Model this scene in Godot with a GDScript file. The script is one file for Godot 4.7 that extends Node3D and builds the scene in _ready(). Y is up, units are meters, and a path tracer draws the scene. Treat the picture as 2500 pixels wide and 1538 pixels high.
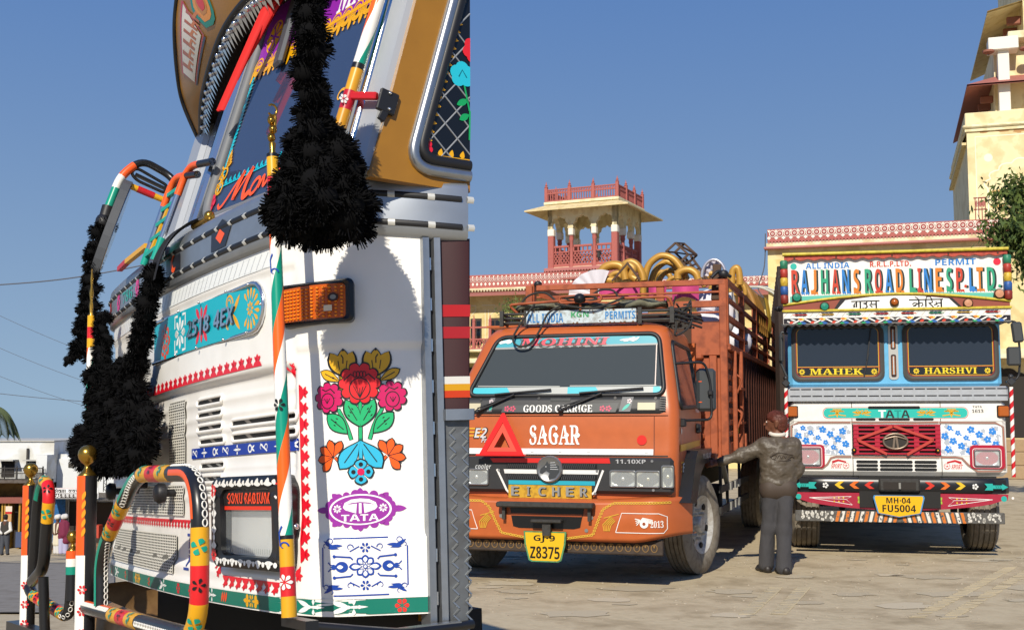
extends Node3D
# ------------------------------------------------------------------ mesh builder
class B:
	var v:=PackedVector3Array()
	var n:=PackedVector3Array()
	var c:=PackedColorArray()
	var col:=Color.WHITE
	var xf:=Transform3D()
	func tri(p: Vector3,q: Vector3,r: Vector3,np: Vector3,nq: Vector3,nr: Vector3)->void:
		v.append(xf*p); v.append(xf*r); v.append(xf*q)
		n.append(xf.basis*np); n.append(xf.basis*nr); n.append(xf.basis*nq)
		c.append(col); c.append(col); c.append(col)
	func flat(p: Vector3,q: Vector3,r: Vector3)->void:
		var m:=(q - p).cross(r - p)
		if m.length_squared()<1e-14:
			return
		m=m.normalized()
		tri(p,q,r,m,m,m)
	func quad(p: Vector3,q: Vector3,r: Vector3,s: Vector3)->void:
		flat(p,q,r)
		flat(p,r,s)
	func box(o: Vector3,s: Vector3,bas:=Basis(),bev:=0.0)->void:
		var h:=s*0.5
		var b:=minf(bev,minf(h.x,minf(h.y,h.z))*0.9)
		var keep:=xf
		xf=xf*Transform3D(bas,o)
		for ax in 3:
			var u:=(ax+1) % 3
			var w:=(ax+2) % 3
			for sg in [-1.0,1.0]:
				var a:=Vector3(); a[ax]=h[ax]*sg
				var p:=[]
				for k in [[-1,-1],[1,-1],[1,1],[-1,1]]:
					var q:=a; q[u]=(h[u] - b)*k[0]; q[w]=(h[w] - b)*k[1]
					p.append(q)
				if sg>0: quad(p[0],p[1],p[2],p[3])
				else: quad(p[3],p[2],p[1],p[0])
			if b>0.0:
				for s1 in [-1.0,1.0]:
					for s2 in [-1.0,1.0]:
						var e:=[]
						for k in [[0,-1],[0,1],[1,1],[1,-1]]:
							var q:=Vector3()
							q[ax]=(h[ax] - b)*k[1]
							q[u]=(h[u] - (b if k[0]==0 else 0.0))*s1
							q[w]=(h[w] - (0.0 if k[0]==0 else b))*s2
							e.append(q)
						if s1*s2>0: quad(e[3],e[2],e[1],e[0])
						else: quad(e[0],e[1],e[2],e[3])
		if b>0.0:
			for sx in [-1.0,1.0]:
				for sy in [-1.0,1.0]:
					for sz in [-1.0,1.0]:
						var s3:=Vector3(sx,sy,sz)
						var p0:=Vector3(h.x,h.y - b,h.z - b)*s3
						var p1:=Vector3(h.x - b,h.y,h.z - b)*s3
						var p2:=Vector3(h.x - b,h.y - b,h.z)*s3
						if sx*sy*sz>0: flat(p0,p1,p2)
						else: flat(p2,p1,p0)
		xf=keep
	func span(p: Vector3,q: Vector3,w: float,t: float,up:=Vector3.UP,bev:=0.0)->void:
		var d:=(q - p)
		var x:=d.normalized()
		var z:=x.cross(up)
		if z.length()<0.01: z=x.cross(Vector3.RIGHT)
		z=z.normalized()
		box((p+q)*0.5,Vector3(d.length(),t,w),Basis(x,z.cross(x),z),bev)
	static func frames(path: PackedVector3Array,closed:=false)->Array:
		var out:=[]
		var m:=path.size()
		var up:=Vector3()
		for i in m:
			var a:=path[i - 1] if i>0 else (path[m - 1] if closed else path[0])
			var b:=path[i+1] if i<m - 1 else (path[0] if closed else path[m - 1])
			var t:=(b - a).normalized()
			if i==0:
				up=Vector3.UP if absf(t.y)<0.9 else Vector3.RIGHT
			up=(up - t*up.dot(t)).normalized()
			out.append([t,up,t.cross(up)])
		return out
	func tube(path: PackedVector3Array,r,sides:=10,closed:=false,a0:=0.0,a1:=TAU,twist:=0.0)->void:
		var f:=frames(path,closed)
		var m:=path.size()
		var rings:=[]
		var full:=a1 - a0>TAU - 0.001
		for i in m:
			var rr: float=r[i] if r is Array or r is PackedFloat32Array else r
			var ring:=[]
			for k in sides+1:
				var an:=a0+(a1 - a0)*k/sides+twist*i
				var nn: Vector3=f[i][1]*cos(an)+f[i][2]*sin(an)
				ring.append([path[i]+nn*rr,nn])
			rings.append(ring)
		for i in (m if closed else m - 1):
			var p=rings[i]
			var q=rings[(i+1) % m]
			for k in sides:
				tri(p[k][0],p[k+1][0],q[k+1][0],p[k][1],p[k+1][1],q[k+1][1])
				tri(p[k][0],q[k+1][0],q[k][0],p[k][1],q[k+1][1],q[k][1])
		if not closed and full:
			for k in sides:
				flat(path[0],rings[0][k+1][0],rings[0][k][0])
				flat(path[m - 1],rings[m - 1][k][0],rings[m - 1][k+1][0])
	func rod(p: Vector3,q: Vector3,r: float,r2:=-1.0,sides:=10)->void:
		tube(PackedVector3Array([p,q]),[r,r if r2<0.0 else r2],sides)
	func lathe(prof: Array,seg:=16,at:=Transform3D())->void:
		var keep:=xf
		xf=xf*at
		var m:=prof.size()
		var sn:=[]
		for i in m - 1:
			var d: Vector2=(prof[i+1] - prof[i]).normalized()
			sn.append(Vector2(d.y,-d.x))
		for i in m - 1:
			var n0: Vector2=sn[i]
			var n1: Vector2=sn[i]
			if i>0 and sn[i].dot(sn[i - 1])>0.6: n0=(sn[i]+sn[i - 1]).normalized()
			if i<m - 2 and sn[i].dot(sn[i+1])>0.6: n1=(sn[i]+sn[i+1]).normalized()
			for k in seg:
				var a:=TAU*k/seg
				var b:=TAU*(k+1)/seg
				var p:=prof[i] as Vector2
				var q:=prof[i+1] as Vector2
				var A:=Vector3(cos(a),0,sin(a))
				var C:=Vector3(cos(b),0,sin(b))
				var U:=Vector3.UP
				tri(A*p.x+U*p.y,A*q.x+U*q.y,C*q.x+U*q.y,A*n0.x+U*n0.y,A*n1.x+U*n1.y,C*n1.x+U*n1.y)
				tri(A*p.x+U*p.y,C*q.x+U*q.y,C*p.x+U*p.y,A*n0.x+U*n0.y,C*n1.x+U*n1.y,C*n0.x+U*n0.y)
		xf=keep
	func ball(o: Vector3,r: Vector3,seg:=14)->void:
		var prof:=[]
		for i in seg+1:
			var a:=-PI/2+PI*i/seg
			prof.append(Vector2(cos(a),sin(a)))
		lathe(prof,seg,Transform3D(Basis.from_scale(r),o))
	func sheet(nu: int,nv: int,fn: Callable)->void:
		var p:=[]
		for i in nu+1:
			var row:=PackedVector3Array()
			for j in nv+1:
				row.append(fn.call(float(i)/nu,float(j)/nv))
			p.append(row)
		var nn:=[]
		for i in nu+1:
			var row:=PackedVector3Array()
			for j in nv+1:
				var du: Vector3=p[mini(i+1,nu)][j] - p[maxi(i - 1,0)][j]
				var dv: Vector3=p[i][mini(j+1,nv)] - p[i][maxi(j - 1,0)]
				row.append(du.cross(dv).normalized())
			nn.append(row)
		for i in nu:
			for j in nv:
				tri(p[i][j],p[i+1][j],p[i+1][j+1],nn[i][j],nn[i+1][j],nn[i+1][j+1])
				tri(p[i][j],p[i+1][j+1],p[i][j+1],nn[i][j],nn[i+1][j+1],nn[i][j+1])
	func prism(poly: PackedVector2Array,at: Transform3D,depth: float,back:=true)->void:
		if not Geometry2D.is_polygon_clockwise(poly): pass
		else:
			poly=poly.duplicate(); poly.reverse()
		var keep:=xf
		xf=xf*at
		var idx:=Geometry2D.triangulate_polygon(poly)
		for i in range(0,idx.size(),3):
			var a:=poly[idx[i]]; var b:=poly[idx[i+1]]; var d:=poly[idx[i+2]]
			if (b - a).cross(d - a)<0.0:
				var t:=b; b=d; d=t
			flat(Vector3(a.x,a.y,depth),Vector3(b.x,b.y,depth),Vector3(d.x,d.y,depth))
			if back: flat(Vector3(d.x,d.y,0),Vector3(b.x,b.y,0),Vector3(a.x,a.y,0))
		var ccw:=not Geometry2D.is_polygon_clockwise(poly)
		for i in poly.size():
			var a:=poly[i]; var b:=poly[(i+1) % poly.size()]
			if not ccw:
				var t:=a; a=b; b=t
			quad(Vector3(a.x,a.y,0),Vector3(b.x,b.y,0),Vector3(b.x,b.y,depth),Vector3(a.x,a.y,depth))
		xf=keep
	func mesh()->ArrayMesh:
		var m:=ArrayMesh.new()
		if v.is_empty(): return m
		var a:=[]
		a.resize(Mesh.ARRAY_MAX)
		a[Mesh.ARRAY_VERTEX]=v
		a[Mesh.ARRAY_NORMAL]=n
		a[Mesh.ARRAY_COLOR]=c
		m.add_surface_from_arrays(Mesh.PRIMITIVE_TRIANGLES,a)
		return m
# ------------------------------------------------------------------ flat painted work, laid on a surface
class Art:
	var P:=PackedVector2Array()
	var C:=PackedColorArray()
	var Z:=PackedFloat32Array()
	var o:=Vector2()
	var k:=Vector2.ONE
	var sh:=0.0
	var z:=0.0
	func at(origin: Vector2,scale: Vector2,shear:=0.0)->Art:
		o=origin; k=scale; sh=shear
		return self
	func m(p: Vector2)->Vector2:
		return o+Vector2((p.x+p.y*sh)*k.x,p.y*k.y)
	func poly(pts: PackedVector2Array,col: Color,lay:=0.0)->void:
		var q:=PackedVector2Array()
		for p in pts: q.append(m(p))
		var idx:=Geometry2D.triangulate_polygon(q)
		var lc:=col.srgb_to_linear()
		for i in idx:
			P.append(q[i]); C.append(lc); Z.append(z+lay)
	func fan(c: Vector2,pts: PackedVector2Array,col: Color,lay:=0.0)->void:
		var lc:=col.srgb_to_linear()
		for i in pts.size():
			for p in [c,pts[i],pts[(i+1) % pts.size()]]:
				P.append(m(p)); C.append(lc); Z.append(z+lay)
	func tris(t: PackedVector2Array,col: Color,lay:=0.0)->void:
		var lc:=col.srgb_to_linear()
		for p in t:
			P.append(m(p)); C.append(lc); Z.append(z+lay)
	func rect(x0: float,y0: float,x1: float,y1: float,col: Color,lay:=0.0)->void:
		fan(Vector2((x0+x1)/2,(y0+y1)/2),PackedVector2Array([Vector2(x0,y0),Vector2(x1,y0),Vector2(x1,y1),Vector2(x0,y1)]),col,lay)
	func line(pts: Array,w: float,col: Color,lay:=0.0,w1:=-1.0)->void:
		var cnt:=pts.size()
		if w1<0.0: w1=w
		var l:=[]; var r:=[]
		for i in cnt:
			var d: Vector2=(pts[mini(i+1,cnt - 1)] - pts[maxi(i - 1,0)]).normalized()
			var h: float=lerpf(w,w1,float(i)/maxi(cnt - 1,1))*0.5
			var nn:=Vector2(-d.y,d.x)*h
			l.append(pts[i]+nn); r.append(pts[i] - nn)
		for i in cnt - 1:
			tris(PackedVector2Array([l[i],r[i],r[i+1],l[i],r[i+1],l[i+1]]),col,lay)
	func circle(c: Vector2,r: float,col: Color,lay:=0.0,ry:=-1.0,cnt:=20)->void:
		var q:=PackedVector2Array()
		for i in cnt:
			q.append(c+Vector2(cos(TAU*i/cnt)*r,sin(TAU*i/cnt)*(r if ry<0.0 else ry)))
		fan(c,q,col,lay)
	func ring(c: Vector2,r: float,w: float,col: Color,lay:=0.0,ry:=-1.0)->void:
		var q:=[]
		for i in 25: q.append(c+Vector2(cos(TAU*i/24)*r,sin(TAU*i/24)*(r if ry<0.0 else ry)))
		line(q,w,col,lay)
	func flower(c: Vector2,r: float,cnt: int,col: Color,lay:=0.0,deep:=0.55,rot:=0.0)->void:
		var q:=PackedVector2Array()
		var st:=cnt*8
		for i in st:
			var a:=TAU*i/st
			q.append(c+Vector2(cos(a+rot),sin(a+rot))*r*(1.0 - deep*pow(absf(cos(a*cnt*0.5+PI/2+PI/2))*-1.0+1.0,1.6)))
		fan(c,q,col,lay)
	func petals(c: Vector2,r: float,cnt: int,col: Color,lay:=0.0,fat:=0.34,rot:=0.0,gap:=0.16)->void:
		for i in cnt:
			var d:=Vector2.from_angle(rot+TAU*i/cnt)
			leaf(c+d*r*gap,c+d*r,r*fat*2.0,col,lay,0.66)
	func leaf(p: Vector2,q: Vector2,w: float,col: Color,lay:=0.0,peak:=0.5)->void:
		var d:=q - p
		var nn:=Vector2(-d.y,d.x).normalized()*w*0.5
		var a:=PackedVector2Array(); var b:=PackedVector2Array()
		for i in 9:
			var t:=i/8.0
			var s:=pow(sin(PI*pow(t,log(0.5)/log(peak))),0.8)
			a.append(p+d*t+nn*s); b.append(p+d*t - nn*s)
		b.reverse()
		a.append_array(b.slice(1,8))
		fan(p+d*peak,a,col,lay)
	func text(s: String,x0: float,y0: float,x1: float,y1: float,col: Color,lay:=0.0,font:=0,lean:=0.0)->void:
		var t:=Lettering.tris(s,font)
		var q:=PackedVector2Array()
		for p in t: q.append(Vector2(lerpf(x0,x1,p.x)+lean*(p.y - 0.5)*(y1 - y0),lerpf(y0,y1,p.y)))
		tris(q,col,lay)
	func mesh(surf: Callable,longest:=1e9,off:=0.002,step:=0.0006)->ArrayMesh:
		var b:=B.new()
		for i in range(0,P.size(),3):
			b.col=C[i]
			cut(b,P[i],P[i+1],P[i+2],off+Z[i]*step,surf,longest,0)
		return b.mesh()
	func cut(b: B,p: Vector2,q: Vector2,r: Vector2,h: float,surf: Callable,longest: float,deep: int)->void:
		var l:=[p.distance_to(q),q.distance_to(r),r.distance_to(p)]
		var mx: float=l.max()
		if mx>longest and deep<7:
			if l[0]==mx:
				var e:=(p+q)/2; cut(b,p,e,r,h,surf,longest,deep+1); cut(b,e,q,r,h,surf,longest,deep+1)
			elif l[1]==mx:
				var e:=(q+r)/2; cut(b,p,q,e,h,surf,longest,deep+1); cut(b,p,e,r,h,surf,longest,deep+1)
			else:
				var e:=(r+p)/2; cut(b,p,q,e,h,surf,longest,deep+1); cut(b,e,q,r,h,surf,longest,deep+1)
			return
		var A=surf.call(p.x,p.y); var D=surf.call(q.x,q.y); var E=surf.call(r.x,r.y)
		var a: Vector3=A[0]+A[1]*h; var d: Vector3=D[0]+D[1]*h; var e2: Vector3=E[0]+E[1]*h
		if (d - a).cross(e2 - a).dot(A[1])>=0.0: b.tri(a,d,e2,A[1],D[1],E[1])
		else: b.tri(a,e2,d,A[1],E[1],D[1])
class Lettering:
	static var known:={}
	static var fonts:=[]
	static func tris(s: String,font: int)->PackedVector2Array:
		var key:=s+str(font)
		if known.has(key): return known[key]
		if fonts.is_empty():
			for f in [["Droid Sans",700],["Droid Serif",700],["Droid Sans",400],["Droid Serif",400]]:
				var sf:=SystemFont.new()
				sf.font_names=PackedStringArray([f[0]])
				sf.font_weight=f[1]
				fonts.append(sf)
		var tm:=TextMesh.new()
		tm.text=s
		tm.font=fonts[font]
		tm.font_size=64
		tm.depth=0.0
		tm.curve_step=2.0
		var out:=PackedVector2Array()
		var lo:=Vector2(1e9,1e9); var hi:=-lo
		var ar:=tm.get_mesh_arrays()
		var vs: PackedVector3Array=ar[Mesh.ARRAY_VERTEX]
		var ix=ar[Mesh.ARRAY_INDEX]
		var order: Array=range(vs.size()) if ix==null or ix.is_empty() else Array(ix)
		for i in order:
			var p:=Vector2(vs[i].x,vs[i].y)
			lo=lo.min(p); hi=hi.max(p)
			out.append(p)
		for i in out.size(): out[i]=(out[i] - lo)/(hi - lo)
		known[key]=out
		return out
# ------------------------------------------------------------------ materials
var mats:={}
var noises:={}
func noise_tex(kind: String)->NoiseTexture2D:
	if noises.has(kind): return noises[kind]
	var t:=NoiseTexture2D.new()
	var f:=FastNoiseLite.new()
	f.seed=7+kind.length()
	t.width=512; t.height=512; t.seamless=true
	f.noise_type=FastNoiseLite.TYPE_SIMPLEX_SMOOTH
	f.fractal_octaves=5
	var g:=Gradient.new()
	match kind:
		"fine": f.frequency=0.09; g.set_color(0,Color(0.78,0.78,0.78)); g.set_color(1,Color(1,1,1))
		"blotch": f.frequency=0.012; g.set_color(0,Color(0.93,0.925,0.915)); g.set_color(1,Color(1,1,1))
		"stain": f.frequency=0.008; g.offsets=PackedFloat32Array([0.0,0.38,0.5,1.0]); g.colors=PackedColorArray([Color(0.88,0.85,0.79),Color(0.95,0.935,0.9),Color(1,1,1),Color(0.97,0.965,0.95)])
		"grime": f.frequency=0.02; g.offsets=PackedFloat32Array([0.0,0.35,0.55,1.0]); g.colors=PackedColorArray([Color(0.78,0.75,0.71),Color(0.9,0.88,0.86),Color(1,1,1),Color(0.96,0.95,0.94)])
		"dirt": f.frequency=0.02; f.fractal_octaves=7; f.fractal_gain=0.62; g.offsets=PackedFloat32Array([0.0,0.4,0.6,1.0]); g.colors=PackedColorArray([Color(0.78,0.75,0.7),Color(0.94,0.92,0.89),Color(1,0.99,0.97),Color(0.88,0.86,0.82)])
		"bump": f.frequency=0.05; t.as_normal_map=true; t.bump_strength=3.0
		"bumpfine": f.frequency=0.16; t.as_normal_map=true; t.bump_strength=3.0
	t.noise=f
	if not t.as_normal_map: t.color_ramp=g
	noises[kind]=t
	return t
func mat(called: String,col:=Color.WHITE,rough:=0.6,metal:=0.0,tex:="",size:=1.0,bump:="",bump_amount:=0.4,spec:=0.5)->StandardMaterial3D:
	if mats.has(called): return mats[called]
	var m:=StandardMaterial3D.new()
	m.resource_name=called
	m.albedo_color=col
	m.roughness=rough
	m.metallic=metal
	m.metallic_specular=spec
	if tex or bump:
		m.uv1_triplanar=true
		m.uv1_scale=Vector3.ONE/(size*(2.0 if tex=="grime" else 1.0))
	if tex: m.albedo_texture=noise_tex(tex)
	if bump:
		m.normal_enabled=true
		m.normal_texture=noise_tex(bump)
		m.normal_scale=bump_amount
	mats[called]=m
	return m
func paint(called: String,rough:=0.45)->StandardMaterial3D:
	if mats.has(called): return mats[called]
	var m:=mat(called,Color.WHITE,rough)
	m.vertex_color_use_as_albedo=true
	return m
# ------------------------------------------------------------------ things and parts
var names:={}
func numbered(called: String)->String:
	var k: int=names.get(called,-1)+1
	names[called]=k
	return called if k==0 else "%s_%03d" % [called,k]
func tag(o: Node3D,label: String,category: String,group:="")->Node3D:
	o.set_meta("label",label)
	o.set_meta("category",category)
	if group: o.set_meta("group",group)
	return o
func thing(called: String,label: String,category: String,at:=Transform3D(),group:="")->Node3D:
	var o:=Node3D.new()
	o.name=numbered(called)
	add_child(o)
	o.transform=at
	tag(o,label,category,group)
	return o
func put(called: String,mesh,m: Material,parent: Node=null,label:="")->MeshInstance3D:
	var o:=MeshInstance3D.new()
	o.mesh=mesh.mesh() if mesh is B else mesh
	o.material_override=m
	if parent:
		var k:=0
		var nm:=called
		while parent.has_node(NodePath(nm)):
			k+=1
			nm="%s_%03d" % [called,k]
		o.name=nm
		parent.add_child(o)
	else:
		o.name=numbered(called)
		add_child(o)
	if label: o.set_meta("label",label)
	return o
func structure(o: Node3D,label:="",category:="")->Node3D:
	o.set_meta("kind","structure")
	if label: o.set_meta("label",label)
	if category: o.set_meta("category",category)
	return o
func stuff(o: Node3D)->Node3D:
	o.set_meta("kind","stuff")
	return o
func plane_at(origin: Vector3,x: Vector3,y: Vector3,n: Vector3)->Callable:
	return func(u: float,w: float)->Array: return [origin+x*u+y*w,n]
func smooth(pts: Array,per:=8,closed:=false)->PackedVector3Array:
	var out:=PackedVector3Array()
	var m:=pts.size()
	for i in (m if closed else m - 1):
		var a: Vector3=pts[(i - 1+m) % m] if closed else pts[maxi(i - 1,0)]
		var b: Vector3=pts[i]
		var c: Vector3=pts[(i+1) % m]
		var d: Vector3=pts[(i+2) % m] if closed else pts[mini(i+2,m - 1)]
		for k in per:
			out.append(b.cubic_interpolate(c,a,d,float(k)/per))
	if not closed: out.append(pts[m - 1])
	return out
func bent(pts: Array,r: float,per:=6,closed:=false)->PackedVector3Array:
	var out:=PackedVector3Array()
	var m:=pts.size()
	for i in m:
		if not closed and (i==0 or i==m - 1):
			out.append(pts[i]); continue
		var p: Vector3=pts[i]
		var a: Vector3=pts[(i - 1+m) % m]
		var b: Vector3=pts[(i+1) % m]
		var ra:=minf(r,p.distance_to(a)*0.48)
		var rb:=minf(r,p.distance_to(b)*0.48)
		var s:=p+(a - p).normalized()*ra
		var e:=p+(b - p).normalized()*rb
		for k in per+1:
			var t:=float(k)/per
			out.append(s.lerp(p,t).lerp(p.lerp(e,t),t))
	return out
func resample(path: PackedVector3Array,step: float)->PackedVector3Array:
	var out:=PackedVector3Array([path[0]])
	for i in path.size() - 1:
		var k:=maxi(1,int(ceil(path[i].distance_to(path[i+1])/step)))
		for j in k: out.append(path[i].lerp(path[i+1],float(j+1)/k))
	return out
func rrect(x0: float,y0: float,x1: float,y1: float,r: float,per:=5)->PackedVector2Array:
	var q:=PackedVector2Array()
	for c in [[x1 - r,y1 - r,0],[x0+r,y1 - r,1],[x0+r,y0+r,2],[x1 - r,y0+r,3]]:
		for i in per+1:
			q.append(Vector2(c[0],c[1])+Vector2.from_angle((c[2]+float(i)/per)*PI/2)*r)
	return q
func rc(hex: String)->Color:
	return Color(hex)
func common_materials()->void:
	mat("chrome",rc("d5d8dc"),0.16,0.95)
	mat("rubber_black",rc("17171a"),0.5)
	mat("wire_dark",rc("55565c"),0.7)
	mat("tyre_rubber",rc("33312e"),0.85,0.0,"grime",0.3)
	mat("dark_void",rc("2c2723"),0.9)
	mat("brass",rc("b08a3c"),0.25,0.9)
	mat("bracket_red",rc("c01c24"),0.4)
	mat("iron_dark",rc("33302e"),0.7)
	mat("dark_grey_plastic",rc("4a4d52"),0.5)
func _ready()->void:
	var cam:=Camera3D.new()
	cam.name="camera"
	add_child(cam)
	cam.position=Vector3(0,1.55,0)
	cam.rotation_degrees=Vector3(5.182,0,0)
	cam.fov=29.703
	cam.near=0.05
	cam.far=900.0
	cam.current=true
	var sm:=ProceduralSkyMaterial.new()
	sm.sky_top_color=Color(0.19,0.397,0.682)
	sm.sky_horizon_color=Color(0.584,0.687,0.773)
	sm.sky_curve=0.2
	sm.ground_bottom_color=Color(0.56,0.64,0.72)
	sm.ground_horizon_color=Color(0.56,0.64,0.72)
	sm.sun_angle_max=8.0
	var sky:=Sky.new()
	sky.sky_material=sm
	var env:=Environment.new()
	env.background_mode=Environment.BG_SKY
	env.sky=sky
	env.background_energy_multiplier=1.0
	env.tonemap_mode=Environment.TONE_MAPPER_LINEAR
	env.tonemap_exposure=1.08
	env.sdfgi_enabled=true
	env.ssao_enabled=true
	env.ssil_enabled=true
	var we:=WorldEnvironment.new()
	we.name="world_environment"
	we.environment=env
	add_child(we)
	var sun:=DirectionalLight3D.new()
	sun.name="sun"
	add_child(sun)
	sun.look_at_from_position(Vector3.ZERO,Vector3(0.193,-0.595,-0.78),Vector3.UP)
	sun.light_energy=1.5
	sun.light_color=Color(1.0,0.965,0.9)
	sun.light_angular_distance=0.5
	sun.shadow_enabled=true
	common_materials()
	build_ground()
	build_far_street()
	build_pavilion_side()
	build_yellow_building()
	build_tower()
	build_near_truck()
	build_garlands()
	build_orange_truck()
	build_cargo()
	build_blue_truck()
	build_people()
	build_plants()
# ------------------------------------------------------------------ the decorated truck close to the viewer
const NEAR_BASE:=1.07
const NEAR_AT:=Vector3(-0.4054,0.0053,-2.9371)
var plan_p:=PackedVector2Array()
var plan_t:=PackedFloat32Array()
func nl(a: float,s: float,u: float)->Vector3: return Vector3(s,u+NEAR_BASE,-a)
func make_plan()->void:
	var pts:=[Vector2(2.31,0.5),Vector2(2.31,0.3),Vector2(2.28,0.1),Vector2(2.22,-0.02),Vector2(2.09,-0.105),Vector2(1.75,-0.135),Vector2(1.2,-0.15),Vector2(0.82,-0.142),Vector2(0.5,-0.12),Vector2(0.21,-0.085),Vector2(0.1,-0.052),Vector2(0,0),Vector2(-0.064,0.115),Vector2(-0.112,0.22),Vector2(-0.138,0.32),Vector2(-0.145,0.45),Vector2(-0.145,1.0)]
	for i in pts.size() - 1:
		for k in 12:
			plan_p.append(pts[i].cubic_interpolate(pts[i+1],pts[maxi(i - 1,0)],pts[mini(i+2,pts.size() - 1)],k/12.0))
	plan_p.append(pts[-1])
	var l:=0.0
	var t0:=0.0
	for i in plan_p.size():
		if i>0: l+=plan_p[i].distance_to(plan_p[i - 1])
		if i==11*12: t0=l
		plan_t.append(l)
	for i in plan_t.size(): plan_t[i]-=t0
func near_surf(t: float,u: float)->Array:
	var i:=clampi(plan_t.bsearch(t) - 1,0,plan_t.size() - 2)
	var f:=(t - plan_t[i])/(plan_t[i+1] - plan_t[i])
	var p:=plan_p[i].lerp(plan_p[i+1],f)
	var d0:=plan_p[i+1] - plan_p[maxi(i - 1,0)]
	var d1:=plan_p[mini(i+2,plan_p.size() - 1)] - plan_p[i]
	var d:=d0.normalized().lerp(d1.normalized(),f).normalized()
	return [nl(p.x,p.y,u),Vector3(d.x,0,d.y)]
func near_end(u: float)->float: return 0.300+0.0298*(u+0.042)
func pane_pt(a: float,u: float)->Vector3: return nl(a,0.05 - 0.179*a+0.287*(u - 1.12),u)
func pane_surf(a: float,u: float)->Array:
	return [pane_pt(a,u),Vector3(-1,0.287,0.179).normalized()]
func far_pane_pt(a: float,u: float)->Vector3: return nl(a,-0.30+0.179*a+0.287*(u - 1.12),u)
var visor_rows:=[]
func visor_surf(w: float,q: float)->Array:
	var f:=func(ww: float,qq: float)->Vector3:
		var i:=clampi(int(floor(ww)),0,visor_rows.size() - 2)
		var t:=ww - i
		var g:=[]
		for k in 2:
			var a: Vector3=visor_rows[maxi(i - 1,0)][k]
			var d: Vector3=visor_rows[mini(i+2,visor_rows.size() - 1)][k]
			g.append((visor_rows[i][k] as Vector3).cubic_interpolate(visor_rows[i+1][k],a,d,t))
		var m: Vector3=g[0].lerp(g[1],qq)
		var out:=Vector3(-0.8,-0.25,-0.25).normalized()
		return m+out*0.06*sin(PI*clampf(qq,0,1))*g[0].distance_to(g[1])/0.4
	var p: Vector3=f.call(w,q)
	var du: Vector3=f.call(w+0.05,q) - f.call(w - 0.05,q)
	var dv: Vector3=f.call(w,minf(q+0.03,1.0)) - f.call(w,maxf(q - 0.03,0.0))
	return [nl(p.x,p.y,p.z),nlv(dv.cross(du)).normalized()]
func nlv(v: Vector3)->Vector3: return Vector3(v.y,v.z,-v.x)
func near_ss(a: float,b: float,x: float)->float: return smoothstep(a,b,x)
func shell_off(t: float,u: float)->float:
	var o:=0.0
	if t>-0.125:
		o+=0.006*near_ss(0.662,0.672,u)+0.008*(1.0 - near_ss(0.185,0.2,u))
	else:
		var k:=near_ss(-0.125,-0.14,t)*near_ss(-2.1,-2.05,t)
		o-=0.022*k*near_ss(0.35,0.37,u)*(1.0 - near_ss(0.615,0.64,u))
		o-=0.012*k*near_ss(0.09,0.11,u)*(1.0 - near_ss(0.35,0.37,u))
		o+=0.006*(1.0 - near_ss(0.05,0.06,u))
		for c in [0.575,0.53,0.488,0.375,0.335,0.295]:
			o+=0.004*k*exp(-pow((u - c)/0.008,2.0))
		o+=0.006*near_ss(0.885,0.9,u)
	return o
func shell_surf(t: float,u: float)->Array:
	var r:=near_surf(t,u)
	return [r[0]+r[1]*shell_off(t,u),r[1]]
func bar_wrap(b: B,path: PackedVector3Array,r: float,a0: float,a1: float)->void:
	b.tube(path,r,maxi(2,int((a1 - a0)*4)),false,a0,a1)
func piece(path: PackedVector3Array,s0: float,s1: float)->PackedVector3Array:
	var out:=PackedVector3Array()
	var l:=0.0
	for i in path.size() - 1:
		var d:=path[i].distance_to(path[i+1])
		if l+d>=s0 and l<=s1:
			if out.is_empty(): out.append(path[i].lerp(path[i+1],clampf((s0 - l)/d,0,1)))
			out.append(path[i].lerp(path[i+1],clampf((s1 - l)/d,0,1)))
		l+=d
	return out
func length_of(path: PackedVector3Array)->float:
	var l:=0.0
	for i in path.size() - 1: l+=path[i].distance_to(path[i+1])
	return l
func striped_pole(parent: Node,called: String,p: Vector3,q: Vector3,r0: float,r1: float,bands: Array,turns: float,s0: float,s1: float,label:="")->void:
	var root:=Node3D.new()
	root.name=called
	var k:=0
	while parent.has_node(NodePath(root.name)):
		k+=1; root.name="%s_%03d" % [called,k]
	parent.add_child(root)
	if label: root.set_meta("label",label)
	var cols:=["f0641a","efece4","0f9077"]
	var b:=B.new()
	for i in 3:
		b.col=rc(cols[i]).srgb_to_linear()
		var pts:=PackedVector3Array(); var rr:=[]
		for j in 61:
			var t:=lerpf(s0,s1,j/60.0)
			pts.append(p.lerp(q,t)); rr.append(lerpf(r0,r1,t))
		b.tube(pts,rr,7,false,TAU*i/3.0,TAU*(i+1)/3.0,TAU*turns/60.0)
	put("spiral_paint",b,paint("spiral_gloss",0.3),root)
	for d in bands:
		b=B.new()
		b.tube(PackedVector3Array([p.lerp(q,d[0]),p.lerp(q,d[1])]),[lerpf(r0,r1,d[0])*d[3],lerpf(r0,r1,d[1])*d[3]],20)
		put("colour_band",b,mat("band_"+d[2],rc(d[2]),0.35),root)
func tooth(art: Art,c: Vector2,along: Vector2,out: Vector2,w: float,h: float,col: Color)->void:
	var q:=PackedVector2Array()
	for i in 9:
		var a:=PI*i/8.0
		q.append(c+along*cos(a)*w*0.46+out*sin(a)*h*0.5)
	art.fan(c,q,col)
	art.leaf(c+out*h*0.45,c+out*h*1.1,w*0.34,col,0.0,0.35)
	for s in [-1.0,1.0]:
		art.leaf(c+out*h*0.45,c+out*h*0.85+along*s*w*0.36,w*0.22,col,0.0,0.4)
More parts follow.
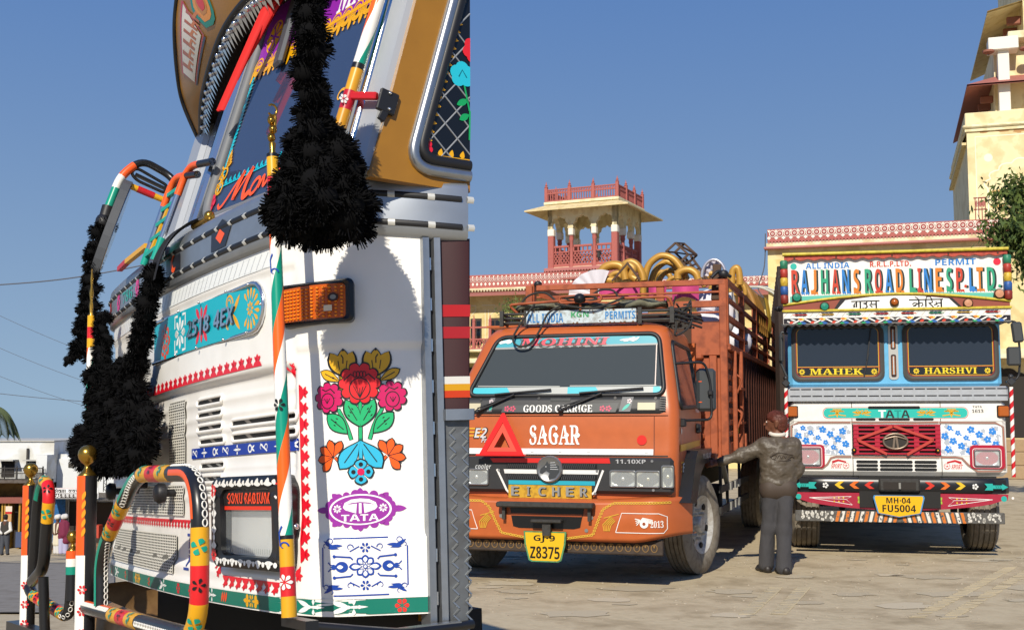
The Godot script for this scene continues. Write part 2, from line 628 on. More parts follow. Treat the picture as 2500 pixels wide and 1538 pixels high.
func tooth_row(art: Art,a: Vector2,b: Vector2,out: Vector2,pitch: float,h: float,col: Color)->void:
	var d:=(b - a).normalized()
	var cnt:=maxi(1,int(round(a.distance_to(b)/pitch)))
	for i in cnt:
		tooth(art,a.lerp(b,(i+0.5)/cnt),d,out,a.distance_to(b)/cnt,h,col)
	art.line([a,b],h*0.16,col)
func bouquet(art: Art)->void:
	var K:=rc("161616")
	var ln:=func(pts: Array,w: float,c: Color)->void:
		var s:=[]
		for i in pts.size() - 1:
			for k in 5:
				s.append((pts[i] as Vector2).cubic_interpolate(pts[i+1],pts[maxi(i - 1,0)],pts[mini(i+2,pts.size() - 1)],k/5.0))
		s.append(pts[-1])
		art.line(s,w+10,K,0); art.line(s,w,c,1)
	for s in [-1.0,1.0]:
		var M:=func(x: float,y: float)->Vector2: return Vector2(x*s,-y)
		ln.call([M.call(128,280),M.call(128,170)],18,rc("d9a514"))
		for c in [[8.0,K,2],[0.0,rc("e0aa18"),3]]:
			var g: float=c[0]
			art.leaf(M.call(105 - g,185+g),M.call(48 - g,20 - g*0.6),86+g*2,c[1],c[2],0.55)
			art.leaf(M.call(110+g,185+g),M.call(200+g,25 - g*0.6),86+g*2,c[1],c[2],0.55)
			art.leaf(M.call(107,190+g),M.call(112,2 - g),92+g*2,c[1],c[2],0.5)
			art.leaf(M.call(135 - g,222+g*0.5),M.call(272+g,148 - g*0.5),62+g*1.6,c[1],c[2],0.6)
		art.line([M.call(112,100),M.call(112,60),M.call(126,40)],8,K,4)
		art.line([M.call(84,80),M.call(92,140)],6,K,4); art.line([M.call(146,80),M.call(136,140)],6,K,4)
		art.line([M.call(150,214),M.call(240,165)],6,K,4)
		art.flower(Vector2(216*s,-330),112,9,K,5,0.22,0.3); art.flower(Vector2(216*s,-330),101,9,rc("c4145c"),6,0.22,0.3)
		art.ring(Vector2(222*s,-352),46,7,K,7,52); art.line([M.call(170,300),M.call(200,270),M.call(235,285),M.call(262,270)],8,K,7)
		for q in 3: art.line([M.call(225,370),M.call(205+q*20,335)],5,K,7)
		ln.call([M.call(150,410),M.call(95,520),M.call(62,620)],20,rc("1fae6c"))
		for c in [[8.0,K,2],[0.0,rc("1fae6c"),3]]:
			var g: float=c[0]
			art.leaf(M.call(2,530+g),M.call(96+g,352 - g),92+g*2,c[1],c[2],0.55)
			art.leaf(M.call(90 - g,575+g),M.call(224+g,445 - g),100+g*2,c[1],c[2],0.55)
		art.line([M.call(22,490),M.call(80,390)],6,K,4); art.line([M.call(112,550),M.call(200,475)],6,K,4)
		for q in 3:
			art.leaf(M.call(45+q*12,420+q*22),M.call(60+q*12,405+q*22),8,K,4)
			art.leaf(M.call(150+q*8,480+q*22),M.call(166+q*8,470+q*22),8,K,4)
		ln.call([M.call(175,735),M.call(120,800)],14,rc("ee5a12"))
		for c in [[8.0,K,2],[0.0,rc("ee5a12"),3]]:
			for q in 5:
				var d: Vector2=Vector2.from_angle(deg_to_rad(118.0 - q*42.0))*(118.0+c[0])
				art.leaf(Vector2(185*s,-735),Vector2(185*s+d.x*s,-735+d.y),50+c[0]*2,c[1],c[2]+(0.0 if c[0]>0 else q*0.02),0.66)
		for q in 4:
			var d: Vector2=Vector2.from_angle(deg_to_rad(97.0 - q*42.0))*104.0
			art.line([Vector2(185*s,-735),Vector2(185*s+d.x*s,-735+d.y)],5,K,4)
		for c in [[8.0,K,2],[0.0,rc("2fb2d6"),3]]:
			art.leaf(M.call(0,628 - c[0]),M.call(140+c[0],812+c[0]),112+c[0]*2,c[1],c[2],0.62)
		art.line([M.call(20,650),M.call(110,775)],7,K,4)
	art.flower(Vector2(0,-238),150,10,K,8,0.2); art.flower(Vector2(0,-238),139,10,rc("dd1f22"),9,0.2)
	art.ring(Vector2(0,-275),70,8,K,10,74)
	art.line([Vector2(-105,-215),Vector2(-60,-175),Vector2(-30,-195),Vector2(0,-178),Vector2(30,-195),Vector2(60,-175),Vector2(105,-215)],9,K,10)
	for q in [-32,-11,11,32]:
		art.leaf(Vector2(q,-196),Vector2(q*0.9,-160),16,rc("dd1f22"),11); art.ring(Vector2(q,-176),10,5,K,12,20)
	for q in 5: art.line([Vector2(0,-338),Vector2((q - 2)*22,-270+absf(q - 2)*8)],5,K,11)
	ln.call([Vector2(0,-360),Vector2(0,-630)],22,rc("1fae6c"))
	ln.call([Vector2(0,-610),Vector2(0,-770)],22,rc("2fb2d6"))
	art.petals(Vector2(0,-838),92,4,K,5,0.5,PI/4 - PI/4,0.0); art.petals(Vector2(0,-838),82,4,rc("2fb2d6"),6,0.46,0.0,0.0)
	for q in 4:
		art.circle(Vector2(0,-838)+Vector2.from_angle(q*PI/2)*50,15,K,7)
	art.circle(Vector2(0,-838),24,rc("d3134f"),8)
func scroll(art: Art,c: Vector2,r: float,dir: float,w: float,col: Color,lay:=0.0)->void:
	var q:=[]
	for i in 15:
		var a:=i/14.0*4.6
		q.append(c+Vector2(cos(a)*dir,sin(a))*r*(1.0 - i/20.0))
	art.line(q,w,col,lay,w*0.4)
func build_near_truck()->void:
	make_plan()
	var bas:=Basis(Vector3(0.86588,0.00428,-0.50023),Vector3(-0.03092,0.99851,-0.04497),Vector3(0.4993,0.0544,0.86472)).orthonormalized()
	var T:=thing("decorated_truck","close white truck with ochre visor, painted flowers, striped poles and brass balls","truck",Transform3D(bas,NEAR_AT))
	var white:=mat("white_paint",rc("f6f4ef"),0.28,0.0,"blotch",1.4)
	var b:=B.new()
	var tmax:=0.232
	b.sheet(190,120,func(x: float,y: float)->Vector3:
		return shell_surf(lerpf(-2.75,tmax,x),lerpf(0.0,0.975,y))[0])
	put("front_panel",b,white,T)
	# ---- lower lip and inner dark body
	b=B.new()
	b.sheet(60,2,func(x: float,y: float)->Vector3:
		var r:=near_surf(lerpf(-2.75,0.3,x),0.0)
		return r[0] - r[1]*0.05*y+Vector3(0,-0.004*y,0))
	b.box(nl(1.08,0.17,-0.16),Vector3(0.2,0.3,2.0))
	b.box(nl(0.5,0.6,-0.3),Vector3(1.3,0.2,0.1)); b.box(nl(1.6,0.6,-0.3),Vector3(1.3,0.2,0.1))
	put("underbody",b,mat("under_black",rc("1b1a19"),0.8),T)
	# ---- belt of bright metal with dashed strips
	b=B.new()
	b.sheet(150,8,func(x: float,y: float)->Vector3:
		var u: float=[0.955,0.966,1.0,1.05,1.09,1.103,1.113,1.116,1.117][int(y*8+0.5)]
		var o: float=[0.002,0.022,0.023,0.023,0.022,0.02,0.008,-0.03,-0.1][int(y*8+0.5)]
		var t:=lerpf(-2.75,0.352+0.03*(u - 1.0),x)
		var r:=near_surf(t,u - 0.02*near_ss(0.0,0.4,t))
		return r[0]+r[1]*o)
	put("belt_trim",b,mat("dull_metal",rc("aab0b8"),0.36,0.75,"blotch",0.6),T)
	for u0 in [1.066,0.992]:
		b=B.new()
		var d:=B.new()
		var line:=func(t: float,o: float)->Vector3:
			var r:=near_surf(t,u0 - 0.022*near_ss(0.0,0.4,t))
			return r[0]+r[1]*(0.024+o)
		b.sheet(150,2,func(x: float,y: float)->Vector3: return line.call(lerpf(-2.6,0.336,x),0.006*sin(PI*y))+Vector3(0,(y - 0.5)*0.016,0))
		put("strip",b,mat("rubber_black",rc("17171a"),0.5),T)
		for i in 30:
			var t:=-2.55+i*0.1
			d.sheet(2,2,func(x: float,y: float)->Vector3: return line.call(t+0.018*x,0.008*sin(PI*y))+Vector3(0,(y - 0.5)*0.018,0))
		stuff(put("strip_dashes",d,mat("silver_dash",rc("c9c9c4"),0.4,0.3),T))
	var belt:=func(t: float,u: float)->Array:
		var r:=near_surf(t,u)
		return [r[0]+r[1]*0.023,r[1]]
	var art:=Art.new()
	art.poly(PackedVector2Array([Vector2(-0.585,1.058),Vector2(-0.50,1.088),Vector2(-0.437,1.056),Vector2(-0.48,1.005),Vector2(-0.588,1.004)]),rc("23252c"))
	art.poly(PackedVector2Array([Vector2(-0.55,1.04),Vector2(-0.518,1.062),Vector2(-0.482,1.042),Vector2(-0.515,1.018)]),rc("f2581c"),1)
	put("belt_emblem",art.mesh(belt,0.03),paint("paint_gloss",0.35),T)
	art=Art.new()
	art.rect(-1.02,1.004,-0.87,1.054,rc("26262b"))
	var mo:=PackedVector2Array()
	for i in 13: mo.append(Vector2(-0.94,1.03)+Vector2.from_angle(PI*0.35+i/12.0*PI*1.4)*0.028)
	for i in 13: mo.append(Vector2(-0.928,1.034)+Vector2.from_angle(PI*1.7 - i/12.0*PI*1.3)*0.019)
	art.poly(mo,rc("f2581c"),1)
	put("belt_emblem",art.mesh(belt,0.03),paint("paint_gloss",0.35),T)
	for q in [[-1.44,"e0348c"],[-1.81,"e0348c"],[-2.02,"b03030"]]:
		art=Art.new(); art.petals(Vector2(q[0],1.03),0.034,6,rc(q[1]))
		put("belt_flower",art.mesh(belt,0.06),paint("paint_gloss"),T)
	art=Art.new(); art.text("786",-1.72,1.01,-1.53,1.052,rc("22a596"),0,1)
	put("belt_number",art.mesh(belt,0.06),paint("paint_gloss"),T)
	# ---- reflective white tape under the belt
	art=Art.new()
	art.rect(-2.0,0.905,-0.2,0.95,rc("e9ecea"))
	for i in 46:
		art.line([Vector2(-1.98+i*0.038,0.908),Vector2(-1.945+i*0.038,0.948)],0.0025,rc("c8ccd0"),1)
	put("reflective_tape",art.mesh(shell_surf,0.06),paint("paint_gloss"),T)
	# ---- name plate with its metal rim
	art=Art.new()
	var plate:=PackedVector2Array([Vector2(-1.25,0.742),Vector2(-1.25,0.876),Vector2(-0.36,0.876)])
	for i in 9: plate.append(Vector2(-0.333,0.809)+Vector2.from_angle(PI/2 - PI*i/8.0)*0.067)
	plate.append(Vector2(-0.36,0.742))
	art.poly(plate,rc("14adbd"))
	for k in 12:
		var an:=-PI*0.72+k*TAU*0.72/11.0
		art.leaf(Vector2(-0.352,0.809)+Vector2.from_angle(an)*0.024,Vector2(-0.352,0.809)+Vector2.from_angle(an)*0.06,0.012,rc("e5a817"),1,0.7)
	art.petals(Vector2(-0.352,0.809),0.022,8,rc("e5a817"),1,0.2)
	for s in [-1.0,1.0]:
		scroll(art,Vector2(-0.5,0.809+s*0.03),0.032,1.0,0.008,rc("e5a817"),1)
		scroll(art,Vector2(-0.5,0.809+s*0.03),0.018,1.0,0.005,rc("e5a817"),1)
		art.leaf(Vector2(-0.47,0.809),Vector2(-0.42,0.809+s*0.05),0.016,rc("e5a817"),1)
		for k in 3: art.leaf(Vector2(-0.72,0.809),Vector2(-0.72+(k - 1)*0.05,0.809+s*0.055),0.02,rc("dc2b3f"),1,0.7)
		for k in 2:
			var x:=-0.93+(k*2 - 1)*0.055
			art.line([Vector2(x,0.809+s*0.018),Vector2(x,0.809+s*0.056),Vector2(x+0.03*(1 - k*2),0.809+s*0.056)],0.009,rc("eef2ee"),1)
			art.leaf(Vector2(x,0.809),Vector2(x+0.04*(1 - k*2),0.809),0.026,rc("eef2ee"),1)
	art.petals(Vector2(-0.93,0.809),0.052,8,rc("eef2ee"),1,0.18)
	art.flower(Vector2(-1.1,0.8),0.058,8,rc("e24a26"),1,0.3); art.flower(Vector2(-1.1,0.8),0.044,8,rc("14adbd"),2,0.3); art.petals(Vector2(-1.1,0.8),0.036,8,rc("e24a26"),3,0.2)
	put("name_plate",art.mesh(shell_surf,0.05,0.005),paint("paint_gloss"),T)
	var rim:=PackedVector3Array()
	for p in plate.slice(1): rim.append(shell_surf(p.x,p.y)[0]+shell_surf(p.x,p.y)[1]*0.006)
	rim.append(shell_surf(-1.25,0.742)[0]+shell_surf(-1.25,0.742)[1]*0.006)
	b=B.new(); b.tube(resample(rim,0.05),0.0075,8)
	put("plate_rim",b,mat("chrome",rc("d5d8dc"),0.16,0.95),T)
	b=B.new()
	for q in [[-1.1,0.876],[-0.92,0.876],[-0.72,0.876],[-0.5,0.876],[-0.35,0.874],[-0.27,0.81],[-0.36,0.743],[-0.52,0.742],[-0.74,0.742],[-0.95,0.742]]:
		b.ball(shell_surf(q[0],q[1])[0]+shell_surf(q[0],q[1])[1]*0.014,Vector3.ONE*0.0045,6)
	stuff(put("rivets",b,mats["chrome"],T))
	art=Art.new(); art.text("2518",-0.84,0.782,-0.64,0.833,rc("b8bcc0"),0,0,0.15)
	put("badge_number",art.mesh(shell_surf,0.04,0.012),mats["chrome"],T)
	art=Art.new(); art.text("4EX",-0.6,0.782,-0.452,0.833,rc("b8bcc0"),0,0,0.15)
	put("badge_letters",art.mesh(shell_surf,0.04,0.012),mats["chrome"],T)
	art=Art.new(); art.text("2518 4EX",-0.837,0.779,-0.449,0.83,rc("3a3e44"),0,0,0.15)
	put("badge_edge",art.mesh(shell_surf,0.04,0.008),paint("paint_gloss"),T)
	# ---- grille slots, each with a rolled lip
	var slots:=[]
	for q in [[-0.82,-0.607,0.59,0.568],[-0.82,-0.607,0.551,0.53],[-0.82,-0.606,0.511,0.49],[-0.805,-0.592,0.471,0.45],[-0.79,-0.587,0.399,0.377],[-0.785,-0.586,0.359,0.338],[-0.785,-0.586,0.32,0.3],[-0.785,-0.586,0.281,0.261],[-0.537,-0.118,0.513,0.491],[-0.532,-0.118,0.473,0.451]]: slots.append(q)
	for q in [[-1.95,-1.72],[-1.67,-1.25]]:
		for k in 4: slots.append([q[0],q[1],0.59 - k*0.04,0.568 - k*0.04])
	for q in slots:
		art=Art.new()
		var rr:=rrect(q[0],q[3],q[1],q[2],0.0105)
		art.poly(rr,rc("141312"))
		if q[1]>-1.0 and q[2]>0.44:
			art.poly(PackedVector2Array([Vector2(q[0]+0.08,q[2] - 0.003),Vector2(q[0]+0.11,q[2] - 0.003),Vector2(q[0]+0.15,q[3]+0.003),Vector2(q[0]+0.12,q[3]+0.003)]),rc("6b6660"),1)
		elif q[1]>-1.0:
			for k in 2: art.poly(PackedVector2Array([Vector2(q[0]+0.03+k*0.08,q[2] - 0.003),Vector2(q[0]+0.06+k*0.08,q[2] - 0.003),Vector2(q[0]+0.12+k*0.08,q[3]+0.003),Vector2(q[0]+0.09+k*0.08,q[3]+0.003)]),rc("7b7a76"),1)
		put("vent_slot",art.mesh(shell_surf,0.05,0.001),paint("matt_paint",0.9),T)
		var lip:=PackedVector3Array()
		for p in rr: lip.append(shell_surf(p.x,p.y)[0]+shell_surf(p.x,p.y)[1]*0.002)
		b=B.new(); b.tube(resample(lip,0.06),0.0055,6,true)
		put("slot_lip",b,white,T)
	# ---- radiator mesh panels
	for q in [[-2.03,-0.99,0.064,0.18],[-1.75,-0.92,0.243,0.333],[-1.12,-0.94,0.38,0.6]]:
		art=Art.new()
		art.poly(rrect(q[0],q[2],q[1],q[3],0.012),rc("6d6b64"))
		var g:=rc("dedbd0")
		var cnt:=int((q[1] - q[0])/0.021)
		for i in cnt+1: art.line([Vector2(lerpf(q[0],q[1],float(i)/cnt),q[2]),Vector2(lerpf(q[0],q[1],float(i)/cnt),q[3])],0.006,g,1)
		cnt=int((q[3] - q[2])/0.0085)
		for i in cnt+1: art.line([Vector2(q[0],lerpf(q[2],q[3],float(i)/cnt)),Vector2(q[1],lerpf(q[2],q[3],float(i)/cnt))],0.0036,g,2)
		put("radiator_mesh",art.mesh(shell_surf,0.022,0.005,0.0012),paint("matt_paint"),T)
	# ---- red tooth borders
	art=Art.new()
	var red:=rc("dc1c2c")
	tooth_row(art,Vector2(-1.9,0.632),Vector2(-0.29,0.648),Vector2(0,1),0.052,0.03,red)
	tooth_row(art,Vector2(-0.2,0.64),Vector2(-0.13,0.6),Vector2(0.5,0.86),0.045,0.03,red)
	tooth_row(art,Vector2(-0.11,0.58),Vector2(-0.098,0.13),Vector2(1,0),0.04,0.03,red)
	tooth_row(art,Vector2(-0.1,0.12),Vector2(-0.17,0.078),Vector2(0.55,-0.83),0.04,0.028,red)
	tooth_row(art,Vector2(-0.19,0.075),Vector2(-0.55,0.078),Vector2(0,-1),0.045,0.028,red)
	tooth_row(art,Vector2(-0.565,0.085),Vector2(-0.615,0.13),Vector2(-0.6,-0.8),0.04,0.026,red)
	tooth_row(art,Vector2(-0.62,0.14),Vector2(-0.635,0.25),Vector2(-1,0),0.04,0.026,red)
	tooth_row(art,Vector2(-1.95,0.226),Vector2(-0.83,0.226),Vector2(0,-1),0.034,0.024,red)
	put("red_border",art.mesh(shell_surf,0.05),paint("paint_gloss"),T)
	# ---- blue ornamental band across the grille
	art=Art.new()
	art.rect(-0.878,0.412,-0.112,0.443,rc("16399a"))
	var wh:=rc("eef0ee")
	for i in 9:
		var c:=Vector2(-0.845+i*0.088,0.4275)
		match i % 3:
			0:
				scroll(art,c+Vector2(-0.016,0.0),0.011,1.0,0.004,wh,1); scroll(art,c+Vector2(0.016,0.0),0.011,-1.0,0.004,wh,1)
				art.line([c+Vector2(-0.02,0.01),c+Vector2(0.02,-0.01)],0.005,wh,1)
			1: art.petals(c,0.014,4,wh,1,0.3); art.leaf(c - Vector2(0.028,0),c+Vector2(0.028,0),0.006,wh,1)
			2: art.ring(c,0.011,0.005,wh,1,0.0095); art.leaf(c+Vector2(0.01,0),c+Vector2(0.03,0.008),0.006,wh,1); art.leaf(c+Vector2(0.01,0),c+Vector2(0.03,-0.008),0.006,wh,1)
	put("blue_band",art.mesh(shell_surf,0.06,0.004),paint("paint_gloss"),T)
	art=Art.new()
	var blue:=rc("1a429c")
	for s in [-1.0,1.0]:
		art.line([Vector2(-0.89,0.133+s*0.05),Vector2(-0.84,0.133+s*0.05)],0.008,blue)
		art.leaf(Vector2(-0.866,0.133),Vector2(-0.866,0.133+s*0.045),0.02,blue)
		art.leaf(Vector2(-0.88,0.133+s*0.01),Vector2(-0.84,0.133+s*0.02),0.01,blue)
	art.circle(Vector2(-0.866,0.133),0.011,wh,1); art.circle(Vector2(-0.866,0.133),0.006,blue,2)
	put("blue_ornament",art.mesh(shell_surf,0.06),paint("paint_gloss"),T)
	# ---- green skirt stripe with flowers
	art=Art.new()
	art.rect(-2.1,0.004,0.231,0.041,rc("0d7461"))
	art.rect(-2.1,0.041,0.231,0.044,rc("f0efe9"),0.5)
	for q in [[-2.0,"c92a2c",0],[-1.87,"e8eae6",1],[-1.68,"e24a26",0],[-1.46,"e5a817",2],[-1.28,"e24a26",0],[-1.1,"e8eae6",1],[-0.92,"dc1c2c",3],[-0.8,"dc1c2c",3],[-0.635,"e8eae6",1],[-0.525,"e8502a",4],[-0.34,"e5a817",2],[-0.075,"e8eae6",1],[0.03,"e8eae6",1],[0.168,"e0342c",3]]:
		var c:=Vector2(q[0],0.0225); var co:=rc(q[1])
		match q[2]:
			0: art.petals(c,0.016,5,co,1,0.3)
			1:
				art.petals(c+Vector2(0.02,0),0.019,4,co,1,0.24); art.leaf(c+Vector2(0.01,0),c+Vector2(-0.035,0.014),0.012,co,1); art.leaf(c+Vector2(0.01,0),c+Vector2(-0.035,-0.014),0.012,co,1); art.leaf(c,c+Vector2(0.055,0),0.007,co,1)
			2:
				art.petals(c,0.018,6,co,1,0.24)
				for s in [-1.0,1.0]:
					art.circle(c+Vector2(s*0.026,0.009),0.008,co,1); art.circle(c+Vector2(s*0.026,-0.009),0.008,co,1); art.leaf(c,c+Vector2(s*0.05,0),0.012,co,1,0.7)
			3: art.petals(c,0.018,6,co,1,0.3)
			4:
				for k in 3: art.leaf(c+Vector2(-0.018+k*0.014,-0.015),c+Vector2(-0.006+k*0.014,0.015),0.011,co,1)
	put("skirt_stripe",art.mesh(shell_surf,0.05,0.002),paint("paint_gloss"),T)
	# ---- bouquet, emblem and blue panel on the corner
	art=Art.new().at(Vector2(0.071,0.662),Vector2(0.00037,0.00037))
	bouquet(art)
	put("flower_bouquet",art.mesh(shell_surf,0.03,0.0015,0.0004),paint("paint_gloss"),T)
	art=Art.new().at(Vector2(0.068,0.259),Vector2(0.00037,0.00036))
	var pu:=rc("94309a")
	for i in 22:
		var a:=TAU*i/22.0
		var c:=Vector2(cos(a)*222,sin(a)*108)
		art.circle(c,30 if i % 2==0 else 24,pu,0)
	for i in 8:
		var a:=TAU*i/8.0
		art.leaf(Vector2(cos(a)*200,sin(a)*95),Vector2(cos(a)*(312 if i % 4==0 else 272),sin(a)*(150 if i % 4==2 else 158)),44,pu,0)
	art.circle(Vector2.ZERO,228,pu,0.5,112,36)
	art.circle(Vector2.ZERO,212,wh,1,106,36); art.circle(Vector2.ZERO,198,pu,2,96,36)
	art.poly(PackedVector2Array([Vector2(-116,16),Vector2(-104,48),Vector2(-60,70),Vector2(0,76),Vector2(60,70),Vector2(104,48),Vector2(116,16),Vector2(100,-2),Vector2(28,-26),Vector2(22,42),Vector2(74,36),Vector2(104,28),Vector2(60,46),Vector2(0,52),Vector2(-60,46),Vector2(-104,28),Vector2(-74,36),Vector2(-22,42),Vector2(-28,-26),Vector2(-100,-2)]),wh,3)
	art.rect(-9,-26,9,44,wh,3)
	art.text("TATA",-128,-78,124,-32,wh,3)
	for s in [-1.0,1.0]: art.petals(Vector2(154*s,8),30,8,wh,3,0.2)
	put("oval_emblem",art.mesh(shell_surf,0.03,0.0015,0.0004),paint("paint_gloss"),T)
	art=Art.new().at(Vector2(0.079,0.12),Vector2(0.00036,0.00037))
	for s in [-1.0,1.0]:
		art.line([Vector2(-215,188*s),Vector2(160*s*s,188*s),Vector2(215,188*s)].slice(0,2),9,blue)
		art.line([Vector2(290*s,130),Vector2(290*s,-130)],9,blue)
		for q in [-1.0,1.0]:
			var c:=Vector2(262*s,162*q)
			scroll(art,c+Vector2(-30*s,6*q),26,s,8,blue); scroll(art,c+Vector2(8*s,-26*q),24,-s,8,blue)
			for k in 3: art.leaf(Vector2(170*s,118*q),c+Vector2(-10*s+k*16*s,-34*q+k*22*q),17,blue,0,0.7)
			art.leaf(Vector2(150*s,140*q),Vector2(240*s,140*q),20,blue)
			scroll(art,Vector2(105*s,126*q),26,-s,8,blue); art.line([Vector2(105*s,100*q),Vector2(62*s,122*q),Vector2(40*s,134*q)],8,blue)
			art.line([Vector2(84*s,46*q),Vector2(100*s,62*q),Vector2(205*s,70*q)],11,blue); art.circle(Vector2(208*s,70*q),11,blue)
			art.line([Vector2(205*s,14*q),Vector2(232*s,12*q),Vector2(250*s,30*q)],8,blue)
		art.petals(Vector2(0,124*s),36,6,blue,0,0.24)
		art.circle(Vector2(158*s,0),42,blue,0,36); art.leaf(Vector2(140*s,0),Vector2(238*s,0),36,blue,0,0.3)
		art.leaf(Vector2(148*s,0),Vector2(190*s,0),26,wh,1)
	for k in 8:
		var a:=TAU*k/8.0
		art.leaf(Vector2.from_angle(a)*18,Vector2.from_angle(a)*(112 if k % 4==0 else 78),50,blue,0,0.6); art.leaf(Vector2.from_angle(a)*26,Vector2.from_angle(a)*(94 if k % 4==0 else 64),28,wh,1,0.6)
	art.circle(Vector2.ZERO,16,blue,2); art.circle(Vector2.ZERO,9,wh,3)
	put("blue_scroll_panel",art.mesh(shell_surf,0.03,0.0015,0.0004),paint("paint_gloss"),T)
	build_near_lamps(T)
	build_near_side(T)
	build_near_cabin(T)
	build_near_bars(T)
func ring_on(b: B,surf: Callable,outer: PackedVector2Array,inner: PackedVector2Array,h0: float,h1: float)->void:
	var m:=outer.size()
	for i in m:
		var j:=(i+1) % m
		var A=surf.call(outer[i].x,outer[i].y); var C=surf.call(outer[j].x,outer[j].y)
		var D=surf.call(inner[i].x,inner[i].y); var E=surf.call(inner[j].x,inner[j].y)
		var a1: Vector3=A[0]+A[1]*h1; var c1: Vector3=C[0]+C[1]*h1; var d1: Vector3=D[0]+D[1]*h1; var e1: Vector3=E[0]+E[1]*h1
		var mid:=func(p: Vector3,q: Vector3,up: Vector3)->Vector3: return (p+q)*0.5+up*0.004
		b.quad(A[0]+A[1]*h0,C[0]+C[1]*h0,c1,a1)
		b.quad(a1,c1,mid.call(c1,e1,C[1]),mid.call(a1,d1,A[1])); b.quad(mid.call(a1,d1,A[1]),mid.call(c1,e1,C[1]),e1,d1)
		b.quad(d1,e1,E[0]+E[1]*h0,D[0]+D[1]*h0)
func build_near_lamps(T: Node3D)->void:
	var b:=B.new()
	ring_on(b,shell_surf,rrect(-0.555,0.108,-0.112,0.352,0.05,8),rrect(-0.487,0.14,-0.18,0.318,0.028,8),0.0,0.045)
	put("headlight_bezel",b,mat("bezel_black",rc("17171a"),0.32),T)
	var art:=Art.new()
	art.poly(rrect(-0.49,0.137,-0.178,0.32,0.03),rc("c9ccc8"))
	art.poly(rrect(-0.44,0.165,-0.25,0.262,0.03),rc("e4e6e2"),0.6)
	art.poly(PackedVector2Array([Vector2(-0.49,0.14),Vector2(-0.46,0.14),Vector2(-0.45,0.27),Vector2(-0.47,0.29),Vector2(-0.49,0.29)]),rc("7d8078"),1)
	put("headlight_reflector",art.mesh(shell_surf,0.06,0.012),mat("reflector",rc("e4e6e4"),0.32,0.45,"",1.0),T)
	art=Art.new()
	art.poly(rrect(-0.485,0.143,-0.182,0.316,0.028),rc("ffffff"))
	var glass:=mat("lamp_glass",Color(0.92,0.95,0.95,0.16),0.06)
	glass.transparency=BaseMaterial3D.TRANSPARENCY_ALPHA
	put("headlight_lens",art.mesh(shell_surf,0.06,0.03),glass,T)
	art=Art.new()
	art.rect(-0.484,0.272,-0.184,0.315,rc("2a2623"))
	art.rect(-0.484,0.262,-0.184,0.272,rc("e0341c"))
	art.text("SONU RADIUM",-0.452,0.278,-0.2,0.308,rc("ec4a22"),5,0)
	for i in 24: art.line([Vector2(-0.47+i*0.012,0.148),Vector2(-0.47+i*0.012,0.162)],0.003,rc("9aa09c"),1)
	put("lens_sticker",art.mesh(shell_surf,0.025,0.035),paint("paint_gloss"),T)
	art=Art.new()
	var w:=rc("ecece8")
	for i in 7:
		var x:=-0.5+i*0.052
		for q in [[0.334,1.0],[0.124,-1.0]]:
			art.leaf(Vector2(x,q[0] - 0.009*q[1]),Vector2(x,q[0]+0.012*q[1]),0.018,w); art.leaf(Vector2(x - 0.02,q[0] - 0.004*q[1]),Vector2(x+0.02,q[0] - 0.004*q[1]),0.012,w); art.circle(Vector2(x+0.026,q[0]),0.007,w)
	for i in 4:
		var y:=0.165+i*0.044
		for q in [[-0.523,-1.0],[-0.143,1.0]]:
			art.leaf(Vector2(q[0] - 0.018*q[1],y),Vector2(q[0]+0.018*q[1],y),0.02,w); art.leaf(Vector2(q[0],y - 0.016),Vector2(q[0],y+0.016),0.014,w); art.circle(Vector2(q[0],y+0.022),0.008,w)
	for q in [[-0.525,0.315],[-0.522,0.14],[-0.142,0.318]]: art.petals(Vector2(q[0],q[1]),0.019,8,rc("dc2a2c"),1,0.24)
	put("bezel_ornament",art.mesh(shell_surf,0.05,0.0505),paint("paint_gloss"),T)
	b=B.new()
	ring_on(b,shell_surf,rrect(-0.16,0.728,0.062,0.838,0.014,5),rrect(-0.148,0.737,0.044,0.828,0.01,5),0.0,0.036)
	put("side_lamp_housing",b,mat("bezel_black"),T)
	art=Art.new(); art.poly(rrect(-0.148,0.738,0.043,0.825,0.01),rc("d86a0c"))
	put("side_lamp_lens",art.mesh(shell_surf,0.03,0.036),mat("amber",rc("d4620a"),0.12,0.0,"fine",0.12,"bumpfine",0.6),T)
	b=B.new()
	for i in 15:
		for k in 9:
			var r:=shell_surf(-0.14+i*0.0125,0.744+k*0.009)
			b.box(r[0]+r[1]*0.038,Vector3(0.0075,0.005,0.0075),Basis(r[1],Vector3.UP,r[1].cross(Vector3.UP)),0.002)
	stuff(put("lens_ribs",b,mat("amber_light",rc("f08a1a"),0.15),T))
	art=Art.new()
	art.circle(Vector2(0.018,0.79),0.011,rc("3a1a08")); art.circle(Vector2(0.018,0.79),0.006,rc("8a8a86"),1); art.rect(0.0,0.755,0.016,0.77,rc("e4d4b8"),1)
	put("lens_screw",art.mesh(shell_surf,0.05,0.043),paint("paint_gloss"),T)
	b=B.new()
	for q in [[-0.115,0.22]]:
		var r:=shell_surf(q[0],q[1])
		b.ball(r[0]+r[1]*0.012,Vector3.ONE*0.009,8)
	put("screw",b,mats["chrome"],T)
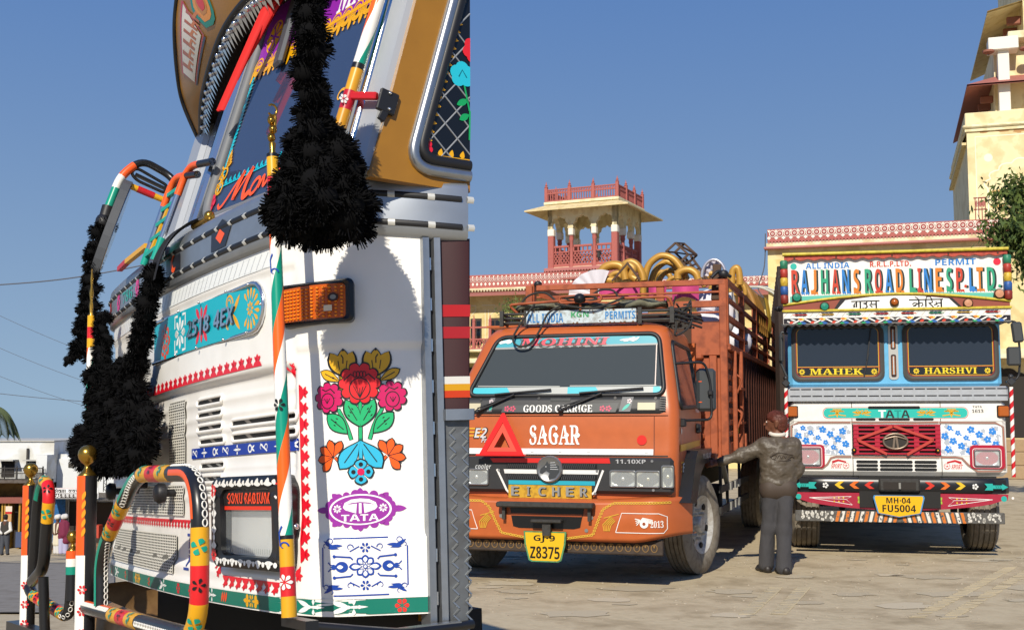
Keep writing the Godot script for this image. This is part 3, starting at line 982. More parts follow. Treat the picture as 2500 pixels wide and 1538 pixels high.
func build_near_side(T: Node3D)->void:
	var alu:=mat("aluminium",rc("a7abb0"),0.3,0.85,"blotch",0.3)
	var side:=func(s: float,u: float)->Array:
		return [nl(-0.1 - 0.045*near_ss(0.18,0.34,s),s,u),Vector3(0.1,0,1).normalized()]
	var strip:=func(called: String,s0: float,s1: float,u0: float,u1: float,d: float,m: Material)->void:
		var b:=B.new()
		b.sheet(24,12,func(x: float,y: float)->Vector3:
			var u:=lerpf(u0,u1,y)
			var r: Array=side.call(lerpf(s0,minf(s1,near_end(u)),x),u)
			return r[0]+r[1]*(d if x>0.01 and x<0.99 else -0.02))
		put(called,b,m,T)
	strip.call("hinge_pillar",0.2,0.218,-0.06,0.945,0.022,alu)
	strip.call("door_edge",0.229,0.246,-0.06,0.945,0.02,alu)
	strip.call("door_gap",0.205,0.235,-0.06,0.945,0.004,mat("rubber_black"))
	for i in 9:
		var b:=B.new()
		b.rod(side.call(0.221,0.02+i*0.105)[0]+Vector3(0,0,0.014),side.call(0.221,0.052+i*0.105)[0]+Vector3(0,0,0.014),0.0065,-1.0,8)
		put("hinge_knuckle",b,mats["chrome"],T)
	strip.call("door_panel",0.244,0.5,0.5,0.945,0.006,mat("maroon",rc("3d1416"),0.5,0.0,"fine",0.2))
	strip.call("door_ledge",0.24,0.5,0.474,0.502,0.03,alu)
	strip.call("tread_plate",0.244,0.5,-0.06,0.476,0.006,mat("tread_metal",rc("6c7074"),0.42,0.6,"grime",0.4))
	var art:=Art.new()
	for q in [[0.74,0.771,"c1282a"],[0.684,0.714,"b5282c"],[0.567,0.586,"e9e6dc"],[0.55,0.567,"e0a317"],[0.532,0.55,"d8431c"]]:
		art=Art.new()
		art.poly(PackedVector2Array([Vector2(0.247,q[0]),Vector2(near_end(q[0]) - 0.003,q[0]),Vector2(near_end(q[1]) - 0.003,q[1]),Vector2(0.247,q[1])]),rc(q[2]))
		put("door_stripe",art.mesh(side,0.02,0.008),paint("paint_gloss"),T)
	var b:=B.new()
	for i in 16:
		for k in 2:
			var u:=-0.04+i*0.032
			var s:=0.262+k*0.03
			for d in [-1.0,1.0]:
				var p: Array=side.call(s,u); var q: Array=side.call(s+0.014,u+d*0.015)
				b.span(p[0]+p[1]*0.0075,q[0]+q[1]*0.0075,0.004,0.004,Vector3(0,0,1))
	stuff(put("tread_ridges",b,mat("tread_ridge",rc("8d9296"),0.35,0.7),T))
	var ochre:=mat("ochre_paint",rc("9c6d20"),0.36,0.0,"blotch",0.8)
	b=B.new()
	b.prism(PackedVector2Array([Vector2(0.05,1.085),Vector2(near_end(1.085),1.07),Vector2(near_end(2.0),2.0),Vector2(0.31,2.0)]),Transform3D(Basis(),Vector3(0,NEAR_BASE,0.115)),0.03)
	put("side_panel",b,ochre,T)
	var wp:=func(s: float,u: float)->Vector3: return Vector3(s,u+NEAR_BASE,0.148)
	var edge:=[wp.call(0.36,1.112),wp.call(0.155,1.118),wp.call(0.285,1.55),wp.call(0.40,1.93)]
	edge[0]=wp.call(near_end(1.112) - 0.002,1.112)
	var outline:=bent([edge[0],edge[1],edge[2],wp.call(0.33,1.70)],0.075,8)
	b=B.new(); b.tube(outline,0.016,12)
	put("window_frame",b,alu,T)
	var inner:=bent([wp.call(near_end(1.14) - 0.002,1.139),wp.call(0.183,1.145),wp.call(0.305,1.55),wp.call(0.335,1.65)],0.06,8)
	b=B.new(); b.tube(inner,0.016,12)
	put("window_rubber",b,mat("rubber_black"),T)
	var wsurf:=plane_at(Vector3(0,NEAR_BASE,0.146),Vector3.RIGHT,Vector3.UP,Vector3.BACK)
	var cut:=PackedVector2Array([Vector2(near_end(1.12) - 0.002,1.12),Vector2(near_end(1.7) - 0.002,1.7),Vector2(0.1,1.7),Vector2(0.1,1.12)])
	var area:=PackedVector2Array()
	for p in inner: area.append(Vector2(p.x,p.y - NEAR_BASE))
	area.append(Vector2(0.37,1.7)); area.append(Vector2(0.37,1.14))
	var pieces:=func(art2: Art,poly: PackedVector2Array,col: Color,lay: float)->void:
		for g in Geometry2D.intersect_polygons(poly,cut): art2.poly(g,col,lay)
	art=Art.new(); pieces.call(art,area,rc("10100f"),0)
	put("window_glass",art.mesh(wsurf),mat("dark_glass",rc("15171a"),0.05),T)
	art=Art.new()
	var yel:=rc("e7aa14")
	for i in 15:
		var t:=i/14.0
		var c:=Vector2(0.204,1.2).lerp(Vector2(0.302,1.53),t)
		if c.x<near_end(c.y) - 0.02:
			art.leaf(c+Vector2(-0.012,-0.012),c+Vector2(0.012,0.014),0.014,yel); art.leaf(c,c+Vector2(0.02,-0.004),0.01,yel); art.circle(c+Vector2(-0.004,0.012),0.006,yel)
	art.line([Vector2(0.196,1.19),Vector2(0.296,1.53)],0.006,yel)
	art.line([Vector2(0.232,1.155),Vector2(near_end(1.15) - 0.003,1.153)],0.009,yel)
	for i in 3: art.leaf(Vector2(0.245+i*0.032,1.158),Vector2(0.25+i*0.032,1.178),0.014,yel,0,0.3)
	for q in [[0.202,1.18],[0.216,1.172],[0.208,1.192],[0.214,1.186]]: art.circle(Vector2(q[0],q[1]),0.009,rc("d81f35"),1)
	var tu:=rc("2ab6cc")
	for k in 5:
		pieces.call(art,circ(Vector2(0.317+[0,-0.016,0.014,-0.012,0.012][k],1.39+[0.014,0.002,0.004,-0.016,-0.014][k]),0.02),tu,1.0+k*0.1)
	for g in [[Vector2(0.321,1.365),Vector2(0.337,1.29)],[Vector2(0.337,1.29),Vector2(0.338,1.21)]]:
		art.line([g[0],Vector2(minf(g[1].x,near_end(g[1].y) - 0.004),g[1].y)],0.005,rc("1a9a58"),1)
	for g in [[Vector2(0.332,1.32),Vector2(0.298,1.302)],[Vector2(0.334,1.28),Vector2(0.305,1.262)]]: art.leaf(g[0],g[1],0.018,rc("1a9a58"),1)
	for k in 3: pieces.call(art,circ(Vector2(0.337+k*0.006,1.455+[0,0.02,-0.014][k]),0.017),rc("d8222e"),1.0+k*0.1)
	art.line([Vector2(0.306,1.38),Vector2(0.317,1.4),Vector2(0.33,1.38)],0.003,rc("0f5c6c"),2)
	put("window_flowers",art.mesh(wsurf,1e9,0.004),paint("paint_gloss"),T)
	b=B.new()
	for i in 9:
		for d in [-1.0,1.0]:
			var p0:=Vector2(0.16,1.06+i*0.075); var p1:=p0+Vector2(0.24,d*0.26)
			if d<0: p0.y+=0.0
			for g in Geometry2D.intersect_polyline_with_polygon(PackedVector2Array([p0,p1]),area):
				for h in Geometry2D.intersect_polyline_with_polygon(g,cut):
					if h.size()>1: b.rod(wp.call(h[0].x,h[0].y)+Vector3(0,0,0.0005),wp.call(h[1].x,h[1].y)+Vector3(0,0,0.0005),0.0024,-1.0,6)
	stuff(put("window_guard",b,mat("guard_wire",rc("9a9da0"),0.4,0.4),T))
	b=B.new()
	b.prism(PackedVector2Array([Vector2(-0.11,-0.04),Vector2(2.3,-0.04),Vector2(2.28,2.2),Vector2(-0.11,2.2)]),Transform3D(Basis(Vector3(0,0,-1),Vector3(0.0298,1,0),Vector3(1,0,0)),Vector3(near_end(0) - 0.034,NEAR_BASE,0)),0.028)
	put("rear_wall",b,ochre,T)
func circ(c: Vector2,r: float)->PackedVector2Array:
	var q:=PackedVector2Array()
	for i in 16: q.append(c+Vector2.from_angle(TAU*i/16.0)*r)
	return q
func build_near_cabin(T: Node3D)->void:
	var chrome: Material=mats["chrome"]
	var grey:=mat("window_seal",rc("6d7074"),0.6)
	var outl:=PackedVector2Array()
	for p in bent([Vector3(0.045,1.15,0),Vector3(0.85,1.155,0),Vector3(0.815,1.9,0),Vector3(0.06,1.9,0)],0.09,7,true): outl.append(Vector2(p.x,p.y))
	var art:=Art.new(); art.poly(outl,Color.WHITE)
	var glass:=mat("windscreen_glass",rc("34405a"),0.04,0.0,"",1.0,"",0.0,0.8)  # slate blue carries the sky reflection inside the base colour
	put("windscreen",art.mesh(pane_surf,0.3,0.0),glass,T)
	var path:=PackedVector3Array()
	for p in outl: path.append(pane_pt(p.x,p.y)+Vector3(-0.004,0,0))
	var b:=B.new(); b.tube(path,0.017,10,true)
	put("windscreen_seal",b,grey,T)
	art=Art.new()
	var cy:=rc("19b3c6"); var ye:=rc("e2a414")
	for i in 30:
		var t:=i/29.0
		var c:=Vector2(0.818,1.26).lerp(Vector2(0.803,1.63),t)
		art.leaf(c,c+Vector2(-0.022,0.006),0.01,cy); art.circle(c+Vector2(-0.004,-0.004),0.004,cy)
	for i in 26:
		var c:=Vector2(0.8 - i*0.028,1.264+i*0.0008)
		art.leaf(c,c+Vector2(-0.004,0.022),0.012,cy); art.circle(c+Vector2(-0.012,0.004),0.005,cy)
	art.line([Vector2(0.815,1.262),Vector2(0.08,1.283)],0.005,cy)
	art.poly(PackedVector2Array([Vector2(0.80,1.655),Vector2(0.05,1.665),Vector2(0.06,1.88),Vector2(0.8,1.88)]),rc("8a2aa0"))
	for i in 13:
		var x:=0.78 - i*0.058
		for k in 3: art.ring(Vector2(x,1.668 - k*0.004),0.026 - k*0.008,0.006,ye,1,0.03 - k*0.009)
		art.leaf(Vector2(x+0.029,1.66),Vector2(x+0.029,1.615),0.018,ye,1); art.circle(Vector2(x,1.628),0.006,ye,1)
	art.line([Vector2(0.8,1.668),Vector2(0.05,1.676)],0.012,ye,2)
	art.petals(Vector2(0.725,1.76),0.05,8,ye,1,0.2); art.ring(Vector2(0.725,1.76),0.04,0.006,ye,1,0.055)
	art.text("MAA",0.33,1.70,0.12,1.8,rc("ece8ea"),1,1)
	for k in 5:
		art.ring(Vector2(0.815+[0,0.016,-0.016,0.012,-0.01][k],1.285+[0.0,0.03,0.022,-0.03,-0.024][k]),0.02,0.008,ye,1)
		art.leaf(Vector2(0.80,1.33),Vector2(0.79 - k*0.006,1.39 - k*0.012),0.014,ye,1)
		scroll(art,Vector2(0.07+[0,0.02,0.03,0.05,0.09][k],1.27+k*0.03),0.026,-1.0,0.01,ye,1)
	for k in 6: art.circle(Vector2(0.833,1.215)+Vector2.from_angle(k*TAU/6)*0.017,0.014,rc("cf1f45"),2)
	var orr:=rc("f0571c")
	var brush:=func(pts: Array,w: float)->void:
		var s:=[]
		for i in pts.size() - 1:
			for k in 6: s.append((pts[i] as Vector2).cubic_interpolate(pts[i+1],pts[maxi(i - 1,0)],pts[mini(i+2,pts.size() - 1)],k/6.0))
		s.append(pts[-1]); art.line(s,w,orr,2)
	brush.call([Vector2(0.775,1.2),Vector2(0.76,1.185),Vector2(0.735,1.195),Vector2(0.69,1.24),Vector2(0.645,1.283)],0.011)
	brush.call([Vector2(0.645,1.283),Vector2(0.672,1.225),Vector2(0.676,1.195)],0.02)
	brush.call([Vector2(0.676,1.195),Vector2(0.63,1.25),Vector2(0.592,1.284)],0.01)
	brush.call([Vector2(0.592,1.284),Vector2(0.612,1.23),Vector2(0.607,1.19),Vector2(0.575,1.2)],0.02)
	var oo:=[]
	for i in 13: oo.append(Vector2(0.545,1.212)+Vector2(cos(i*TAU/12)*0.022 - sin(i*TAU/12)*0.01,sin(i*TAU/12)*0.024))
	art.line(oo,0.012,orr,2)
	for j in 5:
		var x:=0.5 - j*0.085
		brush.call([Vector2(x+0.02,1.2),Vector2(x,1.235),Vector2(x - 0.012,1.2),Vector2(x - 0.04,1.225),Vector2(x - 0.05,1.2)],0.012)
	put("windscreen_painting",art.mesh(pane_surf,0.1,0.003),paint("paint_gloss"),T)
	b=B.new()
	b.box(pane_pt(0.6,1.75)+Vector3(-0.02,0,0),Vector3(0.02,0.28,0.07),Basis(Vector3(0,0,1),-0.27) ,0.02)
	put("tint_box",b,mat("dark_grey_plastic",rc("4a4d52"),0.5),T)
	b=B.new()
	b.span(pane_pt(0.905,1.12),pane_pt(0.87,1.9),0.07,0.05,Vector3(-1,0,0),0.01)
	put("centre_post",b,chrome,T)
	art=Art.new()
	art.poly(PackedVector2Array([Vector2(0.97,1.15),Vector2(2.0,1.15),Vector2(1.95,1.88),Vector2(1.0,1.88)]),Color.WHITE)
	put("far_windscreen",art.mesh(func(a: float,u: float)->Array: return [far_pane_pt(a,u),Vector3(-1,0.287,-0.179).normalized()],0.4,0.0),glass,T)
	b=B.new()
	b.span(far_pane_pt(2.1,1.1),far_pane_pt(2.05,1.9),0.2,0.08,Vector3(-1,0,0),0.02)
	b.span(far_pane_pt(0.97,1.1),far_pane_pt(2.2,1.1),0.08,0.1,Vector3(-1,0,0),0.01)
	b.span(pane_pt(0.97,1.105),pane_pt(-0.06,1.105),0.08,0.07,Vector3(-1,0,0),0.01)
	put("windscreen_surround",b,mat("grey_paint",rc("a9adb2"),0.4,0.3),T)
	b=B.new(); b.span(nl(-0.085,0.045,1.1),nl(-0.085,0.045+0.287*0.9,2.0),0.075,0.05,Vector3(-1,0,0.6),0.012)
	put("front_post",b,mat("grey_paint"),T)
	b=B.new(); b.tube(PackedVector3Array([nl(-0.062,0.012,1.1),nl(-0.062,0.012+0.287*0.9,2.0)]),0.017,12)
	put("post_trim",b,chrome,T)
	striped_pole(T,"mirror_pole",nl(-0.045,-0.012,1.16),nl(-0.105,0.155,1.75),0.0165,0.0165,[[0.0,0.12,"17171a",1.02],[0.12,0.20,"c98d1c",1.03],[0.2,0.285,"b5182a",1.04],[0.285,0.385,"d49a1e",1.03],[0.385,0.41,"17171a",1.06]],0.75,0.41,1.0)
	art=Art.new(); art.petals(Vector2.ZERO,0.013,6,rc("eeeeea"),0,0.3)
	put("band_flower",art.mesh(plane_at(nl(-0.058,0.012,1.302)+Vector3(0.0,0,0.0)+Vector3(-0.002,0,0.0165),Vector3.RIGHT,Vector3.UP,Vector3.BACK)),paint("paint_gloss"),T)
	b=B.new()
	b.span(nl(-0.065,0.03,1.315),nl(-0.14,0.075,1.298),0.016,0.02,Vector3.UP,0.003)
	put("bracket_arm",b,mat("bracket_red",rc("c01c24"),0.4),T)
	b=B.new(); b.box(nl(-0.152,0.098,1.282),Vector3(0.052,0.06,0.012),Basis(Vector3(0,0,1),-0.28),0.003)
	b.box(nl(-0.152,0.085,1.245),Vector3(0.02,0.03,0.01),Basis(Vector3(0,0,1),-0.5),0.002)
	put("bracket_plate",b,mat("rubber_black"),T)
	b=B.new()
	for q in [[0.103,1.304],[0.1,1.262]]: b.ball(nl(-0.159,q[0],q[1]),Vector3(0.005,0.005,0.004),8)
	stuff(put("bracket_bolts",b,chrome,T))
	b=B.new()
	b.tube(PackedVector3Array([nl(0.79,-0.14,1.128),nl(0.66,-0.13,1.132)]),0.011,10); b.ball(nl(0.655,-0.13,1.134),Vector3.ONE*0.017,10); b.rod(nl(0.7,-0.13,1.1),nl(0.7,-0.13,1.14),0.009)
	put("brass_nozzle",b,mat("brass",rc("b08a3c"),0.25,0.9),T)
	var rim:=[[2.087,0.238,1.82,2.167,0.246,1.825],[1.72,0.147,1.82,1.863,0.104,1.87],[1.434,0.089,1.82,1.739,0.048,1.95],[1.14,0.042,1.82,1.523,-0.018,2.03],[0.907,0.014,1.82,1.418,-0.038,2.12],[0.714,0.016,1.82,1.15,-0.08,2.2],[0.582,0.043,1.82,0.85,-0.1,2.26],[0.3,0.09,1.83,0.5,-0.08,2.28],[-0.1,0.2,1.86,0.0,0.02,2.28]]
	for r in rim: visor_rows.append([Vector3(r[0],r[1],r[2]),Vector3(r[3],r[4],r[5])])
	b=B.new()
	b.sheet(64,14,func(x: float,y: float)->Vector3: return visor_surf(x*7.99,lerpf(0.13,1.0,y))[0])
	put("visor",b,mat("ochre_paint"),T)
	b=B.new()
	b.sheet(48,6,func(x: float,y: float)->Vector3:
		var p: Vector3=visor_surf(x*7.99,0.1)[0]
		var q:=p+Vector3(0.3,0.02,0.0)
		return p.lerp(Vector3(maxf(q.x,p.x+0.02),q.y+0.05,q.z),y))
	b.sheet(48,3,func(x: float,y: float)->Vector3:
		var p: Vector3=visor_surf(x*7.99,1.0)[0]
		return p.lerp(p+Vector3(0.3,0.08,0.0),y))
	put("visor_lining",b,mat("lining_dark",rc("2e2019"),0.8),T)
	for q in [0.12,1.0]:
		b=B.new(); var pl:=PackedVector3Array()
		for i in 65: pl.append(visor_surf(i/64.0*7.99,q)[0])
		b.tube(pl,0.011,8)
		put("visor_edging",b,mat("rubber_black"),T)
	b=B.new()
	var d:=B.new()
	for i in 46:
		var w:=0.1+i*0.165
		var p=visor_surf(w,0.1); var q=visor_surf(w+0.165,0.1)
		var dn: Vector3=Vector3(0.03,-0.055,0.0)
		b.quad(p[0],q[0],q[0]+dn*0.35,p[0]+dn*0.35)
		b.flat(p[0]+dn*0.35,q[0]+dn*0.35,(p[0]+q[0])*0.5+dn*1.15)
		if i % 2==0: d.ball((p[0]+q[0])*0.5+dn*0.35+Vector3(-0.006,0,0),Vector3(0.01,0.012,0.012),8)
	put("fringe",b,chrome,T)
	stuff(put("fringe_studs",d,chrome,T))
	art=Art.new()
	for q in [[1.0,"16806c",0.0],[0.76,"d98a1c",1.0],[0.5,"b8791c",2.0],[0.34,"c8321c",3.0]]:
		art.leaf(Vector2(4.35+0.75*q[0],0.64+0.2*q[0]),Vector2(4.3 - 0.62*q[0],0.56 - 0.2*q[0]),0.42*q[0],rc(q[1]),q[2],0.7)
	art.poly(PackedVector2Array([Vector2(4.0,0.86),Vector2(3.35,0.42),Vector2(1.9,0.42),Vector2(2.1,0.78)]),rc("d8cfc0"),0)
	for i in 6:
		var w:=2.2+i*0.3
		art.poly(PackedVector2Array([Vector2(w,0.5),Vector2(w+0.08,0.5),Vector2(w+0.2,0.78),Vector2(w+0.1,0.78)]),rc("a8571c"),1)
		art.line([Vector2(w+0.05,0.62),Vector2(w+0.28,0.58),Vector2(w+0.2,0.5)],0.06,rc("c2701f"),1)
	art.line([Vector2(4.05,0.88),Vector2(3.4,0.38),Vector2(1.85,0.38),Vector2(2.08,0.8),Vector2(4.05,0.88)],0.03,rc("b5302a"),1)
	art.line([Vector2(3.38,0.35),Vector2(1.82,0.35)],0.045,rc("2a3350"),1)
	var el:=func(k: float)->PackedVector2Array:
		var g:=PackedVector2Array()
		for i in 20: g.append(Vector2(6.25+cos(i*TAU/20)*0.75*k,0.5+sin(i*TAU/20)*0.27*k))
		return g
	art.poly(el.call(1.0),rc("18181a"),1); art.poly(el.call(0.8),rc("3c6a3c"),2)
	for i in 5: art.line([Vector2(5.85+i*0.16,0.36),Vector2(5.95+i*0.16,0.64)],0.05,rc(["d8d4c0","c8321c","e2b020","d8d4c0","2c7a5a"][i]),3)
	put("visor_painting",art.mesh(visor_surf,0.12,0.003),paint("paint_gloss"),T)
	b=B.new()
	b.prism(PackedVector2Array([Vector2(0.1,-0.1),Vector2(0.37,-0.1),Vector2(0.37,2.25),Vector2(0.25,2.2),Vector2(0.02,1.4),Vector2(-0.05,0.8)]),Transform3D(Basis(Vector3(1,0,0),Vector3(0,0,-1),Vector3(0,1,0)),Vector3(0,NEAR_BASE+2.25,0)),0.04)
	put("roof",b,mat("ochre_paint"),T)
	for q in [[nl(0.8,-0.08,1.345),nl(0.985,-0.108,1.372),nl(1.03,-0.205,1.06)],[nl(0.9,-0.1,1.325),nl(1.08,-0.13,1.356),nl(1.13,-0.215,1.06)]]:
		var rail:=bent(q,0.06)
		b=B.new(); b.tube(rail,0.0115,10)
		put("grab_rail",b,chrome,T)
		for g in [[0.0,0.1,"rail_black","1c1c1e"],[0.1,0.27,"rail_orange","ea5c1e"],[0.42,0.5,"rail_teal","1a9a88"]]:
			b=B.new(); b.tube(piece(rail,g[0],g[1]),0.0125,10)
			put("rail_band",b,mat(g[2],rc(g[3]),0.32),T)
	b=B.new()
	for i in 5: b.span(nl(0.995+i*0.008,-0.13 - i*0.017,1.3 - i*0.05),nl(1.09+i*0.008,-0.148 - i*0.015,1.29 - i*0.05),0.016,0.012)
	put("rail_ladder",b,mats["rail_teal"],T)
	b=B.new(); b.span(nl(1.05,-0.15,1.25),nl(1.08,-0.2,1.1),0.02,0.014,Vector3(-1,0,0)); b.span(nl(1.15,-0.2,1.13),nl(1.45,-0.2,1.128),0.018,0.016)
	put("rail_brace",b,mat("rail_yellow",rc("dfa51c"),0.4),T)
	b=B.new(); b.span(nl(1.45,-0.2,1.128),nl(1.6,-0.195,1.126),0.018,0.017)
	put("rail_brace",b,mat("bracket_red"),T)
	var arm:=bent([nl(2.3,-0.102,1.508),nl(2.3,-0.05,1.66),nl(2.3,0.038,1.74),nl(2.3,0.164,1.68),nl(2.2,0.2,1.56)],0.05,6)
	b=B.new(); b.tube(arm,0.0165,10)
	put("mirror_arm",b,mat("rail_black"),T)
	for q in [[0.0,0.1,"0f9077"],[0.1,0.16,"e8e6de"],[0.16,0.235,"ee5a1c"]]:
		b=B.new(); b.tube(piece(arm,q[0],q[1]),0.0185,12)
		put("arm_band",b,mat("band_"+q[2],rc(q[2]),0.35),T)
	b=B.new(); b.tube(PackedVector3Array([nl(2.3,-0.036,1.628),nl(2.3,0.144,1.566)]),0.014,10)
	put("mirror_rail",b,mat("rail_yellow"),T)
	b=B.new(); b.tube(PackedVector3Array([nl(2.3,0.02,1.609),nl(2.3,0.09,1.585)]),0.0155,10)
	put("rail_band",b,mat("bracket_red"),T)
	b=B.new()
	b.tube(bent([nl(2.3,0.0,1.69),nl(2.3,0.02,1.70),nl(2.3,0.15,1.635),nl(2.3,0.14,1.60),nl(2.3,0.02,1.645),nl(2.3,-0.005,1.67)],0.02,4,true),0.007,8,true); b.span(nl(2.3,0.01,1.672),nl(2.3,0.14,1.62),0.02,0.012)
	put("arm_plate",b,mat("rail_black"),T)
	b=B.new()
	var mo:=PackedVector2Array()
	for i in 24: mo.append(Vector2(sin(i*TAU/24)*0.085,cos(i*TAU/24)*0.225))
	var mx:=(nl(2.3,0.0,1.63) - nl(2.3,-0.137,1.22)).normalized()
	var mn:=Vector3(0.78,-0.12,0.16).normalized()
	mn=(mn - mx*mn.dot(mx)).normalized()
	var mb:=Basis(mx.cross(mn),mx,mn)
	b.prism(mo,Transform3D(mb,nl(2.3,-0.075,1.425) - mn*0.03),0.035)
	put("mirror_shell",b,mat("dark_grey_plastic"),T)
	b=B.new()
	for i in mo.size(): mo[i]*=0.93
	b.prism(mo,Transform3D(mb,nl(2.3,-0.075,1.425)+mn*0.006),0.003)
	put("mirror_glass",b,mat("mirror_dull",rc("b4aca6"),0.12,0.7),T)
	b=B.new(); b.tube(PackedVector3Array([nl(2.3,-0.1,1.52),nl(2.3,-0.125,1.42)]),0.026,10); b.ball(nl(2.3,-0.118,1.45),Vector3(0.035,0.04,0.035),8)
	put("mirror_clamp",b,mat("rubber_black"),T)
func brass_ball(b: B,at: Vector3,r: float)->void:
	b.lathe([Vector2(r*0.92,0),Vector2(r*0.92,r*0.12),Vector2(r*0.62,r*0.42),Vector2(r*0.36,r*0.75),Vector2(r*0.27,r*1.0),Vector2(r*0.3,r*1.15),Vector2(r*0.62,r*1.4),Vector2(r*0.9,r*1.8),Vector2(r*1.0,r*2.2),Vector2(r*0.93,r*2.62),Vector2(r*0.7,r*2.95),Vector2(r*0.4,r*3.15),Vector2(0.001,r*3.22)],20,Transform3D(Basis(),at))
func painted_bar(T: Node3D,called: String,path: PackedVector3Array,r: float,bands: Array,stripes: Array)->void:
	var root:=Node3D.new(); root.name=called
	var k:=0
	while T.has_node(NodePath(root.name)):
		k+=1; root.name="%s_%03d" % [called,k]
	T.add_child(root)
	var b:=B.new(); b.tube(path,r,14)
	put("pipe",b,mat("rail_black"),root)
	for g in bands:
		for q in 3:
			b=B.new(); b.tube(piece(path,lerpf(g[0],g[1],q/3.0),lerpf(g[0],g[1],(q+1)/3.0)),r*1.03,16)
			var c: String=["dfa318","d41f24","dfa318"][q]
			put("colour_band",b,mat("band_"+c,rc(c),0.35),root)
		for q in [0,1,2]:
			var m:=piece(path,lerpf(g[0],g[1],(q+0.5)/3.0),lerpf(g[0],g[1],(q+0.5)/3.0)+0.02)
			if m.size()<2: continue
			var n:=Vector3(-0.35,0.25,0.9).normalized()
			var t:=(m[1] - m[0]).normalized()
			n=(n - t*n.dot(t)).normalized()
			var art:=Art.new()
			if q==1: art.petals(Vector2.ZERO,r*0.8,5,rc("1c1a1a"),0,0.22)
			else: art.petals(Vector2.ZERO,r*0.95,4,rc("0f9a80"),0,0.36,0.4)
			put("band_flower",art.mesh(func(x: float,y: float)->Array:
				var w:=n.cross(t)
				var an:=x/r
				var nn:=n*cos(an)+w*sin(an)
				return [m[0]+nn*r*1.03+t*y,nn],r*0.5),paint("paint_gloss"),root)
	for s in stripes:
		b=B.new(); bar_wrap(b,piece(path,s[0],s[1]),r*1.02,s[2],s[3])
		put("stripe",b,mat("band_"+s[4],rc(s[4]),0.35),root)
func chain(T: Node3D,path: PackedVector3Array,r: float,s0: float,s1: float,ang: float,called:="chain_paint")->void:
	var b:=B.new()
	var pp:=piece(path,s0,s1)
	var l:=length_of(pp)
	var cnt:=int(l/(r*0.85))
	for i in cnt:
		var m:=piece(pp,l*i/cnt,l*(i+0.95)/cnt)
		if m.size()<2: continue
		var t:=(m[m.size() - 1] - m[0]).normalized()
		var up:=Vector3(-0.35,0.25,0.9).normalized(); up=(up - t*up.dot(t)).normalized()
		up=up.rotated(t,ang)
		var c:=(m[0]+m[m.size() - 1])*0.5+up*r*1.0
		var w:=up.cross(t)
		var ring:=PackedVector3Array()
		for k in 10: ring.append(c+t*cos(k*TAU/10)*r*0.42+w*sin(k*TAU/10)*r*0.3 - up*(1.0 - cos(sin(k*TAU/10)*0.3))*r)
		b.tube(ring,r*0.09,5,true)
	put(called,b,mat("chain_white",rc("e6e4dc"),0.5),T)
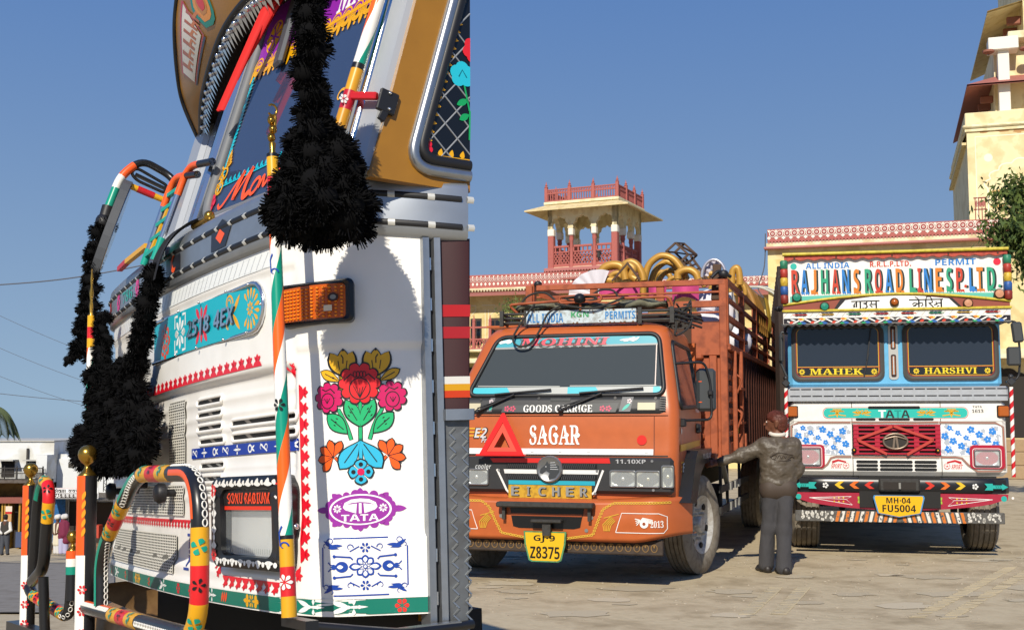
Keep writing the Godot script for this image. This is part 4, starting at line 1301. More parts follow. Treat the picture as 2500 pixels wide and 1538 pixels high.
func build_near_bars(T: Node3D)->void:
	var brass: Material=mats["brass"]
	var S:=-0.34
	var loop:=bent([nl(1.10,S,-0.03),nl(1.11,S,0.132),nl(0.64,S,0.368),nl(-0.02,S,0.36),nl(-0.02,S,-0.02),nl(1.38,S,-0.055)],0.13,9)
	var r:=0.0215
	painted_bar(T,"guard_loop",loop,r,[[0.27,0.49],[0.74,1.06],[1.4,1.66],[2.2,2.55]],[[0.0,0.26,2.9,3.7,"0f9077"],[0.5,0.72,1.0,1.9,"0f9077"],[1.1,1.38,1.1,1.8,"ee5a1c"]])
	chain(T,loop,r,0.0,0.26,0.9); chain(T,loop,r,0.5,0.73,0.6); chain(T,loop,r,1.08,1.4,-0.7); chain(T,loop,r,1.68,2.18,-0.6); chain(T,loop,r,2.56,3.2,0.2)
	var low:=B.new()
	bar_wrap(low,piece(loop,2.56,3.3),r*1.02,-0.5,0.35)
	put("guard_stripe",low,mat("band_ee5a1c",rc("ee5a1c"),0.35),T)
	for q in [[1.36,S,-0.2,0.375,0.032,0],[2.05,-0.42,-0.25,0.352,0.027,1]]:
		var root:=Node3D.new(); root.name="guard_post" if q[5]==0 else "guard_post_001"; T.add_child(root)
		var p:=nl(q[0],q[1],q[2]); var e:=nl(q[0],q[1],q[3])
		var b:=B.new(); b.rod(p,e,q[4],-1.0,20)
		put("post",b,mat("rail_black"),root)
		b=B.new(); b.tube(PackedVector3Array([e - Vector3(0,0.26,0),e]),q[4]*1.015,10,false,-3.4,-1.95)
		b.tube(PackedVector3Array([e - Vector3(0,0.26,0),e]),q[4]*1.016,4,false,-3.6,-3.2)
		put("orange_side",b,mat("band_ee5a1c"),root)
		b=B.new(); b.tube(PackedVector3Array([p,e - Vector3(0,0.26,0)]),q[4]*1.016,10,false,-3.4,-1.85)
		put("white_side",b,mat("band_efece4",rc("efece4"),0.35),root)
		b=B.new(); brass_ball(b,e,q[4]*1.0)
		put("brass_ball",b,brass,root)
		var art:=Art.new()
		for k in 5: art.leaf(Vector2(-0.004,0.05+k*0.03),Vector2(0.006,0.08+k*0.03),0.012,rc("e0961c"))
		var ps:=func(x: float,y: float)->Array:
			var nn:=Vector3(-sin(0.5),0,cos(0.5)); return [nl(q[0],q[1],q[3] - 0.25)+nn*q[4]*1.02+Vector3(cos(0.5),0,sin(0.5))*x+Vector3(0,y,0),nn]
		put("leaf_ornament",art.mesh(ps),paint("paint_gloss"),root)
		for k in 3:
			art=Art.new(); art.petals(Vector2(0.0,-0.12 - k*0.07),0.016,6,rc("c8242c"),0,0.26)
			put("flower_ornament",art.mesh(ps),paint("paint_gloss"),root)
	for q in [[1.6,S,-0.05,0.12,0.022],[2.08,-0.42,-0.02,0.145,0.02]]:
		var root:=Node3D.new(); root.name="short_post"
		if T.has_node("short_post"): root.name="short_post_001"
		T.add_child(root)
		var e:=nl(q[0],q[1],q[3])
		var b:=B.new(); b.rod(nl(q[0],q[1],q[2]),e,q[4],-1.0,16)
		put("post",b,mat("rail_black"),root)
		for k in 3:
			var c: String=["e2581c","e8e6de","0f8a74"][k]
			b=B.new(); b.rod(e - Vector3(0,0.027*(k+1),0),e - Vector3(0,0.027*k,0),q[4]*1.03,-1.0,18)
			put("colour_band",b,mat("band_"+c,rc(c),0.35),root)
		b=B.new(); brass_ball(b,e,q[4])
		put("brass_ball",b,brass,root)
	var lowbar:=bent([nl(2.09,-0.42,0.05),nl(2.03,-0.42,-0.045),nl(1.63,S,-0.115),nl(1.6,S,0.06)],0.07,7)
	painted_bar(T,"low_bar",lowbar,0.021,[[0.16,0.3],[0.34,0.47]],[])
	chain(T,lowbar,0.021,0.47,0.6,0.4)
	var far:=bent([nl(1.93,-0.42,0.02),nl(1.86,-0.42,0.3),nl(1.76,-0.42,0.375),nl(1.6,-0.42,0.34),nl(1.7,-0.42,0.06),nl(1.95,-0.42,0.0)],0.07,7)
	painted_bar(T,"guard_loop",far,0.021,[[0.44,0.66]],[[0.3,0.42,2.0,2.8,"0f9077"]])
	var b:=B.new()
	b.tube(PackedVector3Array([nl(1.7,-0.42,0.03),nl(1.7,-0.4,-0.4)]),0.018,10); b.tube(PackedVector3Array([nl(1.36,S,-0.2),nl(1.36,S,-0.45)]),0.03,10); b.tube(PackedVector3Array([nl(2.05,-0.42,-0.25),nl(2.05,-0.4,-0.5)]),0.03,10)
	b.span(nl(2.2,-0.45,-0.2),nl(0.2,-0.2,-0.22),0.05,0.08)
	put("guard_feet",b,mat("rail_black"),T)
	b=B.new()
	b.sheet(40,8,func(x: float,y: float)->Vector3:
		var t:=lerpf(-2.5,-0.25,x)
		var g:=near_surf(t,0.0)
		var a:=-PI*0.55+y*PI*1.1
		return g[0]+g[1]*(0.1+0.04*cos(a))+Vector3(0,-0.15+0.1*sin(a),0))
	put("front_bumper",b,mat("bumper_tan",rc("8a6a42"),0.5,0.0,"grime",0.5),T)
	b=B.new()
	b.tube(bent([nl(-0.2,-0.17,0.012),nl(-0.24,-0.02,-0.01),nl(-0.2,0.1,-0.03),nl(-0.16,0.3,-0.03)],0.04),0.011,8)
	b.span(nl(-0.14,-0.17,0.016),nl(-0.3,-0.17,0.02),0.03,0.02)
	put("pole_bracket",b,mat("rail_black"),T)
	b=B.new()
	b.span(nl(-0.2,0.02,-0.025),nl(-0.16,0.26,-0.025),0.03,0.012)
	put("step_bar",b,mat("aluminium"),T)
	striped_pole(T,"corner_pole",nl(-0.195,-0.185,0.03),nl(-0.105,-0.19,1.122),0.0172,0.0138,[[0.0,0.042,"d9a01a",1.03],[0.042,0.102,"cf2026",1.03],[0.102,0.158,"d9a01a",1.03],[0.158,0.166,"17171a",1.06],[0.86,0.905,"e0a81a",1.03],[0.905,0.95,"cf2026",1.03],[0.95,1.0,"e0a81a",1.03],[0.995,1.003,"17171a",1.05]],2.45,0.166,0.86)
	b=B.new()
	var top:=nl(-0.105,-0.19,1.122)
	b.lathe([Vector2(0.011,0),Vector2(0.007,0.012),Vector2(0.009,0.03),Vector2(0.004,0.036)],10,Transform3D(Basis(),top))
	for k in 3: b.ball(top+Vector3(0.004*(k % 2) - 0.002,0.045+k*0.022,0.0),Vector3(0.0105,0.0135,0.006),8)
	var cr:=PackedVector3Array()
	for i in 9: cr.append(top+Vector3(sin(i*0.6 - 0.9)*0.012,0.115+cos(i*0.6+2.2)*0.014,0))
	b.tube(cr,0.003,6); b.rod(top+Vector3(0.006,0.06,0),top+Vector3(0.008,0.1,0),0.004)
	put("pole_finial",b,brass,T)
	var pole_surf:=func(x: float,y: float)->Array:
		var t:=(y - 0.03)/1.092
		var c:=nl(-0.195,-0.185,0.03).lerp(nl(-0.105,-0.19,1.122),t)
		var an:=-0.75+x/0.017
		var n:=Vector3(sin(an),0,cos(an))
		return [c+n*lerpf(0.0177,0.0142,t),n]
	for q in [[0.44,0],[0.73,1],[0.145,1],[0.072,2]]:
		var art:=Art.new()
		var c:=Vector2(0.0,lerpf(0.03,1.122,q[0]))
		if q[1]==0: art.petals(c,0.016,6,rc("161616"),0,0.24)
		elif q[1]==2: art.petals(c,0.018,7,rc("eeeeea"),0,0.22)
		else:
			scroll(art,c,0.011,1.0,0.004,rc("1c48a8")); art.line([c+Vector2(-0.008,0.0),c+Vector2(-0.01,0.03),c+Vector2(-0.002,0.045)],0.004,rc("1c48a8"))
		put("pole_ornament",art.mesh(pole_surf,0.01),paint("paint_gloss"),T)
	striped_pole(T,"corner_pole",nl(2.11,-0.2,0.1),nl(2.097,-0.2,1.02),0.0165,0.0135,[[0.86,0.9,"e0a81a",1.03],[0.9,0.95,"cf2026",1.03],[0.95,1.0,"e0a81a",1.03]],2.3,0.0,0.86)
	b=B.new()
	top=nl(2.097,-0.2,1.02)
	b.lathe([Vector2(0.011,0),Vector2(0.007,0.014),Vector2(0.009,0.04),Vector2(0.005,0.06),Vector2(0.009,0.09),Vector2(0.004,0.12),Vector2(0.006,0.15),Vector2(0.001,0.19)],10,Transform3D(Basis(),top))
	put("pole_finial",b,brass,T)
	for q in [[-1.36,0.34],[-1.0,0.311],[-1.8,0.32]]:
		b=B.new()
		var g:=near_surf(q[0],q[1])
		b.lathe([Vector2(0.012,0.0),Vector2(0.012,0.025),Vector2(0.03,0.03),Vector2(0.032,0.05),Vector2(0.024,0.06),Vector2(0.001,0.062)],12,Transform3D(Basis(g[1].cross(Vector3.UP),g[1],Vector3.UP),g[0]))
		put("round_lamp",b,mat("rubber_black"),T)
	for a in [0.55,1.95]:
		b=B.new(); b.lathe([Vector2(0.16,-0.13),Vector2(0.3,-0.13),Vector2(0.33,-0.1),Vector2(0.33,0.1),Vector2(0.3,0.13),Vector2(0.16,0.13)],28,Transform3D(Basis(Vector3(1,0,0),Vector3(0,0,1),Vector3(0,-1,0)),nl(a,0.06,-0.73)))
		put("tyre",b,mat("tyre_rubber",rc("2b2a28"),0.85,0.0,"grime",0.3),T)
# ------------------------------------------------------------------ black wool garlands
var wool_balls:=[]
func pompom(rng: RandomNumberGenerator,at: Vector3,r: Vector3,parent: Node3D)->void:
	if wool_balls.is_empty():
		var g:=RandomNumberGenerator.new(); g.seed=11
		for k in 3:
			var b:=B.new()
			b.ball(Vector3.ZERO,Vector3.ONE*0.72,8)
			for tuft in 34:
				var main:=Vector3(g.randfn(),g.randfn(),g.randfn()).normalized()
				for i in 18:
					var d:=(main+Vector3(g.randfn(),g.randfn(),g.randfn())*0.2).normalized()
					var side:=d.cross(Vector3(g.randfn(),g.randfn(),g.randfn())).normalized()*0.027
					var p:=d*0.55+main*0.05
					var q:=d*g.randf_range(0.84,1.06)+Vector3(0,-0.09,0)
					b.quad(p - side,p+side,q+side,q - side)
			wool_balls.append(b.mesh())
	var o:=put("pompom",wool_balls[rng.randi() % 3],mat("black_wool",rc("131314"),0.95,0.0,"",1.0,"",0.0,0.15),parent)
	o.transform=Transform3D(Basis.from_euler(Vector3(rng.randf()*0.8,rng.randf()*TAU,rng.randf()*0.8)).scaled_local(Vector3.ONE),at)
	o.scale=r
func string_of(rng: RandomNumberGenerator,path: Array,r0: float,r1: float,parent: Node3D,squash:=0.62,gap:=1.0)->void:
	var pp:=smooth(path,6)
	var l:=length_of(pp)
	var s:=0.0
	while s<l:
		var m:=piece(pp,s,s+0.001)
		var r:=lerpf(r0,r1,s/l)*rng.randf_range(0.92,1.1)
		if m.size()>0: pompom(rng,m[0]+Vector3(rng.randfn(),rng.randfn(),rng.randfn())*0.004,Vector3(r,r*squash*1.15,r),parent)
		s+=r*gap
	var b:=B.new(); b.tube(pp,0.008,6)
	put("cord",b,mats["black_wool"],parent)
func build_garlands()->void:
	var xf: Transform3D=(get_node("decorated_truck") as Node3D).transform
	var rng:=RandomNumberGenerator.new()
	rng.seed=5
	var G:=thing("wool_tassel","largest black wool tassel, hanging at the truck's near corner above the amber lamp","tassel",xf,"black wool garlands on the truck")
	string_of(rng,[nl(-0.364,-0.182,1.44),nl(-0.354,-0.183,1.366),nl(-0.348,-0.183,1.325),nl(-0.341,-0.18,1.271),nl(-0.336,-0.175,1.222),nl(-0.332,-0.17,1.18),nl(-0.328,-0.165,1.12)],0.046,0.052,G,0.75,0.95)
	var c0:=nl(-0.322,-0.15,1.13)
	for lv in [[0.0,0.02,0.055,3],[-0.05,0.058,0.058,5],[-0.1,0.07,0.06,6],[-0.15,0.08,0.06,7],[-0.2,0.09,0.062,7],[-0.25,0.105,0.066,8],[-0.29,0.088,0.068,7],[-0.305,0.03,0.06,3]]:
		for i in lv[3]:
			var a: float=TAU*i/lv[3]+lv[0]*30.0
			var r: float=lv[2]*rng.randf_range(0.9,1.08)
			r*=0.84
			pompom(rng,c0+Vector3(cos(a)*lv[1]*0.85,lv[0]*0.74+rng.randfn()*0.008,sin(a)*lv[1]*0.85),Vector3(r,r*0.9,r),G)
	G=thing("wool_garland","thin black wool garland hanging from the truck's far mirror","garland",xf,"black wool garlands on the truck")
	string_of(rng,[nl(2.3,-0.114,1.444),nl(2.3,-0.152,1.35),nl(2.3,-0.17,1.21),nl(2.3,-0.168,1.107),nl(2.3,-0.18,1.003),nl(2.3,-0.205,0.91)],0.048,0.06,G)
	string_of(rng,[nl(2.3,-0.18,1.0),nl(2.3,-0.16,0.92),nl(2.3,-0.15,0.85)],0.06,0.06,G)
	string_of(rng,[nl(2.3,-0.205,0.93),nl(2.3,-0.24,0.87),nl(2.3,-0.265,0.835)],0.042,0.03,G)
	G=thing("wool_garland","black wool garland looped in a U across the white truck front","garland",xf,"black wool garlands on the truck")
	string_of(rng,[nl(0.975,-0.22,1.0),nl(1.02,-0.222,0.93),nl(1.1,-0.222,0.84),nl(1.18,-0.222,0.74),nl(1.24,-0.222,0.64)],0.046,0.05,G,0.72)
	string_of(rng,[nl(1.8,-0.21,0.97),nl(1.79,-0.215,0.86),nl(1.74,-0.22,0.76),nl(1.66,-0.22,0.66)],0.04,0.046,G,0.72)
	for row in [[0.72,1.2,1.66,0.05],[0.66,1.16,1.68,0.055],[0.6,1.1,1.8,0.06],[0.54,1.02,1.9,0.06],[0.49,0.98,1.98,0.06],[0.45,1.0,1.96,0.06],[0.42,1.08,1.8,0.05]]:
		var cnt:=int((row[2] - row[1])/0.075)
		for i in cnt+1:
			var a:=lerpf(row[1],row[2],float(i)/cnt)
			var r: float=row[3]*rng.randf_range(0.9,1.1)
			pompom(rng,nl(a,-0.245+rng.randfn()*0.012,row[0]+rng.randfn()*0.01),Vector3(r,r*0.9,r),G)
	var cl:=B.new()
	var tie:=func(p: Vector3,q: Vector3,e: Vector3,w: float)->void:
		cl.sheet(14,4,func(x: float,y: float)->Vector3:
			var c:=p.lerp(q,x).lerp(q.lerp(e,x),x)
			return c+Vector3(-0.01*sin(y*9.0) - 0.006,0,(y - 0.5)*w*(1.0+0.3*sin(x*3.0))))
	tie.call(nl(0.74,-0.14,1.135),nl(0.97,-0.195,1.14),nl(0.985,-0.215,0.98),0.11)
	var o:=put("cloth_tie",cl,mat("navy_cloth",rc("15171f"),0.9),null)
	o.transform=xf
	tag(o,"dark cloth strip tying the U garland over the metal belt","cloth")
	cl=B.new()
	tie.call(nl(1.98,-0.14,1.1),nl(1.94,-0.19,1.06),nl(1.82,-0.21,0.97),0.06)
	o=put("cloth_tie",cl,mats["navy_cloth"],null)
	o.transform=xf
	tag(o,"dark cloth strip at the belt's far end, holding the garland","cloth")
	cl=B.new()
	for k in 3:
		var top:=[Vector3(0.575,0.0,0),Vector3(0.6,0,0),Vector3(0.625,0,0),Vector3(0.65,0,0)][k] as Vector3
		var offs: float=0.07+k*0.012
		cl.sheet(18,5,func(x: float,y: float)->Vector3:
			var u:=lerpf(1.86,[1.66,1.6,1.5,1.47][k],x)
			var a:=lerpf(top.x,0.74+k*0.008,x)+(y - 0.5)*lerpf(0.034,0.02,x)
			return pane_pt(a,u)+Vector3(-offs+0.012*sin(y*14.0+k),0,0))
	o=put("red_cloth",cl,mat("red_cloth",rc("d81f1c"),0.7),null)
	o.transform=xf
	(o.material_override as StandardMaterial3D).backlight_enabled=true
	(o.material_override as StandardMaterial3D).backlight=rc("7a1210")
	tag(o,"bunched bright red cloth hanging under the ochre visor","cloth")
# ------------------------------------------------------------------ the place
func ground_y(x: float,z: float)->float:
	var d:=-z
	if d<4.0: return 0.0
	var fall:=-0.035*maxf(0.0,d - 110.0)
	var k:=1.0 - smoothstep(-0.31,-0.14,x/d)
	return -0.086*(minf(d,52.5) - 4.0)*k+fall
func build_ground()->void:
	var b:=B.new()
	b.sheet(220,220,func(x: float,y: float)->Vector3:
		var X:=signf(x - 0.5)*(absf(x - 0.5)*40.0+pow(absf(x - 0.5)*2.0,4.0)*480.0)
		var Z:=lerpf(30.0,-80.0,y) - pow(maxf(0.0,y - 0.6)/0.4,4.0)*700.0
		return Vector3(X,ground_y(X,Z),Z))
	structure(put("ground",b,mat("dry_earth",rc("b8ab90"),0.96,0.0,"dirt",7.0,"bumpfine",0.12)))
	b=B.new()
	b.sheet(60,30,func(x: float,y: float)->Vector3:
		var Z:=lerpf(-16.8,-40.0,y); var X:=lerpf(-36.0,-0.33*-Z,x)
		return Vector3(X,ground_y(X,Z)+0.03,Z))
	structure(put("road",b,mat("asphalt",rc("85817b"),0.92,0.0,"dirt",6.0)))
	b=B.new()
	b.sheet(40,1,func(x: float,y: float)->Vector3:
		var Z:=-39.2+y*0.25; var X:=lerpf(-36.0,-0.33*-Z,x)
		return Vector3(X,ground_y(X,Z)+0.05,Z))
	structure(put("road_edge",b,mat("edge_dark",rc("57534f"),0.9)))
	var rng:=RandomNumberGenerator.new(); rng.seed=21
	b=B.new()
	for i in 900:
		var p:=Vector3(rng.randf_range(-1.0,7.0),0.0,rng.randf_range(-14.5,-9.5))
		var r:=rng.randf_range(0.006,0.022)
		b.col=Color(0.2,0.165,0.115).lerp(Color(0.42,0.36,0.27),rng.randf())
		b.box(p,Vector3(r,r*0.8,r*1.3),Basis(Vector3.UP,rng.randf()*TAU),r*0.3)
	structure(stuff(put("gravel",b,paint("grit",0.95))))
	get_node("gravel").set_meta("kind","stuff")
	tag(get_node("gravel"),"scattered grit and pebbles on the dusty yard","gravel")
	b=B.new()
	for i in 46:
		var c:=Vector3(rng.randf_range(-0.5,7.5),0.004,rng.randf_range(-14.0,-9.3))
		var r:=rng.randf_range(0.05,0.22)
		b.col=[Color(0.44,0.375,0.255),Color(0.5,0.425,0.295),Color(0.42,0.355,0.24)][i % 3]
		var p:=[]
		for k in 14: p.append(c+Vector3(cos(TAU*k/14.0)*r*1.7,0,sin(TAU*k/14.0)*r)*rng.randf_range(0.55,1.15))
		for k in 14: b.flat(c,p[(k+1) % 14],p[k])
	structure(stuff(put("ground_stains",b,paint("grit",0.95))))
	get_node("ground_stains").set_meta("kind","stuff")
	tag(get_node("ground_stains"),"faint oil and dust stains on the yard floor","stains")
	b=B.new()
	for tr in [[3.2,-9.6,5.4,-13.0],[4.3,-9.4,6.9,-12.6],[1.9,-9.8,2.5,-11.4]]:
		for w in 2:
			for i in 120:
				var t:=i/120.0
				var c:=Vector3(lerpf(tr[0],tr[2],t)+w*0.26,0.006,lerpf(tr[1],tr[3],t))
				if rng.randf()<0.25: continue
				b.box(c,Vector3(0.13,0.006,0.012),Basis(Vector3.UP,rng.randf_range(-0.3,0.3)),0.0)
	structure(stuff(put("wheel_tracks",b,mat("track_earth",rc("ab9f86"),0.97))))
	tag(get_node("wheel_tracks"),"tyre tread marks pressed into the dusty yard","tracks")
# --- street at the bottom of the lane
func fs(cx: float,cy: float,z:=0.0)->Vector3: return Vector3(-23.28+cx*0.004065,1.0286 - cy*0.004065,-54.0+z)
func fbox(b: B,x0: float,x1: float,y0: float,y1: float,z0: float,z1: float,bev:=0.0)->void:
	var p:=fs(x0,y1,z0); var q:=fs(x1,y0,z1)
	b.box((p+q)*0.5,(q - p).abs(),Basis(),bev)
func build_far_street()->void:
	var plaster:=mat("old_white_plaster",rc("d4d7d8"),0.85,0.0,"stain",9.0)
	var A:=thing("white_house","whitewashed two-storey house with an iron balcony over brown shopfronts","house",Transform3D(Basis(),fs(-100,1275,0)))
	var inv:=A.transform.inverse()
	var part:=func(called: String,q: Array,m: Material,bev:=0.0)->void:
		var b:=B.new(); b.xf=inv
		for r in q: fbox(b,r[0],r[1],r[2],r[3],r[4],r[5],bev)
		put(called,b,m,A)
	part.call("wall",[[-900,545,80,540,-9,-0.9],[425,545,230,640,-0.9,-0.1]],plaster)
	part.call("roof_edge",[[-905,550,72,84,-9,-0.82]],mat("pale_concrete",rc("b9b8b2"),0.9,0.0,"blotch",2.0))
	part.call("floor_slab",[[-900,545,500,535,-0.95,0.3]],mat("dark_concrete",rc("5e5650"),0.9,0.0,"grime",1.5))
	part.call("doorway",[[285,445,296,480,-0.95,-0.86]],mat("dark_void",rc("2c2723"),0.9))
	part.call("doorway",[[-40,105,300,480,-0.95,-0.86]],mats["dark_void"])
	for q in [[255,448,285,298],[-60,150,285,298]]: part.call("canopy",[[q[0],q[1],q[2],q[3],-0.9,-0.25]],mats["pale_concrete"])
	part.call("door_frame",[[275,288,290,480,-0.9,-0.8],[442,452,290,480,-0.9,-0.8]],mat("grey_wood",rc("6b675f"),0.8))
	part.call("drain_pipe",[[246,264,160,500,-0.88,-0.76]],mat("iron_dark",rc("33302e"),0.7))
	var b:=B.new(); b.xf=inv
	for i in 62: b.rod(fs(-330+i*14,500,0.22),fs(-330+i*14,372,0.22),0.012,-1.0,5)
	for y in [372,430,495]: b.rod(fs(-330,y,0.22),fs(535,y,0.22),0.02,-1.0,6)
	for x in [110,245,535,-130]: b.rod(fs(x,505,0.22),fs(x,352,0.22),0.035,-1.0,6)
	for i in 8: b.rod(fs(535,500,0.22 - i*0.13),fs(535,380,0.22 - i*0.13),0.012,-1.0,5)
	put("balcony_rail",b,mats["iron_dark"],A)
	part.call("shop_wall",[[-900,450,535,1275,-8,-1.2]],mat("shop_ochre",rc("7d5d2c"),0.85,0.0,"grime",2.0))
	part.call("shop_beam",[[-900,300,700,770,-1.2,-0.6]],mat("beam_rose",rc("8a5048"),0.8,0.0,"blotch",1.0))
	part.call("shop_opening",[[100,180,790,1270,-1.25,-1.15]],mats["dark_void"])
	part.call("shop_opening",[[-200,-20,790,1270,-1.25,-1.15]],mats["dark_void"])
	for x in [20,185,60,-10]: part.call("shop_pillar",[[x,x+18,770,1275,-1.2,-0.75]],mat("shop_yellow",rc("a8822f"),0.7))
	part.call("poster",[[40,112,805,865,-0.74,-0.72]],mat("poster_pale",rc("d8c8b8"),0.7))
	part.call("poster",[[38,110,868,888,-0.74,-0.72]],mat("bracket_red"))
	part.call("poster",[[40,108,890,1000,-0.74,-0.72]],mat("poster_tan",rc("bb8f5c"),0.7))
	part.call("side_counter",[[165,240,1090,1260,-1.15,-0.7]],mat("counter_blue",rc("3a4868"),0.6))
	var C:=thing("white_house","paler plain house with a small vent and tin awning, right of the balcony house","house",Transform3D(Basis(),fs(900,1275,-1)))
	inv=C.transform.inverse()
	part=func(called: String,q: Array,m: Material,bev:=0.0)->void:
		var bb:=B.new(); bb.xf=inv
		for r in q: fbox(bb,r[0],r[1],r[2],r[3],r[4],r[5],bev)
		put(called,bb,m,C)
	part.call("wall",[[548,1700,280,1275,-9,-1.3]],plaster)
	b=B.new(); b.xf=inv
	var sl:=PackedVector2Array()
	for q in [[548,228],[640,228],[692,281],[548,281]]: sl.append(Vector2(fs(q[0],q[1]).x,fs(q[0],q[1]).y))
	b.prism(sl,Transform3D(Basis(),Vector3(0,0,-56.0)),0.6)
	put("sloped_parapet",b,plaster,C)
	part.call("rear_room",[[560,862,150,290,-9.2,-5]],mat("grey_plaster",rc("8b8c8e"),0.9,0.0,"stain",3.0))
	part.call("rear_room",[[556,585,96,290,-9,-4.6]],plaster)
	b=B.new(); b.xf=inv
	b.quad(fs(580,97,-4.9),fs(580,155,-4.9),fs(862,165,-4.9),fs(862,150,-4.9))
	put("rear_parapet",b,mats["grey_plaster"],C)
	part.call("vent",[[678,748,330,376,-1.34,-1.26]],mat("vent_tan",rc("a8a08e"),0.8))
	b=B.new(); b.xf=inv
	for i in 6: b.box(fs(684+i*12,353,-1.25),Vector3(0.012,0.18,0.02)); b.box(fs(713,334+i*8,-1.25),Vector3(0.28,0.01,0.02))
	put("vent_grid",b,mats["iron_dark"],C)
	b=B.new(); b.xf=inv
	b.quad(fs(560,690,0.6),fs(1700,745,0.6),fs(1700,690,-1.3),fs(560,640,-1.3))
	for i in 90: b.rod(fs(565+i*12.5,690+i*0.6,0.61),fs(565+i*12.5,641+i*0.55,-1.29),0.012,-1.0,4)
	put("tin_awning",b,mat("old_tin",rc("6f6860"),0.7,0.3,"grime",1.0),C)
	part.call("shop_opening",[[700,1000,760,1275,-1.35,-1.2]],mats["dark_void"])
	part.call("shop_opening",[[1010,1400,770,1275,-1.35,-1.2]],mat("dim_void",rc("3a3029"),0.9))
	b=B.new(); b.xf=inv
	for i in 28: b.rod(fs(446+i*9,720,-0.9),fs(446+i*9,1270,-0.9),0.024,-1.0,5)
	put("blue_shutter",b,mat("shutter_blue",rc("2a6aa8"),0.6,0.0,"grime",0.8),C)
	part.call("red_box",[[675,700,1040,1190,-1.0,-0.4],[1070,1120,1010,1150,-0.9,-0.4]],mat("box_red",rc("b5402c"),0.7))
	for x in [668,1130,860]: part.call("awning_post",[[x,x+8,690,1275,0.5,0.56]],mats["iron_dark"])
	part.call("step",[[600,1400,1215,1275,-0.9,-0.3]],mat("brick_dust",rc("8d6a52"),0.9,0.0,"grime",0.5))
	var S:=thing("shop_sign","white shop sign with black lettering over the blue shutter","sign",Transform3D(Basis(),fs(940,700,0.62)))
	inv=S.transform.inverse()
	b=B.new(); b.xf=inv; fbox(b,690,1190,583,700,0.58,0.62)
	put("board",b,mat("sign_white",rc("e2e2e2"),0.5),S)
	var art:=Art.new()
	var k:=rc("25211f")
	art.rect(8,4,492,58,rc("3a3431")); art.text("RAS",14,12,86,50,rc("f0f0f0"),1)
	for i in 9:
		var x:=98.0+i*44.0
		art.line([Vector2(x,48),Vector2(x+38,48)],6,rc("f0f0f0"),1); art.line([Vector2(x+28,48),Vector2(x+28,12)],6,rc("f0f0f0"),1); art.ring(Vector2(x+14,30),9,5,rc("f0f0f0"),1)
	var hl:=func(x0: float,x1: float)->void: art.line([Vector2(x0,96),Vector2(x1,96)],6,k)
	hl.call(14,142); hl.call(170,300); hl.call(330,480)
	art.ring(Vector2(28,80),10,6,k); art.line([Vector2(52,96),Vector2(52,64)],6,k); art.line([Vector2(20,74),Vector2(52,78)],6,k); art.circle(Vector2(40,106),5,k)
	art.ring(Vector2(72,80),10,6,k); art.line([Vector2(84,96),Vector2(84,64)],6,k); art.ring(Vector2(96,76),8,6,k)
	art.ring(Vector2(112,80),8,6,k); art.line([Vector2(122,96),Vector2(122,64)],6,k); art.line([Vector2(128,76),Vector2(138,80),Vector2(138,96)],6,k); art.line([Vector2(138,96),Vector2(138,64)],6,k)
	for i in 7:
		var x:=176.0+i*42.0
		art.ring(Vector2(x+8,80),9,6,k); art.line([Vector2(x+24,96),Vector2(x+24,64)],6,k)
	art.line([Vector2(14,112),Vector2(480,112)],2,rc("b04040"))
	var o:=fs(690,700,0.622) - S.position
	put("lettering",art.mesh(plane_at(o,Vector3(0.004065,0,0),Vector3(0,0.004065,0),Vector3.BACK)),paint("matt_paint",0.9),S)
	b=B.new()
	for x in [1150,1182]: b.rod(fs(x,640,-0.5),fs(x,420,-0.5),0.02,-1.0,5)
	for i in 6: b.rod(fs(1150 if i % 2 else 1182,640 - i*36,-0.5),fs(1182 if i % 2 else 1150,604 - i*36,-0.5),0.014,-1.0,5)
	tag(put("lattice_mast",b,mats["iron_dark"]),"short lattice iron mast rising behind the shop sign","mast")
	var rng:=RandomNumberGenerator.new(); rng.seed=3
	var P:=thing("sapling","thin young tree with a few drooping leaves before the blue shutter","tree",Transform3D(Basis(),fs(640,1270,1.2)))
	b=B.new(); b.xf=P.transform.inverse()
	b.tube(smooth([fs(640,1270,1.2),fs(636,1100,1.2),fs(650,900,1.2),fs(655,770,1.2)]),0.022,6)
	put("trunk",b,mat("bark_grey",rc("6b5a48"),0.9),P)
	b=B.new(); b.xf=P.transform.inverse()
	for i in 160:
		var c:=fs(640+rng.randfn()*26,850+rng.randfn()*55,1.2+rng.randfn()*0.15)
		leaf_quad(b,rng,c,0.09)
	put("crown",b,mat("leaf_dusty",rc("5d6444"),0.7),P)
	var Mo:=thing("motorcycle","dark motorcycle parked by the brown shopfront, mostly cut off","motorcycle",Transform3D(Basis(),fs(-20,1285,1.5)))
	b=B.new()
	for x in [-0.62,0.62]:
		var ring:=PackedVector3Array()
		for i in 20: ring.append(Vector3(x+cos(i*TAU/20)*0.27,0.3+sin(i*TAU/20)*0.27,0))
		b=B.new(); b.tube(ring,0.045,6,true); put("tyre",b,mat("tyre_rubber"),Mo)
		b=B.new()
		for i in 8: b.rod(Vector3(x,0.3,0),Vector3(x+cos(i*TAU/8)*0.25,0.3+sin(i*TAU/8)*0.25,0),0.006,-1.0,4)
		put("spokes",b,mats["chrome"],Mo)
	b=B.new(); b.tube(smooth([Vector3(0.62,0.3,0),Vector3(0.5,0.75,0),Vector3(0.42,1.0,0)]),0.03,6); b.rod(Vector3(0.42,1.0,-0.32),Vector3(0.42,1.0,0.32),0.018)
	put("fork",b,mats["chrome"],Mo)
